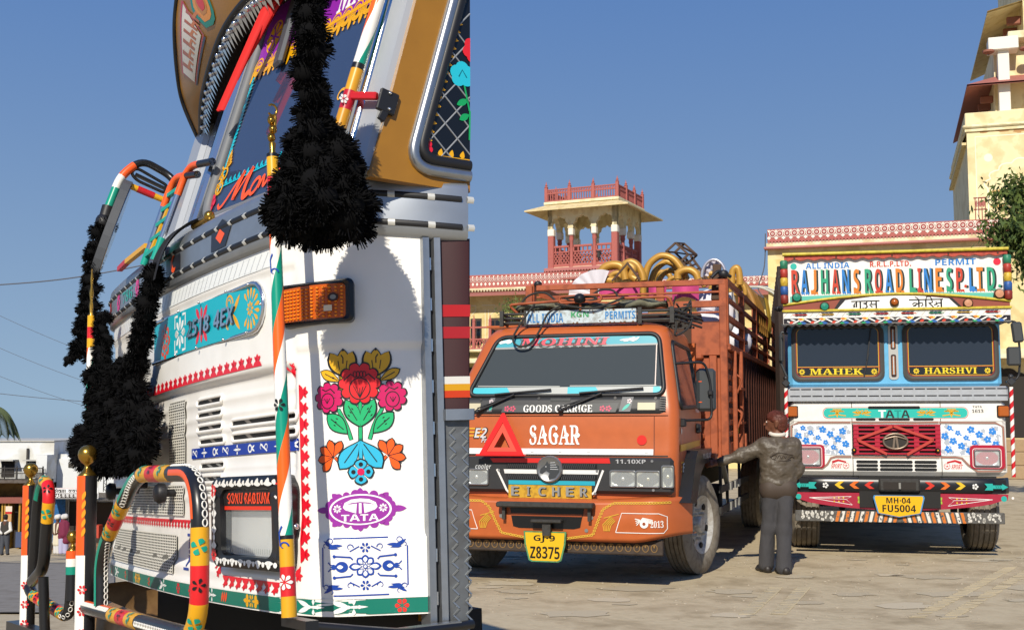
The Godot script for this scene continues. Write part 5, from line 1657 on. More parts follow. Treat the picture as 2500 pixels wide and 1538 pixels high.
	b=B.new(); b.ball(Vector3(0.18,0.82,0),Vector3(0.3,0.14,0.13)); b.ball(Vector3(0.05,0.45,0),Vector3(0.22,0.18,0.14)); b.tube(smooth([Vector3(0.4,0.85,0),Vector3(0.0,0.6,0),Vector3(-0.62,0.35,0)]),0.04,6)
	put("body",b,mat("bike_black",rc("1d1f26"),0.3),Mo)
	b=B.new(); b.box(Vector3(-0.35,0.8,0),Vector3(0.7,0.1,0.24),Basis(),0.04)
	put("seat",b,mat("rubber_black"),Mo)
	for q in [[-30,697,360,645,26.0,0.014,"thickest twisted cable crossing the sky left of the truck"],[-30,758,300,893,40.0,0.007,"thin wire, topmost of the four fine ones, sloping down to the truck"],[-30,838,300,962,40.0,0.007,"thin wire, second of the four fine ones from the top"],[-30,908,300,1018,40.0,0.007,"thin wire, third of the four fine ones from the top"],[-30,958,400,988,40.0,0.011,"lowest overhead wire, nearly level above the white houses"]]:
		var p:=px_at(q[0],q[1],q[4]); var e:=px_at(q[2],q[3],q[4])
		b=B.new()
		var pp:=PackedVector3Array()
		for i in 17:
			var t:=i/16.0
			pp.append(p.lerp(e,t) - Vector3(0,0.08*sin(PI*t),0))
		b.tube(pp,q[5],5)
		tag(put("overhead_wire",b,mat("wire_dark",rc("55565c"),0.7)),q[6],"wire","wires over the lane")
func px_at(x: float,y: float,d: float)->Vector3:
	var p:=deg_to_rad(5.182)
	var c:=Vector3((x - 1250.0)/2900.0,(769.0 - y)/2900.0,-1.0)*d
	return Vector3(c.x,1.55+c.y*cos(p) - c.z*sin(p),c.y*sin(p)+c.z*cos(p))
func leaf_quad(b: B,rng: RandomNumberGenerator,c: Vector3,l: float)->void:
	var d:=Vector3(rng.randfn(),rng.randfn() - 1.1,rng.randfn()).normalized()
	var s:=d.cross(Vector3(rng.randfn(),rng.randfn(),rng.randfn())).normalized()
	var nn:=d.cross(s)
	var e:=c+d*l*rng.randf_range(0.7,1.2)
	var m:=c.lerp(e,0.45)+nn*l*0.06
	b.flat(c,m - s*l*0.15,m+s*l*0.15)
	b.flat(m - s*l*0.15,e,m+s*l*0.15)
# --- pavilion building, all walls share one direction
const WALL_X:=Vector3(0.954,0,0.299)
const WALL_Z:=Vector3(-0.299,0,0.954)
func wall_frame(at: Vector3)->Transform3D: return Transform3D(Basis(WALL_X,Vector3.UP,WALL_Z),at)
func parapet_art(art: Art,x0: float,x1: float,y0: float,h: float,pitch: float)->void:
	var wh:=rc("e6ddd0"); var rd:=rc("9a4a48")
	var cnt:=int((x1 - x0)/pitch)
	for i in cnt:
		var c:=Vector2(x0+(i+0.5)*pitch,y0+h*0.66)
		art.circle(c,pitch*0.47,wh,0,pitch*0.5,12); art.circle(c,pitch*0.36,rd,1,pitch*0.4,12); art.circle(c,pitch*0.17,wh,2,-1.0,8); art.circle(c,pitch*0.08,rd,3,-1.0,6)
		var d:=Vector2(x0+i*pitch,y0+h*0.3)
		art.fan(d,PackedVector2Array([d+Vector2(pitch*0.3,0),d+Vector2(0,h*0.16),d - Vector2(pitch*0.3,0),d - Vector2(0,h*0.16)]),wh,0)
		art.fan(d+Vector2(0,h*0.62),PackedVector2Array([d+Vector2(pitch*0.2,h*0.66),d+Vector2(-pitch*0.2,h*0.66),d+Vector2(0,h*0.42)]),wh,3)
func build_pavilion_side()->void:
	var cream:=mat("cream_plaster",rc("d8c68c"),0.85,0.0,"stain",4.0)
	var red:=mat("rose_stone",rc("b0625a"),0.8,0.0,"blotch",1.0)
	var pale:=mat("pale_cream",rc("e2d8b4"),0.85,0.0,"stain",3.0)
	var W:=thing("palace_wing","cream palace wing with rose parapet, balcony and dark windows, behind the orange truck","building",wall_frame(Vector3(-4.2,0,-57.0)))
	var b:=B.new(); b.box(Vector3(3.6,3.9,-3.5),Vector3(9.0,7.8,7.0))
	put("wall",b,cream,W)
	b=B.new(); b.box(Vector3(3.6,8.22,-0.1),Vector3(9.0,0.66,0.25),Basis(),0.02)
	put("parapet",b,red,W)
	var art:=Art.new(); parapet_art(art,-0.9,8.1,7.93,0.58,0.21)
	put("parapet_circles",art.mesh(plane_at(Vector3(0,0,0.03),Vector3.RIGHT,Vector3.UP,Vector3.BACK),1e9,0.01,0.008),paint("matt_paint"),W)
	b=B.new(); b.box(Vector3(3.6,7.84,0.0),Vector3(9.0,0.1,0.5),Basis(),0.02)
	for i in 60: b.box(Vector3(-0.8+i*0.15,7.76,0.2),Vector3(0.06,0.07,0.1))
	put("cornice",b,pale,W)
	b=B.new()
	b.quad(Vector3(-0.9,7.5,0.95),Vector3(8.1,7.5,0.95),Vector3(8.1,7.74,0.0),Vector3(-0.9,7.74,0.0))
	b.quad(Vector3(-0.9,7.68,0.0),Vector3(8.1,7.68,0.0),Vector3(8.1,7.44,0.95),Vector3(-0.9,7.44,0.95))
	b.quad(Vector3(-0.9,7.44,0.95),Vector3(8.1,7.44,0.95),Vector3(8.1,7.5,0.95),Vector3(-0.9,7.5,0.95))
	put("eave",b,mat("rose_edge",rc("a5655a"),0.8,0.0,"blotch",1.0),W)
	for i in 5:
		var x:=2.62+i*0.95
		b=B.new(); b.box(Vector3(x,5.85,0.0),Vector3(0.55,1.25,0.08))
		put("window",b,mat("dark_wood",rc("3c2f28"),0.7),W)
		var kid:=W.get_node("window" if i==0 else "window_%03d" % i)
		b=B.new()
		for s in [-1.0,1.0]: b.box(Vector3(x+s*0.13,6.0,0.05),Vector3(0.19,0.7,0.02))
		put("pane",b,mat("dim_glass",rc("1c2024"),0.1),kid)
	art=Art.new()
	for i in 5:
		var x:=2.2+i*0.95
		for s in [0.0,0.16]: art.line([Vector2(x+s - 0.08,4.8),Vector2(x+s - 0.08,6.9)],0.025,rc("eae2c8"))
		art.line([Vector2(x - 0.25,7.1),Vector2(x+0.4,7.1),Vector2(x+0.4,6.85),Vector2(x+0.15,6.6)],0.025,rc("d6d2c0"))
	put("painted_lines",art.mesh(plane_at(Vector3(0,0,0.002),Vector3.RIGHT,Vector3.UP,Vector3.BACK)),paint("matt_paint"),W)
	b=B.new()
	b.box(Vector3(3.6,5.98,0.85),Vector3(9.0,0.08,0.1),Basis(),0.01); b.box(Vector3(3.6,5.42,0.85),Vector3(9.0,0.07,0.1),Basis(),0.01); b.box(Vector3(3.6,4.98,0.85),Vector3(9.0,0.07,0.1),Basis(),0.01)
	for i in 10:
		var x:=2.0+i*0.8
		b.box(Vector3(x,5.6,0.85),Vector3(0.13,1.3,0.14),Basis(),0.02); b.lathe([Vector2(0.07,0),Vector2(0.09,0.06),Vector2(0.03,0.16),Vector2(0.02,0.28),Vector2(0.001,0.32)],8,Transform3D(Basis(),Vector3(x,6.25,0.85)))
	for i in 44:
		for s in [-1.0,1.0]: b.span(Vector3(1.0+i*0.17,5.2 - s*0.2,0.85),Vector3(1.14+i*0.17,5.2+s*0.2,0.85),0.03,0.035)
	put("balcony_rail",b,red,W)
	b=B.new()
	b.box(Vector3(3.6,4.9,0.45),Vector3(9.0,0.1,1.1),Basis(),0.02)
	b.quad(Vector3(-0.9,4.3,1.4),Vector3(8.1,4.3,1.4),Vector3(8.1,4.75,0.0),Vector3(-0.9,4.75,0.0))
	put("balcony_floor",b,pale,W)
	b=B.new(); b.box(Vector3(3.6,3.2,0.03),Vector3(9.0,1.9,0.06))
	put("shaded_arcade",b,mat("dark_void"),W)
	var n:=3.5
	var ax:=Vector3(-0.906,0,-0.4226); var az:=Vector3(0.4226,0,-0.906)
	var P:=thing("pavilion","rose and cream rooftop pavilion with scalloped arches against the sky","pavilion",Transform3D(Basis(-ax,Vector3.UP,-az),Vector3(4.877,0,-54.54)+ax*n*0.5+az*n*0.5))
	b=B.new(); b.box(Vector3(0,4.35,0),Vector3(n,8.7,n))
	put("base_block",b,cream,P)
	var skirt:=func(y0: float,y1: float,out: float,inn: float,th: float)->B:
		var q:=B.new()
		for k in 4:
			q.xf=Transform3D(Basis(Vector3.UP,k*PI/2),Vector3.ZERO)
			var a:=n/2+out; var c:=n/2+inn
			q.quad(Vector3(-a,y0,a),Vector3(a,y0,a),Vector3(c,y1,c),Vector3(-c,y1,c))
			q.quad(Vector3(-c,y1 - th,c),Vector3(c,y1 - th,c),Vector3(a,y0 - th,a),Vector3(-a,y0 - th,a))
			q.quad(Vector3(-a,y0 - th,a),Vector3(a,y0 - th,a),Vector3(a,y0,a),Vector3(-a,y0,a))
		return q
	put("lower_eave",skirt.call(8.25,8.62,0.75,0.0,0.07),mats["rose_edge"],P)
	b=B.new(); b.box(Vector3(0,8.76,0),Vector3(n+0.3,0.16,n+0.3),Basis(),0.02)
	for k in 4:
		b.xf=Transform3D(Basis(Vector3.UP,k*PI/2),Vector3.ZERO)
		for i in 26: b.box(Vector3(-n/2 - 0.06+i*0.145,8.68,n/2+0.12),Vector3(0.06,0.06,0.1))
	put("floor_moulding",b,mat("rose_light",rc("b0706a"),0.8),P)
	for k in 4:
		var rot:=Transform3D(Basis(Vector3.UP,k*PI/2),Vector3.ZERO)
		b=B.new(); b.xf=rot
		var bay:=n/3.0
		for j in 3:
			var poly:=PackedVector2Array([Vector2(0,0),Vector2(0,1.15),Vector2(bay,1.15),Vector2(bay,0),Vector2(bay - 0.13,0)])
			var lob:=[]
			for i in 5:
				var a0:=i/5.0*PI
				for q in 6:
					var a:=a0+q/6.0*PI/5.0
					var rr:=(bay*0.5 - 0.13)*(0.92+0.13*absf(sin(q/6.0*PI)))
					lob.append(Vector2(bay/2+cos(a)*rr,sin(a)*rr*1.25))
			for p in lob: poly.append(p)
			poly.append(Vector2(0.13,0))
			b.prism(poly,Transform3D(Basis(),Vector3(-n/2+j*bay,10.72,n/2 - 0.24)),0.24)
		put("arch_wall",b,pale,P)
		for j in 4:
			if j==3: continue
			b=B.new(); b.xf=rot
			var x:=-n/2+j*bay
			if j==0:
				b.box(Vector3(x+0.14,9.6,n/2 - 0.14),Vector3(0.3,1.6,0.3),Basis(),0.03)
			else:
				b.lathe([Vector2(0.13,8.84),Vector2(0.13,9.0),Vector2(0.1,9.1),Vector2(0.085,10.1),Vector2(0.12,10.2),Vector2(0.1,10.3),Vector2(0.13,10.36)],10,Transform3D(Basis(),Vector3(x,0,n/2 - 0.13)))
			put("column",b,red,P)
			var col:=P.get_child(P.get_child_count() - 1)
			b=B.new(); b.xf=rot
			b.box(Vector3(x+(0.14 if j==0 else 0.0),10.55,n/2 - 0.14),Vector3(0.34 if j==0 else 0.26,0.36,0.32),Basis(),0.04)
			put("capital",b,mat("white_stone",rc("e4dfd2"),0.8),col)
		b=B.new(); b.xf=rot
		for j in 3:
			var x0:=-n/2+j*bay+0.12; var x1:=x0+bay - 0.24
			b.box(Vector3((x0+x1)/2,9.86,n/2 - 0.12),Vector3(x1 - x0,0.1,0.1),Basis(),0.01); b.box(Vector3((x0+x1)/2,9.6,n/2 - 0.12),Vector3(x1 - x0,0.06,0.07)); b.box(Vector3((x0+x1)/2,8.95,n/2 - 0.12),Vector3(x1 - x0,0.16,0.08))
			for i in 5: b.box(Vector3(lerpf(x0,x1,i/4.0),9.72,n/2 - 0.12),Vector3(0.06,0.2,0.06))
			for i in 9:
				for s in [-1.0,1.0]:
					var p:=Vector2(x0 - 0.3+i*0.17,9.3 - s*0.28); var q:=Vector2(p.x+0.42,9.3+s*0.28)
					if p.x<x0: p=p.lerp(q,(x0 - p.x)/(q.x - p.x))
					if q.x>x1: q=p.lerp(q,(x1 - p.x)/(q.x - p.x))
					if q.x>p.x: b.span(Vector3(p.x,p.y,n/2 - 0.12),Vector3(q.x,q.y,n/2 - 0.12),0.04,0.045)
		put("jali_rail",b,red,P)
		b=B.new(); b.xf=rot
		for j in 4:
			var x:=-n/2 - 0.05+j*(n+0.1)/3.0
			if j<3: b.box(Vector3(x,12.38,n/2+0.05),Vector3(0.15,0.72,0.15),Basis(),0.02); b.lathe([Vector2(0.1,0),Vector2(0.05,0.05),Vector2(0.07,0.1),Vector2(0.03,0.16),Vector2(0.015,0.24),Vector2(0.001,0.3)],8,Transform3D(Basis(),Vector3(x,12.74,n/2+0.05)))
			if j<3:
				var L:=(n+0.1)/3.0
				for i in 9: b.box(Vector3(x+(i+0.8)*L/9.6,12.3,n/2+0.05),Vector3(0.035,0.5,0.05))
				for i in 8:
					for s in [-1.0,1.0]: b.span(Vector3(x+0.08+i*L/8.6,12.52 - s*0.07,n/2+0.05),Vector3(x+0.08+(i+1)*L/8.6,12.52+s*0.07,n/2+0.05),0.03,0.03)
				for y in [12.06,12.42,12.6]: b.box(Vector3(x+L/2,y,n/2+0.05),Vector3(L,0.05,0.07))
		put("roof_railing",b,red,P)
	put("upper_eave",skirt.call(11.55,11.9,0.85,0.0,0.06),mat("eave_cream",rc("d8c596"),0.85,0.0,"stain",2.0),P)
	b=B.new(); b.box(Vector3(0,11.95,0),Vector3(n+0.3,0.14,n+0.3),Basis(),0.02)
	put("roof_slab",b,pale,P)
	b=B.new(); b.box(Vector3(0,8.86,0),Vector3(n - 0.1,0.05,n - 0.1))
	put("floor",b,pale,P)
	b=B.new(); b.box(Vector3(0.85,9.35,n/2+0.02),Vector3(0.14,0.3,0.12),Basis(),0.03); b.box(Vector3(0.85,9.52,n/2+0.02),Vector3(0.2,0.05,0.16),Basis(),0.01)
	put("wall_lantern",b,mats["iron_dark"],P)
	var Mw:=thing("palace_wing","low cream middle wing with rose parapet between pavilion and yellow front","building",wall_frame(Vector3(6.2,0,-41.0)))
	b=B.new(); b.box(Vector3(1.5,3.0,-3.0),Vector3(6.0,6.0,6.0)); put("wall",b,cream,Mw)
	b=B.new(); b.box(Vector3(1.5,6.38,-0.1),Vector3(6.0,0.34,0.22),Basis(),0.01); put("parapet",b,red,Mw)
	art=Art.new(); parapet_art(art,-1.4,4.4,6.22,0.33,0.2)
	put("parapet_circles",art.mesh(plane_at(Vector3(0,0,0.012),Vector3.RIGHT,Vector3.UP,Vector3.BACK),1e9,0.01,0.006),paint("matt_paint"),Mw)
	b=B.new()
	b.quad(Vector3(-1.5,5.88,0.6),Vector3(4.5,5.88,0.6),Vector3(4.5,6.1,0.0),Vector3(-1.5,6.1,0.0)); b.quad(Vector3(-1.5,6.05,0.0),Vector3(4.5,6.05,0.0),Vector3(4.5,5.83,0.6),Vector3(-1.5,5.83,0.6)); b.quad(Vector3(-1.5,5.83,0.6),Vector3(4.5,5.83,0.6),Vector3(4.5,5.88,0.6),Vector3(-1.5,5.88,0.6))
	put("eave",b,mats["rose_edge"],Mw)
	b=B.new()
	for y in [4.5,3.6]:
		for i in 20:
			for s in [-1.0,1.0]: b.span(Vector3(-1.4+i*0.3,y - s*0.15,0.5),Vector3(-1.1+i*0.3,y+s*0.15,0.5),0.03,0.04)
		b.box(Vector3(1.5,y+0.2,0.5),Vector3(6,0.06,0.08)); b.box(Vector3(1.5,y - 0.2,0.5),Vector3(6,0.06,0.08))
	put("balcony_rail",b,red,Mw)
func build_yellow_building()->void:
	var yel:=mat("yellow_plaster",rc("dccb98"),0.85,0.0,"stain",4.0)
	var red:=mats["rose_stone"] as Material
	var Y:=thing("yellow_building","yellow building front with rose parapet behind the blue truck","building",wall_frame(Vector3(7.96,0,-36.6)))
	var b:=B.new(); b.box(Vector3(6,3.5,-4),Vector3(12,7.0,8)); put("wall",b,yel,Y)
	b=B.new(); b.box(Vector3(6,7.34,-0.1),Vector3(12,0.4,0.24),Basis(),0.01); put("parapet",b,red,Y)
	var art:=Art.new(); parapet_art(art,0.05,11.9,7.15,0.37,0.222)
	put("parapet_circles",art.mesh(plane_at(Vector3(0,0,0.022),Vector3.RIGHT,Vector3.UP,Vector3.BACK),1e9,0.01,0.006),paint("matt_paint"),Y)
	b=B.new()
	for i in 120: b.box(Vector3(0.05+i*0.1,7.11,0.06),Vector3(0.05,0.05,0.06))
	b.box(Vector3(6,6.93,0.06),Vector3(12.2,0.07,0.36),Basis(),0.015)
	put("cornice",b,mats["rose_light"],Y)
	b=B.new(); b.box(Vector3(6,7.03,0.0),Vector3(12.06,0.14,0.16)); put("band",b,mats["pale_cream"],Y)
	b=B.new(); b.box(Vector3(0.7,5.3,0.01),Vector3(1.4,2.6,0.03)); put("painted_panel",b,mat("cream_light",rc("e2cf92"),0.85,0.0,"stain",3.0),Y)
	b=B.new()
	b.quad(Vector3(5.5,3.45,0.7),Vector3(12,3.45,0.7),Vector3(12,3.7,0.0),Vector3(5.5,3.7,0.0)); b.box(Vector3(8.7,3.42,0.35),Vector3(6.5,0.06,0.7))
	put("eave",b,mats["pale_cream"],Y)
	b=B.new()
	var poly:=PackedVector2Array([Vector2(0,0),Vector2(0,1.5)])
	for i in 7:
		for q in 5:
			var a:=PI - (i+q/5.0)/7.0*PI
			poly.append(Vector2(0.9+cos(a)*(0.86+0.06*sin(q/5.0*PI)),1.5+sin(a)*(0.5+0.05*sin(q/5.0*PI))))
	poly.append(Vector2(1.8,1.5)); poly.append(Vector2(1.8,0))
	b.prism(poly,Transform3D(Basis(),Vector3(5.6,1.12,-0.05)),0.07); put("doorway",b,mat("dark_void"),Y)
	b=B.new(); b.prism(poly,Transform3D(Basis(),Vector3(8.0,1.12,-0.05)),0.07); put("doorway",b,mats["dark_void"],Y)
	for i in 3:
		b=B.new(); b.box(Vector3(8.2,0.18+i*0.36,0.9 - i*0.3),Vector3(6.6,0.36,1.8 - i*0.6),Basis(),0.02)
		put("step",b,mat("step_stone",rc("a58c6c"),0.9,0.0,"blotch",0.8),Y)
	b=B.new()
	for q in [[0.25,0.035],[0.4,0.03]]: b.tube(bent([Vector3(q[0],3.0,0.12),Vector3(q[0],5.5,0.12),Vector3(q[0] - 0.5,5.75,0.12),Vector3(-1.6,5.75,0.12)],0.2),q[1],6)
	put("pipes",b,mat("pipe_grey",rc("b9b8ac"),0.6),Y)
	b=B.new(); b.tube(smooth([Vector3(-0.05,7.4,0.1),Vector3(-0.1,6.4,0.1),Vector3(-0.3,5.7,0.1),Vector3(-0.15,5.4,0.1),Vector3(-0.9,5.9,0.1),Vector3(-2.2,5.95,0.1)]),0.018,5)
	put("cable",b,mats["wire_dark"],Y)
func build_tower()->void:
	var tc:=mat("tower_plaster",rc("e6d7ab"),0.88,0.0,"stain",5.0)
	var T:=thing("palace_tower","tall stained cream tower with painted arches and deep eaves at the right","tower",wall_frame(Vector3(17.72,0,-45.4)))
	var b:=B.new(); b.box(Vector3(5,6.5,-5),Vector3(10,13.0,10)); put("lower_block",b,tc,T)
	b=B.new(); b.box(Vector3(5,13.3,-5),Vector3(10.1,0.52,10.1),Basis(),0.03); put("parapet",b,tc,T)
	b=B.new(); b.box(Vector3(5,13.0,-5),Vector3(10.3,0.14,10.3),Basis(),0.05); b.box(Vector3(5,12.86,-5),Vector3(10.14,0.1,10.14)); put("moulding",b,mat("pale_cream"),T)
	b=B.new(); b.box(Vector3(-0.08,12.4,-5.0),Vector3(0.2,0.1,9.6)); b.quad(Vector3(-0.18,12.46,-9.8),Vector3(-0.18,12.46,-0.2),Vector3(0.0,12.8,-0.2),Vector3(0.0,12.8,-9.8)); put("side_eave",b,mats["eave_cream"],T)
	b=B.new(); b.box(Vector3(6,15.0,-6.2),Vector3(9.6,3.2,9.6)); put("middle_block",b,tc,T)
	b=B.new()
	b.quad(Vector3(0.1,14.8,-10.4),Vector3(0.1,14.8,-0.35),Vector3(1.2,15.3,-1.4),Vector3(1.2,15.3,-10.4)); b.quad(Vector3(0.1,14.8,-0.35),Vector3(11,14.8,-0.35),Vector3(11,15.3,-1.4),Vector3(1.2,15.3,-1.4))
	b.quad(Vector3(1.2,15.22,-10.4),Vector3(1.2,15.22,-1.4),Vector3(0.1,14.72,-0.35),Vector3(0.1,14.72,-10.4)); b.quad(Vector3(0.1,14.72,-10.4),Vector3(0.1,14.72,-0.35),Vector3(0.1,14.8,-0.35),Vector3(0.1,14.8,-10.4)); b.quad(Vector3(1.2,15.22,-1.4),Vector3(11,15.22,-1.4),Vector3(11,14.72,-0.35),Vector3(0.1,14.72,-0.35))
	put("middle_eave",b,mats["rose_edge"],T)
	for i in 7:
		b=B.new(); b.box(Vector3(0.95,14.6,-2.2 - i*1.2),Vector3(0.5,0.3,0.16),Basis(),0.04)
		put("eave_bracket",b,mat("bracket_stone",rc("8f5a48"),0.8),T)
	b=B.new(); b.box(Vector3(1.5,15.0,-0.9),Vector3(0.42,3.0,0.42),Basis(),0.02); b.box(Vector3(1.5,16.4,-0.9),Vector3(1.1,0.5,0.8),Basis(),0.02); put("corner_pillar",b,mat("white_stone"),T)
	b=B.new(); b.lathe([Vector2(0.05,0),Vector2(0.22,0.08),Vector2(0.22,0.16),Vector2(0.05,0.2)],10,Transform3D(Basis(),Vector3(0.95,16.0,-0.6))); b.lathe([Vector2(0.05,0),Vector2(0.22,0.08),Vector2(0.22,0.16),Vector2(0.05,0.2)],10,Transform3D(Basis(),Vector3(2.3,16.0,-0.6))); put("pillar_knob",b,mats["bracket_stone"],T)
	b=B.new(); b.box(Vector3(3.2,14.2,-1.35),Vector3(1.1,0.9,0.1),Basis(),0.01); put("window",b,mat("white_stone"),T)
	b=B.new(); b.box(Vector3(6.6,16.75,-1.2),Vector3(9.8,0.3,1.0),Basis(),0.02); put("upper_balcony",b,mat("pale_cream"),T)
	b=B.new(); b.box(Vector3(7.2,19.5,-6.6),Vector3(9.6,5.8,9.6)); put("upper_block",b,tc,T)
	b=B.new()
	b.quad(Vector3(1.0,17.9,-11),Vector3(1.0,17.9,-1.0),Vector3(2.4,18.5,-1.9),Vector3(2.4,18.5,-11)); b.quad(Vector3(2.4,18.42,-11),Vector3(2.4,18.42,-1.9),Vector3(1.0,17.82,-1.0),Vector3(1.0,17.82,-11)); b.quad(Vector3(1.0,17.82,-11),Vector3(1.0,17.82,-1.0),Vector3(1.0,17.9,-1.0),Vector3(1.0,17.9,-11))
	put("upper_eave",b,mats["eave_cream"],T)
	for i in 5:
		b=B.new(); b.box(Vector3(2.15,17.9,-2.6 - i*1.5),Vector3(0.6,0.34,0.2),Basis(),0.04)
		put("eave_bracket",b,mat("bracket_stone"),T)
	var art:=Art.new()
	var pts:=[]
	for i in 9:
		for q in 4:
			var a:=PI - (i+q/4.0)/9.0*PI
			var r:=1.75+0.16*sin(q/4.0*PI)
			pts.append(Vector2(2.45+cos(a)*r,10.55+sin(a)*r*0.62))
	art.line(pts,0.05,rc("eee6cc"))
	art.line([Vector2(0.7,9.0),Vector2(0.7,10.55)],0.05,rc("eee6cc")); art.line([Vector2(0.3,9.0),Vector2(0.3,12.6),Vector2(5,12.6)],0.04,rc("eee6cc")); art.circle(Vector2(0.75,11.75),0.16,rc("eee6cc"))
	for x in [0.22,0.34,0.46,0.58]: art.line([Vector2(x,7.6),Vector2(x,10.2)],0.035,rc("8a4a44"))
	for y in [9.75,10.2,7.6,7.95]: art.line([Vector2(0.16,y),Vector2(0.64,y)],0.05,rc("8a4a44"))
	for y in [9.96,7.8]:
		for s in [0.28,0.4,0.52]: art.leaf(Vector2(s,y - 0.14),Vector2(s,y+0.16),0.1,rc("a5645c"))
	put("painted_arch",art.mesh(plane_at(Vector3(0,0,0.002),Vector3.RIGHT,Vector3.UP,Vector3.BACK)),paint("matt_paint"),T)
	art=Art.new()
	var g:=RandomNumberGenerator.new(); g.seed=8
	for i in 26:
		var c:=Vector2(g.randf_range(0.8,6.0),g.randf_range(7.5,12.8))
		var q:=PackedVector2Array()
		for k in 12: q.append(c+Vector2.from_angle(TAU*k/12)*Vector2(1.6,0.7)*g.randf_range(0.08,0.3))
		art.fan(c,q,rc("c8a468"))
	for i in 10:
		var c:=Vector2(0.6+i*0.62,12.6+g.randf()*0.25)
		var q:=PackedVector2Array()
		for k in 12: q.append(c+Vector2.from_angle(TAU*k/12)*Vector2(1.8,0.6)*g.randf_range(0.06,0.2))
		art.fan(c,q,rc("b58a5a"))
	art.poly(PackedVector2Array([Vector2(3.2,12.1),Vector2(3.5,12.25),Vector2(3.9,12.2),Vector2(4.1,12.7),Vector2(4.3,12.5),Vector2(4.2,12.15),Vector2(3.8,11.95)]),rc("6e675c"),1)
	put("wall_stains",art.mesh(plane_at(Vector3(0,0,0.001),Vector3.RIGHT,Vector3.UP,Vector3.BACK)),paint("matt_paint"),T)
func build_plants()->void:
	var rng:=RandomNumberGenerator.new(); rng.seed=17
	var T:=thing("leafy_tree","dark green tree whose drooping branch enters at the right edge","tree",Transform3D(Basis(),Vector3(10.6,0,-22.0)))
	var b:=B.new()
	b.tube(smooth([Vector3(0,0,0),Vector3(0.1,2.0,0),Vector3(-0.1,4.0,0),Vector3(0.2,5.6,0)]),PackedFloat32Array(range(25).map(func(i): return lerpf(0.2,0.08,i/24.0))),8)
	put("trunk",b,mat("bark_grey"),T)
	var limbs:=[[Vector3(-0.1,3.6,0),Vector3(-0.9,4.9,0.2),Vector3(-1.55,5.2,0.3)],[Vector3(0,4.2,0),Vector3(0.8,5.4,0.3),Vector3(1.6,5.6,0)],[Vector3(0,4.4,0),Vector3(-0.5,5.6,-0.5),Vector3(-0.9,6.1,-0.6)],[Vector3(0,4.0,0),Vector3(0.2,5.2,0.9),Vector3(0.1,5.6,1.3)]]
	b=B.new()
	for l in limbs: b.tube(smooth(l,5),PackedFloat32Array(range(11).map(func(i): return lerpf(0.07,0.015,i/10.0))),6)
	put("limbs",b,mat("bark_grey"),T)
	b=B.new()
	for l in limbs:
		for i in 760:
			var t:=sqrt(rng.randf())
			var c: Vector3=(l[0] as Vector3).lerp(l[1],t).lerp((l[1] as Vector3).lerp(l[2],t),t)+Vector3(rng.randfn(),rng.randfn()*0.7 - 0.1,rng.randfn())*0.23
			b.col=Color(0.03,0.06,0.012).lerp(Color(0.11,0.15,0.025),rng.randf())
			for k in 3: leaf_quad(b,rng,c+Vector3(rng.randfn(),rng.randfn(),rng.randfn())*0.05,0.16)
	var lm:=paint("leaf_green",0.85)
	put("crown",b,lm,T)
	T=thing("small_tree","small light green tree between the palace wing and the orange cab","tree",Transform3D(Basis(),Vector3(-0.1,0,-44.0)))
	b=B.new(); b.tube(smooth([Vector3(0,0,0),Vector3(0.05,3.0,0),Vector3(0.1,5.2,0)]),0.06,6); put("trunk",b,mat("bark_grey"),T)
	b=B.new()
	for i in 420:
		var c:=Vector3(rng.randfn()*0.2+0.1,5.65+rng.randfn()*0.3,rng.randfn()*0.25)
		b.col=Color(0.06,0.1,0.02).lerp(Color(0.16,0.2,0.05),rng.randf())
		leaf_quad(b,rng,c,0.16)
	put("crown",b,lm,T)
	T=thing("palm_tree","palm tree whose hanging fronds reach in at the left edge","palm",Transform3D(Basis(),Vector3(-17.9,-3.2,-40.0)))
	b=B.new(); b.tube(smooth([Vector3(0,0,0),Vector3(0.1,2.5,0),Vector3(0.0,5.0,0)]),0.16,8); put("trunk",b,mat("bark_grey"),T)
	for f in 12:
		b=B.new()
		var a:=TAU*f/12.0
		var dir:=Vector3(cos(a),0,sin(a))
		var rib:=smooth([Vector3(0,5.0,0),Vector3(0,5.3,0)+dir*0.5,Vector3(0,5.0,0)+dir*0.95,Vector3(0,4.35,0)+dir*1.2],6)
		b.tube(rib,0.012,4)
		for i in range(2,rib.size() - 1):
			for s in [-1.0,1.0]:
				for k in 3:
					var p:=rib[i].lerp(rib[i+1],k/3.0)
					var sd: Vector3=dir.cross(Vector3.UP)*s
					var q: Vector3=p+(sd*0.5+dir*0.25+Vector3(0,-0.55,0)).normalized()*0.42
					b.flat(p - dir*0.016,p+dir*0.016,q)
		put("frond",b,mat("palm_green",rc("4e5a34"),0.6),T)
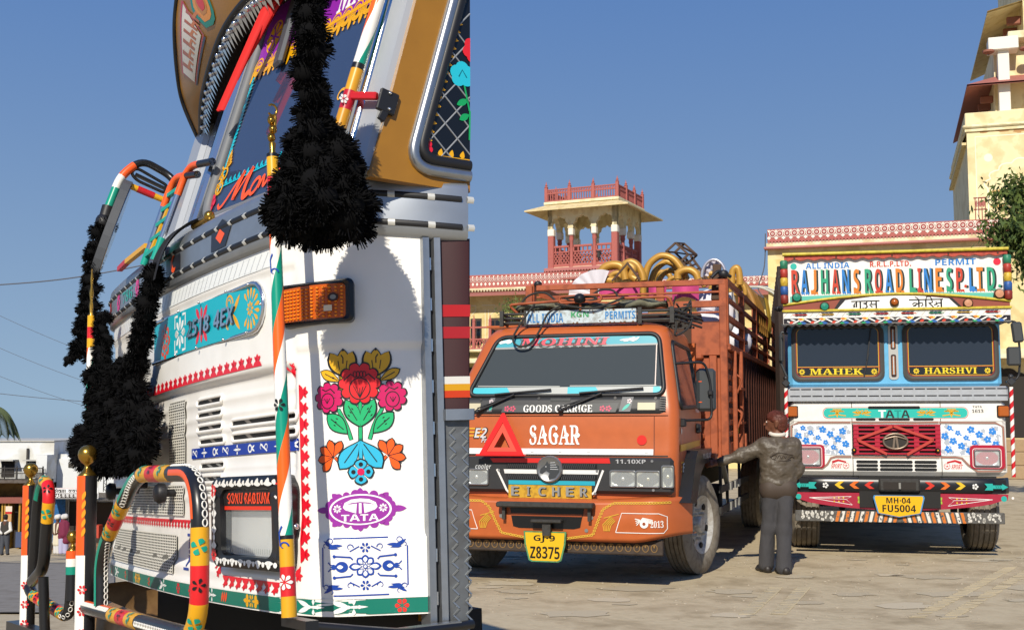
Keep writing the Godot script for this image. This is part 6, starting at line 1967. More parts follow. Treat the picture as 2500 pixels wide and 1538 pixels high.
# ------------------------------------------------------------------ the orange truck
const ORANGE_AT:=Vector3(1.9329,0,-12.3233)
var ORANGE_BASIS:=Basis(Vector3(-0.95645,0,-0.29188),Vector3.UP,Vector3(0.29188,0,-0.95645))
func table(pts: Array,y: float)->float:
	for i in pts.size() - 1:
		if y<=pts[i+1][0]:
			return lerpf(pts[i][1],pts[i+1][1],clampf((y - pts[i][0])/(pts[i+1][0] - pts[i][0]),0,1))
	return pts[-1][1]
func cab_z(y: float)->float: return table([[0.78,-1.17],[1.23,-1.18],[1.3,-1.165],[1.63,-1.145],[1.80,-1.10],[2.42,-0.93],[2.48,-0.88],[2.53,-0.76],[2.56,-0.5]],y)
func cab_f(y: float)->float: return table([[0.78,0.05],[1.65,0.035],[2.4,0.15],[2.5,0.2],[2.56,0.4]],y)
func cab_front(u: float,y: float)->Array:
	var f:=-u
	var bow:=0.03*pow((f - 1.28)/1.2,2.0)
	var sl:=(cab_z(y+0.01) - cab_z(y - 0.01))/0.02
	return [Vector3(f,y,cab_z(y)+bow - 0.004),Vector3(0,sl,-1).normalized()]
func cab_side(zz: float,y: float)->Array:
	var sl:=(cab_f(y+0.02) - cab_f(y - 0.02))/0.04
	return [Vector3(cab_f(y) - 0.004,y,zz),Vector3(-1,sl,0).normalized()]
func wheel(parent: Node3D,at: Vector3,face: float,R: float,w: float,steel: Material,steer:=0.0)->void:
	var root:=Node3D.new(); root.name="wheel"
	var k:=0
	while parent.has_node(NodePath(root.name)):
		k+=1; root.name="wheel_%03d" % k
	parent.add_child(root)
	root.transform=Transform3D(Basis(),at)*Transform3D(Basis(Vector3.UP,steer),Vector3.ZERO)*Transform3D(Basis(),-at)
	var X:=Transform3D(Basis(Vector3(0,1,0),Vector3(-face,0,0),Vector3(0,0,face)),at)
	var b:=B.new()
	var prof:=[Vector2(R*0.58,0.02),Vector2(R*0.66,0.0),Vector2(R*0.86,-0.01),Vector2(R*0.95,0.02)]
	var n:=9
	for i in n+1:
		var x:=lerpf(0.035,w - 0.035,float(i)/n)
		prof.append(Vector2(R,x - 0.006)); prof.append(Vector2(R,x+0.006 if i % 2==0 else x - 0.003))
		if i<n and i % 2==0: prof.append(Vector2(R - 0.016,x+0.008)); prof.append(Vector2(R - 0.016,x+0.016))
	prof.append_array([Vector2(R*0.95,w - 0.02),Vector2(R*0.66,w),Vector2(R*0.58,w - 0.02)])
	prof.reverse()
	for i in prof.size(): prof[i]=Vector2(prof[i].x,prof[i].y)
	prof.reverse()
	b.lathe(prof,48,X)
	put("tyre",b,mat("dusty_tyre",rc("857d70"),0.92,0.0,"grime",0.5,"bumpfine",0.3),root)
	b=B.new()
	b.lathe([Vector2(0.001,0.015),Vector2(0.075,0.015),Vector2(0.085,0.03),Vector2(0.09,0.09),Vector2(0.19,0.085),Vector2(0.25,0.06),Vector2(R*0.55,0.025),Vector2(R*0.59,0.012),Vector2(R*0.6,0.03),Vector2(R*0.56,0.12),Vector2(R*0.5,0.2)],36,X)
	put("rim",b,steel,root)
	b=B.new()
	for i in 8:
		var a:=TAU*i/8.0
		b.lathe([Vector2(0.001,-0.0),Vector2(0.012,0.0),Vector2(0.016,0.02),Vector2(0.016,0.09)],7,X*Transform3D(Basis(),Vector3(cos(a)*0.145,0.03,sin(a)*0.145)))
	put("wheel_nut",b,steel,root)
	b=B.new()
	for i in 6:
		var a:=TAU*i/6.0+0.3
		b.lathe([Vector2(0.001,0.052),Vector2(0.034,0.055),Vector2(0.036,0.07)],10,X*Transform3D(Basis(),Vector3(cos(a)*0.232,0.0,sin(a)*0.232)))
	put("rim_hole",b,mat("dark_void"),root)
func lamp_box(parent: Node3D,f0: float,f1: float,y0: float,y1: float,z: float,called: String,tone: String)->void:
	var root:=Node3D.new(); root.name=called
	var k:=0
	while parent.has_node(NodePath(root.name)):
		k+=1; root.name="%s_%03d" % [called,k]
	parent.add_child(root)
	var b:=B.new()
	var s:=plane_at(Vector3(0,0,z),Vector3(-1,0,0),Vector3.UP,Vector3(0,0,-1))
	ring_on(b,s,rrect(-f1 - 0.012,y0 - 0.012,-f0+0.012,y1+0.012,0.02),rrect(-f1,y0,-f0,y1,0.016),-0.01,0.012)
	put("frame",b,mat("lamp_frame",rc("8d8f8e"),0.3,0.6),root)
	b=B.new()
	var c:=Vector3((f0+f1)/2,(y0+y1)/2,z)
	b.sheet(10,10,func(x: float,y: float)->Vector3:
		var d:=Vector2(x - 0.5,y - 0.5)*2.0
		return c+Vector3(-d.x*(f1 - f0)*0.5,d.y*(y1 - y0)*0.5,0.002+0.06*(1.0 - minf(1.0,d.length_squared()))))
	b.ball(c+Vector3(0,0,0.02),Vector3(0.02,0.02,0.03),8)
	put("reflector",b,mat("reflector_"+tone,rc(tone),0.25,0.5),root)
	b=B.new(); b.box(c+Vector3(0,0,-0.003),Vector3(f1 - f0,y1 - y0,0.006),Basis(),0.002)
	var glass:=mat("lamp_glass",Color(0.92,0.95,0.95,0.16),0.06)
	glass.transparency=BaseMaterial3D.TRANSPARENCY_ALPHA
	put("lens",b,glass,root)
func build_orange_truck()->void:
	var T:=thing("orange_truck","orange cargo truck with a warning triangle, open rack and loaded gilt furniture","truck",Transform3D(ORANGE_BASIS,ORANGE_AT))
	var orange:=mat("orange_paint",rc("bb602f"),0.36,0.0,"blotch",1.2)
	var rust:=mat("orange_steel",rc("a4522c"),0.62,0.0,"grime",0.9)
	var black:=mat("cowl_black",rc("2a2b2d"),0.5,0.0,"blotch",0.6)
	var b:=B.new()
	var rows:=[0.78,0.9,1.1,1.23,1.3,1.45,1.63,1.72,1.80,1.95,2.1,2.25,2.36,2.42,2.46,2.49,2.52,2.545,2.56]
	var ring:=func(y: float)->PackedVector3Array:
		var q:=PackedVector3Array()
		var fr:=cab_f(y); var fl:=table([[0.78,2.5],[1.65,2.4],[1.8,2.3],[2.4,2.04],[2.5,1.95],[2.56,1.75]],y); var zf:=cab_z(y); var zr:=0.42 - maxf(0.0,y - 2.46)*2.0
		var R:=0.13
		q.append(Vector3(fr,y,zr))
		for i in 6: q.append(Vector3(fr,y,lerpf(zr,zf+R,(i+1)/6.0)))
		for i in range(1,7):
			var a:=i/6.0*PI/2
			q.append(Vector3(fr+R*(1 - cos(a)),y,zf+R*(1 - sin(a))+0.025*(i/6.0)))
		for i in range(1,14):
			var f:=lerpf(fr+R,fl - R,i/13.0)
			q.append(Vector3(f,y,zf+0.03*pow((f - 1.28)/1.2,2.0)))
		for i in range(1,7):
			var a:=i/6.0*PI/2
			q.append(Vector3(fl - R*(1 - sin(a)),y,zf+R*(1 - cos(a))+0.025*(1 - i/6.0)))
		for i in 6: q.append(Vector3(fl,y,lerpf(zf+R,zr,(i+1)/6.0)))
		return q
	var rr:=[]
	for y in rows: rr.append(ring.call(y))
	var cnt: int=rr[0].size()
	b.sheet(cnt - 1,rows.size() - 1,func(x: float,y: float)->Vector3: return rr[int(round(y*(rows.size() - 1)))][cnt - 1 - int(round(x*(cnt - 1)))])
	b.box(Vector3(1.28,1.6,0.42),Vector3(2.4,1.6,0.03)); b.box(Vector3(1.28,2.55,-0.1),Vector3(1.7,0.02,0.9))
	put("cab",b,orange,T)
	var wo:=PackedVector2Array()
	for p in bent([Vector3(-2.15,1.815,0),Vector3(-0.17,1.815,0),Vector3(-0.245,2.415,0),Vector3(-1.87,2.405,0)],0.1,6,true): wo.append(Vector2(p.x,p.y))
	var art:=Art.new(); art.poly(wo,Color.WHITE)
	put("windscreen",art.mesh(cab_front,0.3,0.003),mat("orange_windscreen",rc("42484b"),0.07,0.0,"",1.0,"",0.0,0.4),T)
	b=B.new(); var sp:=PackedVector3Array()
	for p in wo: sp.append(cab_front(p.x,p.y)[0]+Vector3(0,0,-0.004))
	b.tube(sp,0.024,8,true)
	put("windscreen_seal",b,mat("rubber_black"),T)
	art=Art.new()
	var teal:=rc("1f97a8")
	var band:=PackedVector2Array()
	for p in [[-1.9,2.30],[-0.25,2.318],[-0.262,2.40],[-1.83,2.39]]: band.append(Vector2(p[0],p[1]))
	art.poly(band,teal)
	art.poly(PackedVector2Array([Vector2(-1.9,2.28),Vector2(-0.25,2.30),Vector2(-0.25,2.318),Vector2(-1.9,2.30)]),rc("8d9090"))
	art.text("MOHINI",-1.66,2.288,-0.77,2.375,rc("141414"),1,1,0.35); art.text("MOHINI",-1.63,2.31,-0.74,2.385,rc("d8334a"),2,1,0.35)
	art.rect(-1.62,2.308,-0.76,2.335,rc("1c1414"),1.5)
	for s in [-1.82,-0.55]:
		for k in 4: art.leaf(Vector2(s - 0.08+k*0.04,2.35 - (k % 2)*0.015),Vector2(s+0.06+k*0.02,2.36+(k % 2)*0.02),0.022,rc("e8eef0"),3)
	var cy:=rc("2fb4c4"); var glare:=rc("a9adaa")
	art.rect(-2.1,1.825,-0.2,1.895,glare)  # grey stretches along the cyan strip are glare, painted flat
	for q in [[-2.1,-1.72],[-1.12,-0.82],[-0.28,-0.2]]: art.poly(PackedVector2Array([Vector2(q[0],1.83),Vector2(q[1]+0.02,1.83),Vector2(q[1] - 0.02,1.893),Vector2(q[0],1.893)]),cy,1)
	for q in [[-2.05,1.91,-1.2,1.90],[-1.1,1.905,-0.25,1.905]]: art.line([Vector2(q[0],q[1]),Vector2(q[2],q[3])],0.012,rc("8f938f"),1)
	art.line([Vector2(-0.262,1.9),Vector2(-0.262,2.30)],0.01,rc("c8b8b0"),1)
	put("windscreen_stickers_glare",art.mesh(cab_front,0.4,0.008,0.0015),paint("paint_gloss"),T)
	for q in [[-2.02,1.66,-1.28,1.872],[-1.17,1.67,-0.37,1.88]]:
		b=B.new()
		var p: Vector3=cab_front(q[0],q[1])[0]+Vector3(0,0,-0.05); var m: Vector3=cab_front(lerpf(q[0],q[2],0.5),lerpf(q[1],q[3],0.78))[0]+Vector3(0,0,-0.05); var e: Vector3=cab_front(q[2],q[3])[0]+Vector3(0,0,-0.035)
		b.tube(PackedVector3Array([p,m]),0.012,8); b.tube(PackedVector3Array([p+Vector3(0,0.03,0),m]),0.007,8)
		b.tube(PackedVector3Array([cab_front(lerpf(q[0],q[2],0.22),q[3] - 0.045)[0]+Vector3(0,0,-0.035),e]),0.011,8)
		b.ball(p,Vector3.ONE*0.025,8)
		put("wiper",b,mat("rubber_black"),T)
	b=B.new()
	b.sheet(30,6,func(x: float,y: float)->Vector3:
		var r:=cab_front(lerpf(-2.26,-0.14,x),lerpf(1.625,1.81,y))
		return r[0]+r[1]*(0.022 if y>0.01 and y<0.99 and x>0.005 and x<0.995 else -0.01))
	put("cowl",b,black,T)
	art=Art.new()
	var wh:=rc("e6e4de")
	art.poly(PackedVector2Array([Vector2(-1.78,1.645),Vector2(-0.63,1.645),Vector2(-0.6,1.735),Vector2(-1.75,1.712)]),rc("3a3b3d"))
	art.text("GOODS CARRIGE",-1.55,1.645,-0.86,1.715,wh,1,1)
	for s in [-1.66,-1.72,-0.7,-0.76]: art.petals(Vector2(s,1.68),0.03,5,rc("c83a5c"),1)
	for q in [[-1.93,-1.85],[-0.6,-0.46]]:
		art.poly(PackedVector2Array([Vector2(q[0],1.65),Vector2(q[1] - 0.03,1.65),Vector2(q[1],1.79),Vector2(q[0]+0.03,1.79)]),rc("55585a"),0); art.leaf(Vector2(q[0]+0.03,1.66),Vector2(q[1] - 0.03,1.73),0.03,rc("2fae9c"),1); art.petals(Vector2(q[1] - 0.04,1.75),0.025,5,rc("d9c8c8"),1)
	for q in [[-2.2,-2.0],[-0.42,-0.25]]: art.rect(q[0],1.665,q[1],1.735,rc("bdb496"),1)
	for i in 6: art.rect(-0.21,1.66+i*0.022,-0.15,1.67+i*0.022,rc("101112"),1)
	for q in [[-1.0,1.66],[-0.64,1.78],[-0.25,1.775],[-2.0,1.77],[-1.4,1.78]]: art.circle(Vector2(q[0],q[1]),0.014,rc("111213"),2)
	art.line([Vector2(-1.28,1.765),Vector2(-1.08,1.765)],0.03,rc("151617"),2)
	put("cowl_lettering",art.mesh(func(u: float,y: float)->Array:
		var r:=cab_front(u,y); return [r[0]+r[1]*0.022,r[1]],0.4,0.002,0.0015),paint("paint_gloss"),T)
	art=Art.new()
	art.text("SAGAR",-1.487,1.335,-0.986,1.525,rc("ecebe6"),1,1)
	for i in 5: art.leaf(Vector2(-1.47+i*0.11,1.43),Vector2(-1.42+i*0.11,1.43),0.05,rc("ecebe6"),1)
	art.circle(Vector2(-0.38,1.385),0.047,rc("d3271d"),1)
	art.rect(-2.3,1.245,-0.27,1.3,rc("dfe0de"),1)
	for i in 6: art.rect(-1.75+i*0.28,1.262,-1.72+i*0.28,1.268,rc("8a8c8a"),2)
	art.line([Vector2(-0.262,1.24),Vector2(-0.262,1.62)],0.006,rc("5c2a16"),1); art.line([Vector2(-2.4,1.618),Vector2(-0.13,1.618)],0.006,rc("4a2212"),1); art.line([Vector2(-2.4,1.236),Vector2(-0.13,1.236)],0.01,rc("2a1610"),1)
	for k in 3: art.poly(PackedVector2Array([Vector2(-2.12,1.50 - k*0.035),Vector2(-1.97,1.50 - k*0.035),Vector2(-1.98,1.485 - k*0.035),Vector2(-2.12,1.485 - k*0.035)]),rc("d8a02c"),1)
	art.text("E2",-2.06,1.395,-1.92,1.505,rc("2e2a2a"),2,0,0.2); art.text("E2",-2.05,1.402,-1.93,1.498,rc("c9c9cc"),3,0,0.2); art.text("Pro",-1.98,1.355,-1.9,1.4,rc("c9c9cc"),3,0,0.2)
	put("bonnet_lettering",art.mesh(cab_front,0.4,0.003,0.0012),paint("paint_gloss"),T)
	b=B.new()
	b.box(Vector3(1.28,1.05,-1.19),Vector3(2.42,0.345,0.07),Basis(),0.03)
	put("front_mask",b,black,T)
	var gz:=-1.227
	var mask:=plane_at(Vector3(0,0,gz),Vector3(-1,0,0),Vector3.UP,Vector3(0,0,-1))
	art=Art.new()
	art.poly(PackedVector2Array([Vector2(-1.84,1.165),Vector2(-0.67,1.165),Vector2(-0.68,1.215),Vector2(-1.87,1.205)]),rc("cc2a22"),1)
	art.poly(PackedVector2Array([Vector2(-1.72,1.06),Vector2(-0.79,1.06),Vector2(-0.78,1.1),Vector2(-1.73,1.1)]),rc("dcdcd8"),1)
	art.poly(PackedVector2Array([Vector2(-1.68,0.955),Vector2(-0.82,0.955),Vector2(-0.82,0.995),Vector2(-1.68,0.995)]),rc("2aa0b4"),1)
	art.line([Vector2(-1.8,1.10),Vector2(-1.70,0.9),Vector2(-1.67,0.872)],0.02,wh,1); art.line([Vector2(-0.74,1.10),Vector2(-0.82,0.9),Vector2(-0.85,0.872)],0.02,wh,1)
	for q in [[1.115,1.155],[1.01,1.05]]:
		art.rect(-1.7,q[0],-0.8,q[1],rc("101010"),1)
		for i in 44: art.line([Vector2(-1.69+i*0.02,q[0]),Vector2(-1.68+i*0.02,q[1])],0.004,rc("55585a"),2)
	art.text("11.10XP",-0.62,1.165,-0.33,1.205,rc("a9abac"),2,0); art.text("cooler",-2.02,1.1,-1.86,1.15,rc("b4b6b6"),2,0,0.2)
	for q in [[-0.27,1.19],[-0.26,0.92],[-0.8,1.09],[-0.82,0.88],[-1.78,1.09]]: art.circle(Vector2(q[0],q[1]),0.013,rc("77797a"),2)
	put("grille_paint",art.mesh(mask,1e9,0.002,0.0015),paint("paint_gloss"),T)
	b=B.new(); b.lathe([Vector2(0.13,0.0),Vector2(0.13,0.03),Vector2(0.118,0.04),Vector2(0.112,0.034),Vector2(0.001,0.034)],28,Transform3D(Basis(Vector3(1,0,0),Vector3(0,0,-1),Vector3(0,1,0)),Vector3(1.262,1.105,gz)))
	put("round_badge",b,mat("badge_grey",rc("8b8c8c"),0.35,0.7),T)
	art=Art.new().at(Vector2(-1.262,1.105),Vector2(0.1,0.1))
	art.poly(PackedVector2Array([Vector2(-0.95,-0.35),Vector2(-0.85,0.05),Vector2(-0.45,0.35),Vector2(-0.2,0.75),Vector2(-0.05,0.5),Vector2(0.5,0.55),Vector2(0.95,0.3),Vector2(0.98,-0.2),Vector2(0.6,-0.8),Vector2(0.0,-1.0),Vector2(-0.1,-0.7),Vector2(0.05,-0.35),Vector2(-0.3,-0.15),Vector2(-0.7,-0.45)]),rc("3d3f40"),0)
	for k in 4: art.line([Vector2(0.1,0.62 - k*0.2),Vector2(0.6+k*0.1,0.66 - k*0.22)],0.06,rc("b5b7b8"),1)
	art.circle(Vector2(-0.32,0.25),0.06,rc("b5b7b8"),1)
	put("horse_head",art.mesh(mask,1e9,0.037,0.001),paint("paint_gloss"),T)
	b=B.new(); b.box(Vector3(1.265,0.888,gz - 0.006),Vector3(0.83,0.125,0.02),Basis(),0.004)
	put("name_plate",b,mat("plate_yellow",rc("c39a24"),0.5,0.0,"grime",0.4),T)
	art=Art.new()
	var nm:="EICHER"
	for i in 6:
		art=Art.new()
		var x:=-1.64+i*0.137
		var w:=0.03 if nm[i]=="I" else 0.075
		art.text(nm[i],x+0.03 - w/2+0.008,0.842,x+0.03+w/2+0.008,0.93,rc("3a3a38"),0); art.text(nm[i],x+0.03 - w/2,0.85,x+0.03+w/2,0.938,rc("8a8b88"),3)
		put("raised_letter",art.mesh(mask,1e9,0.018,0.004),mat("paint_gloss"),T)
	for q in [[0.435,0.665,"cfd2cc"],[0.205,0.415,"b9b7a6"],[2.56 - 0.665,2.56 - 0.435,"cfd2cc"],[2.56 - 0.415,2.56 - 0.205,"b9b7a6"]]: lamp_box(T,q[0],q[1],0.955,1.09,gz - 0.004,"headlight",q[2])
	for q in [[0.075,0.17],[2.39,2.485]]: lamp_box(T,q[0],q[1],0.955,1.14,gz - 0.004,"indicator","c9c8b4")
	var bz:=func(f: float,y: float)->float:
		var c:=absf(f - 1.27)
		return -1.345+0.34*pow(maxf(0.0,c - 0.95)/0.35,2.2)+0.02*absf(y - 0.64)/0.2
	var btop:=func(f: float)->float: return 0.83+0.03*near_ss(0.45,1.2,absf(f - 1.27))
	var bbot:=func(f: float)->float: return 0.425+0.07*near_ss(0.8,1.27,absf(f - 1.27))
	b=B.new()
	b.sheet(70,14,func(x: float,y: float)->Vector3:
		var f:=lerpf(2.6,-0.06,x)
		var y0: float=bbot.call(f); var y1: float=btop.call(f)
		var yy:=clampf((y - 0.12)/0.76,0.0,1.0)
		var rnd:=0.0
		if y<0.12: rnd=0.12 - y
		elif y>0.88: rnd=y - 0.88
		var h:=lerpf(y0,y1,yy)
		return Vector3(f,h,bz.call(f,h)+rnd*2.2))
	put("bumper",b,orange,T)
	var bs:=func(u: float,y: float)->Array:
		var f:=-u
		var sl: float=(bz.call(f+0.01,y) - bz.call(f - 0.01,y))/0.02
		return [Vector3(f,y,bz.call(f,y) - 0.002),Vector3(sl,0,-1).normalized()]
	art=Art.new()
	art.poly(PackedVector2Array([Vector2(-1.63,0.74),Vector2(-0.9,0.74),Vector2(-0.94,0.565),Vector2(-1.0,0.55),Vector2(-1.54,0.55),Vector2(-1.6,0.565)]),rc("15120f"))
	art.rect(-1.62,0.665,-0.92,0.69,rc("8f4526"),1)
	var ye:=rc("d9b440")
	var ch:=func(pts: Array)->void:
		for i in pts.size() - 1:
			var d: float=pts[i].distance_to(pts[i+1])
			var n:=int(d/0.026)
			for k in n: art.ring(pts[i].lerp(pts[i+1],(k+0.5)/n),0.012,0.006,ye,1,0.0085)
	ch.call([Vector2(-0.1,0.81),Vector2(-0.62,0.8),Vector2(-0.72,0.74),Vector2(-0.82,0.5),Vector2(-1.08,0.46)]); ch.call([Vector2(-2.46,0.8),Vector2(-1.92,0.8),Vector2(-1.84,0.74),Vector2(-1.72,0.5),Vector2(-1.48,0.46)])
	art.line([Vector2(-0.6,0.53),Vector2(-0.16,0.53),Vector2(-0.13,0.57),Vector2(-0.13,0.68),Vector2(-0.2,0.71),Vector2(-0.54,0.71),Vector2(-0.6,0.53)],0.007,wh,1)
	art.line([Vector2(-1.96,0.53),Vector2(-2.4,0.53),Vector2(-2.4,0.71),Vector2(-2.02,0.71),Vector2(-1.96,0.53)],0.007,wh,1)
	art.text("2013",-0.27,0.58,-0.16,0.645,wh,1,1); art.circle(Vector2(-0.33,0.615),0.04,wh,1); art.circle(Vector2(-0.33,0.615),0.015,rc("8f4526"),2)
	for k in 4: art.line([Vector2(-0.4 - k*0.005,0.6+k*0.02),Vector2(-0.34,0.67 - k*0.008),Vector2(-0.25,0.65 - k*0.012)],0.008,wh,1)
	for s in [-1.0,1.0]:
		var c:=Vector2(-1.27+s*0.61,0.6)
		for k in 5: art.line([c+Vector2(-0.05+k*0.012,-0.06),c+Vector2(-0.06+k*0.02,0.0),c+Vector2(0.02+k*0.01,0.08 - k*0.01)],0.009,rc("c99a34"),1)
		art.line([c+Vector2(-0.05,0.06),c+Vector2(0.09,0.1)],0.009,rc("c99a34"),1)
	for q in [[-0.83,0.66],[-0.88,0.54],[-1.72,0.66]]: art.circle(Vector2(q[0],q[1]),0.018,rc("777874"),1)
	put("bumper_paint",art.mesh(bs,0.1,0.003,0.0015),paint("paint_gloss"),T)
	b=B.new(); b.box(Vector3(1.265,0.775,-1.4),Vector3(0.95,0.05,0.12),Basis(),0.012); b.box(Vector3(0.84,0.7,-1.37),Vector3(0.03,0.14,0.06)); b.box(Vector3(1.68,0.7,-1.37),Vector3(0.03,0.14,0.06)); b.box(Vector3(1.25,0.625,-1.4),Vector3(0.3,0.03,0.1),Basis(),0.008); b.box(Vector3(1.25,0.55,-1.4),Vector3(0.08,0.12,0.04))
	put("step_shelf",b,mat("worn_black",rc("33322f"),0.6,0.0,"grime",0.3),T)
	b=B.new(); b.box(Vector3(1.27,0.385,-1.24),Vector3(2.2,0.14,0.05),Basis(Vector3.RIGHT,0.15),0.01)
	put("lower_valance",b,mat("valance_brown",rc("3b3028"),0.8,0.0,"grime",0.5),T)
	art=Art.new()
	for i in 26:
		var c:=Vector2(-2.3+i*0.082,0.385)
		art.ring(c,0.028,0.008,rc("7b6038"),0,0.034); art.leaf(c,c+Vector2(0,0.04),0.02,rc("7b6038"))
	put("valance_paint",art.mesh(plane_at(Vector3(0,0,-1.27),Vector3(-1,0,0),Vector3.UP,Vector3(0,0,-1)),1e9,0.004),paint("matt_paint"),T)
	var pl:=PackedVector2Array([Vector2(-0.21,0.14),Vector2(0.21,0.14),Vector2(0.2,0.02),Vector2(0.16,-0.13),Vector2(0.13,-0.145),Vector2(-0.13,-0.145),Vector2(-0.16,-0.13),Vector2(-0.2,0.02)])
	var pf:=Transform3D(Basis(Vector3(-1,0,0),Vector3.UP,Vector3(0,0,-1)),Vector3(1.275,0.385,-1.36))
	b=B.new(); b.prism(pl,pf,0.02)
	put("number_plate",b,mat("plate_green",rc("4e8a5c"),0.5,0.0,"grime",0.3),T)
	art=Art.new()
	var pin:=PackedVector2Array()
	for p in pl: pin.append(p*0.92)
	art.poly(pin,rc("dcae1c"))
	art.text("GJ·9",-0.11,0.035,0.1,0.105,rc("1c1a14"),1); art.text("Z8375",-0.145,-0.115,0.145,-0.0,rc("1c1a14"),1)
	put("plate_lettering",art.mesh(plane_at(pf.origin,Vector3(-1,0,0),Vector3.UP,Vector3(0,0,-1)),1e9,0.022,0.0015),paint("paint_gloss"),T)
	art=Art.new()
	art.poly(PackedVector2Array([Vector2(-1.02,1.275),Vector2(0.3,1.31),Vector2(0.3,1.37),Vector2(-1.02,1.34)]),rc("d9a51a"))
	for q in [[Vector2(-1.0,0.85),Vector2(-0.99,1.66)],[Vector2(0.3,1.3),Vector2(0.31,2.32)]]: art.line([q[0],q[1]],0.012,rc("4a2112"),1)
	art.text("POWER",0.0,1.655,0.25,1.69,wh,1)
	for k in 3: art.rect(-0.98,1.08+k*0.04,-0.8,1.095+k*0.04,rc("d8a02c"),1)
	art.text("E2",-0.9,1.07,-0.62,1.17,rc("2e2a2a"),2,0,0.2); art.text("E2",-0.88,1.077,-0.64,1.163,rc("c9c9cc"),3,0,0.2); art.text("Pro",-0.72,1.03,-0.52,1.07,rc("c9c9cc"),3)
	art.circle(Vector2(-0.95,1.47),0.03,rc("cfcdc8"),1)
	put("side_paint",art.mesh(cab_side,0.3,0.003,0.0015),paint("paint_gloss"),T)
	var so:=PackedVector2Array()
	for p in bent([Vector3(-0.97,1.69,0),Vector3(0.28,1.72,0),Vector3(0.24,2.32,0),Vector3(-0.84,2.34,0)],0.08,5,true): so.append(Vector2(p.x,p.y))
	art=Art.new(); art.poly(so,Color.WHITE)
	put("side_window",art.mesh(cab_side,0.3,0.002),mats["orange_windscreen"],T)
	b=B.new(); sp=PackedVector3Array()
	for p in so: sp.append(cab_side(p.x,p.y)[0])
	b.tube(sp,0.022,8,true)
	put("window_seal",b,mat("rubber_black"),T)
	b=B.new(); b.box(Vector3(0.02,1.49,0.1),Vector3(0.05,0.1,0.12),Basis(),0.015)
	put("door_handle",b,mat("rubber_black"),T)
	b=B.new(); b.box(Vector3(-0.17,1.87,-0.66),Vector3(0.19,0.42,0.09),Basis(Vector3.UP,0.2),0.03)
	put("mirror_shell",b,mat("mirror_black",rc("3a3d3f"),0.45),T)
	b=B.new(); b.box(Vector3(-0.155,1.87,-0.605),Vector3(0.16,0.38,0.01),Basis(Vector3.UP,0.2),0.004)
	put("mirror_glass",b,mat("mirror_silver",rc("c8ccd0"),0.05,1.0),T)
	b=B.new(); b.tube(bent([Vector3(0.1,2.12,-0.9),Vector3(-0.17,2.14,-0.76),Vector3(-0.22,1.95,-0.72),Vector3(-0.23,1.58,-0.72),Vector3(0.03,1.57,-0.92)],0.07),0.013,8); b.box(Vector3(0.02,1.55,-0.93),Vector3(0.06,0.08,0.07),Basis(),0.01); b.box(Vector3(-0.22,1.84,-0.72),Vector3(0.05,0.05,0.06),Basis(),0.01)
	put("mirror_arm",b,mat("rubber_black"),T)
	b=B.new()
	for y in [1.75,1.95]: b.box(Vector3(-0.12,y,-0.715),Vector3(0.03,0.008,0.006))
	put("mirror_mark",b,mat("rail_orange",rc("ea5c1e"),0.35),T)
	b=B.new()
	var wing:=PackedVector2Array([Vector2(0.46,1.28),Vector2(-0.56,1.275),Vector2(-0.7,1.2),Vector2(-0.87,1.05),Vector2(-1.12,0.8),Vector2(-0.72,0.77),Vector2(-0.52,0.95),Vector2(-0.35,1.06),Vector2(-0.1,1.13),Vector2(0.25,1.14),Vector2(0.46,1.15)])
	b.prism(wing,Transform3D(Basis(Vector3(0,0,1),Vector3.UP,Vector3(-1,0,0)),Vector3(0.06,0,0)),0.13)
	put("wing",b,mat("wing_black",rc("202122"),0.32),T)
	art=Art.new(); art.text("11.10.XP",-0.25,1.185,0.35,1.24,rc("b9babb"),0)
	put("wing_lettering",art.mesh(plane_at(Vector3(-0.073,0,0),Vector3(0,0,1),Vector3.UP,Vector3(-1,0,0))),paint("paint_gloss"),T)
	b=B.new()
	b.box(Vector3(1.28,0.95,-0.2),Vector3(2.3,0.3,1.6)); b.box(Vector3(1.28,0.75,4.2),Vector3(0.9,0.35,9.4)); b.box(Vector3(0.5,0.9,0.1),Vector3(0.6,0.4,1.2))
	put("chassis",b,mat("under_black",rc("1b1a19"),0.8),T)
	var steel:=mat("wheel_steel",rc("c6c4be"),0.45,0.25,"grime",0.3)
	wheel(T,Vector3(-0.03,0.505,0.06),-1.0,0.505,0.28,steel,-0.24)
	wheel(T,Vector3(2.5,0.505,0.08),1.0,0.505,0.28,steel,-0.24)
	for z in [5.9,7.0]:
		wheel(T,Vector3(-0.08,0.505,z),-1.0,0.505,0.28,steel); wheel(T,Vector3(2.1,0.505,z),1.0,0.505,0.28,steel)
	var fN:=-0.17; var fF:=2.1; var z0:=1.08; var z1:=9.6
	b=B.new(); b.box(Vector3((fN+fF)/2,1.22,(z0+z1)/2),Vector3(fF - fN,0.12,z1 - z0)); put("body_floor",b,rust,T)
	b=B.new(); b.box(Vector3((fN+fF)/2,1.8,z0+0.05),Vector3(fF - fN,1.1,0.04)); put("bulkhead",b,rust,T)
	for i in 9:
		b=B.new(); b.box(Vector3(1.1,1.27+i*0.128,z0+0.005),Vector3(fF - 0.02 - 0.06,0.075,0.06),Basis(),0.02)
		put("bulkhead_slat",b,rust,T)
	b=B.new(); b.box(Vector3(0.03,2.49,z0 - 0.0),Vector3(0.38,0.37,0.03),Basis(),0.004); put("bulkhead_plate",b,rust,T)
	b=B.new(); b.box(Vector3(0.03,2.49,z0+0.02),Vector3(0.4,0.4,0.02)); put("plate_edge",b,mat("rust_dark",rc("5a3020"),0.8),T)
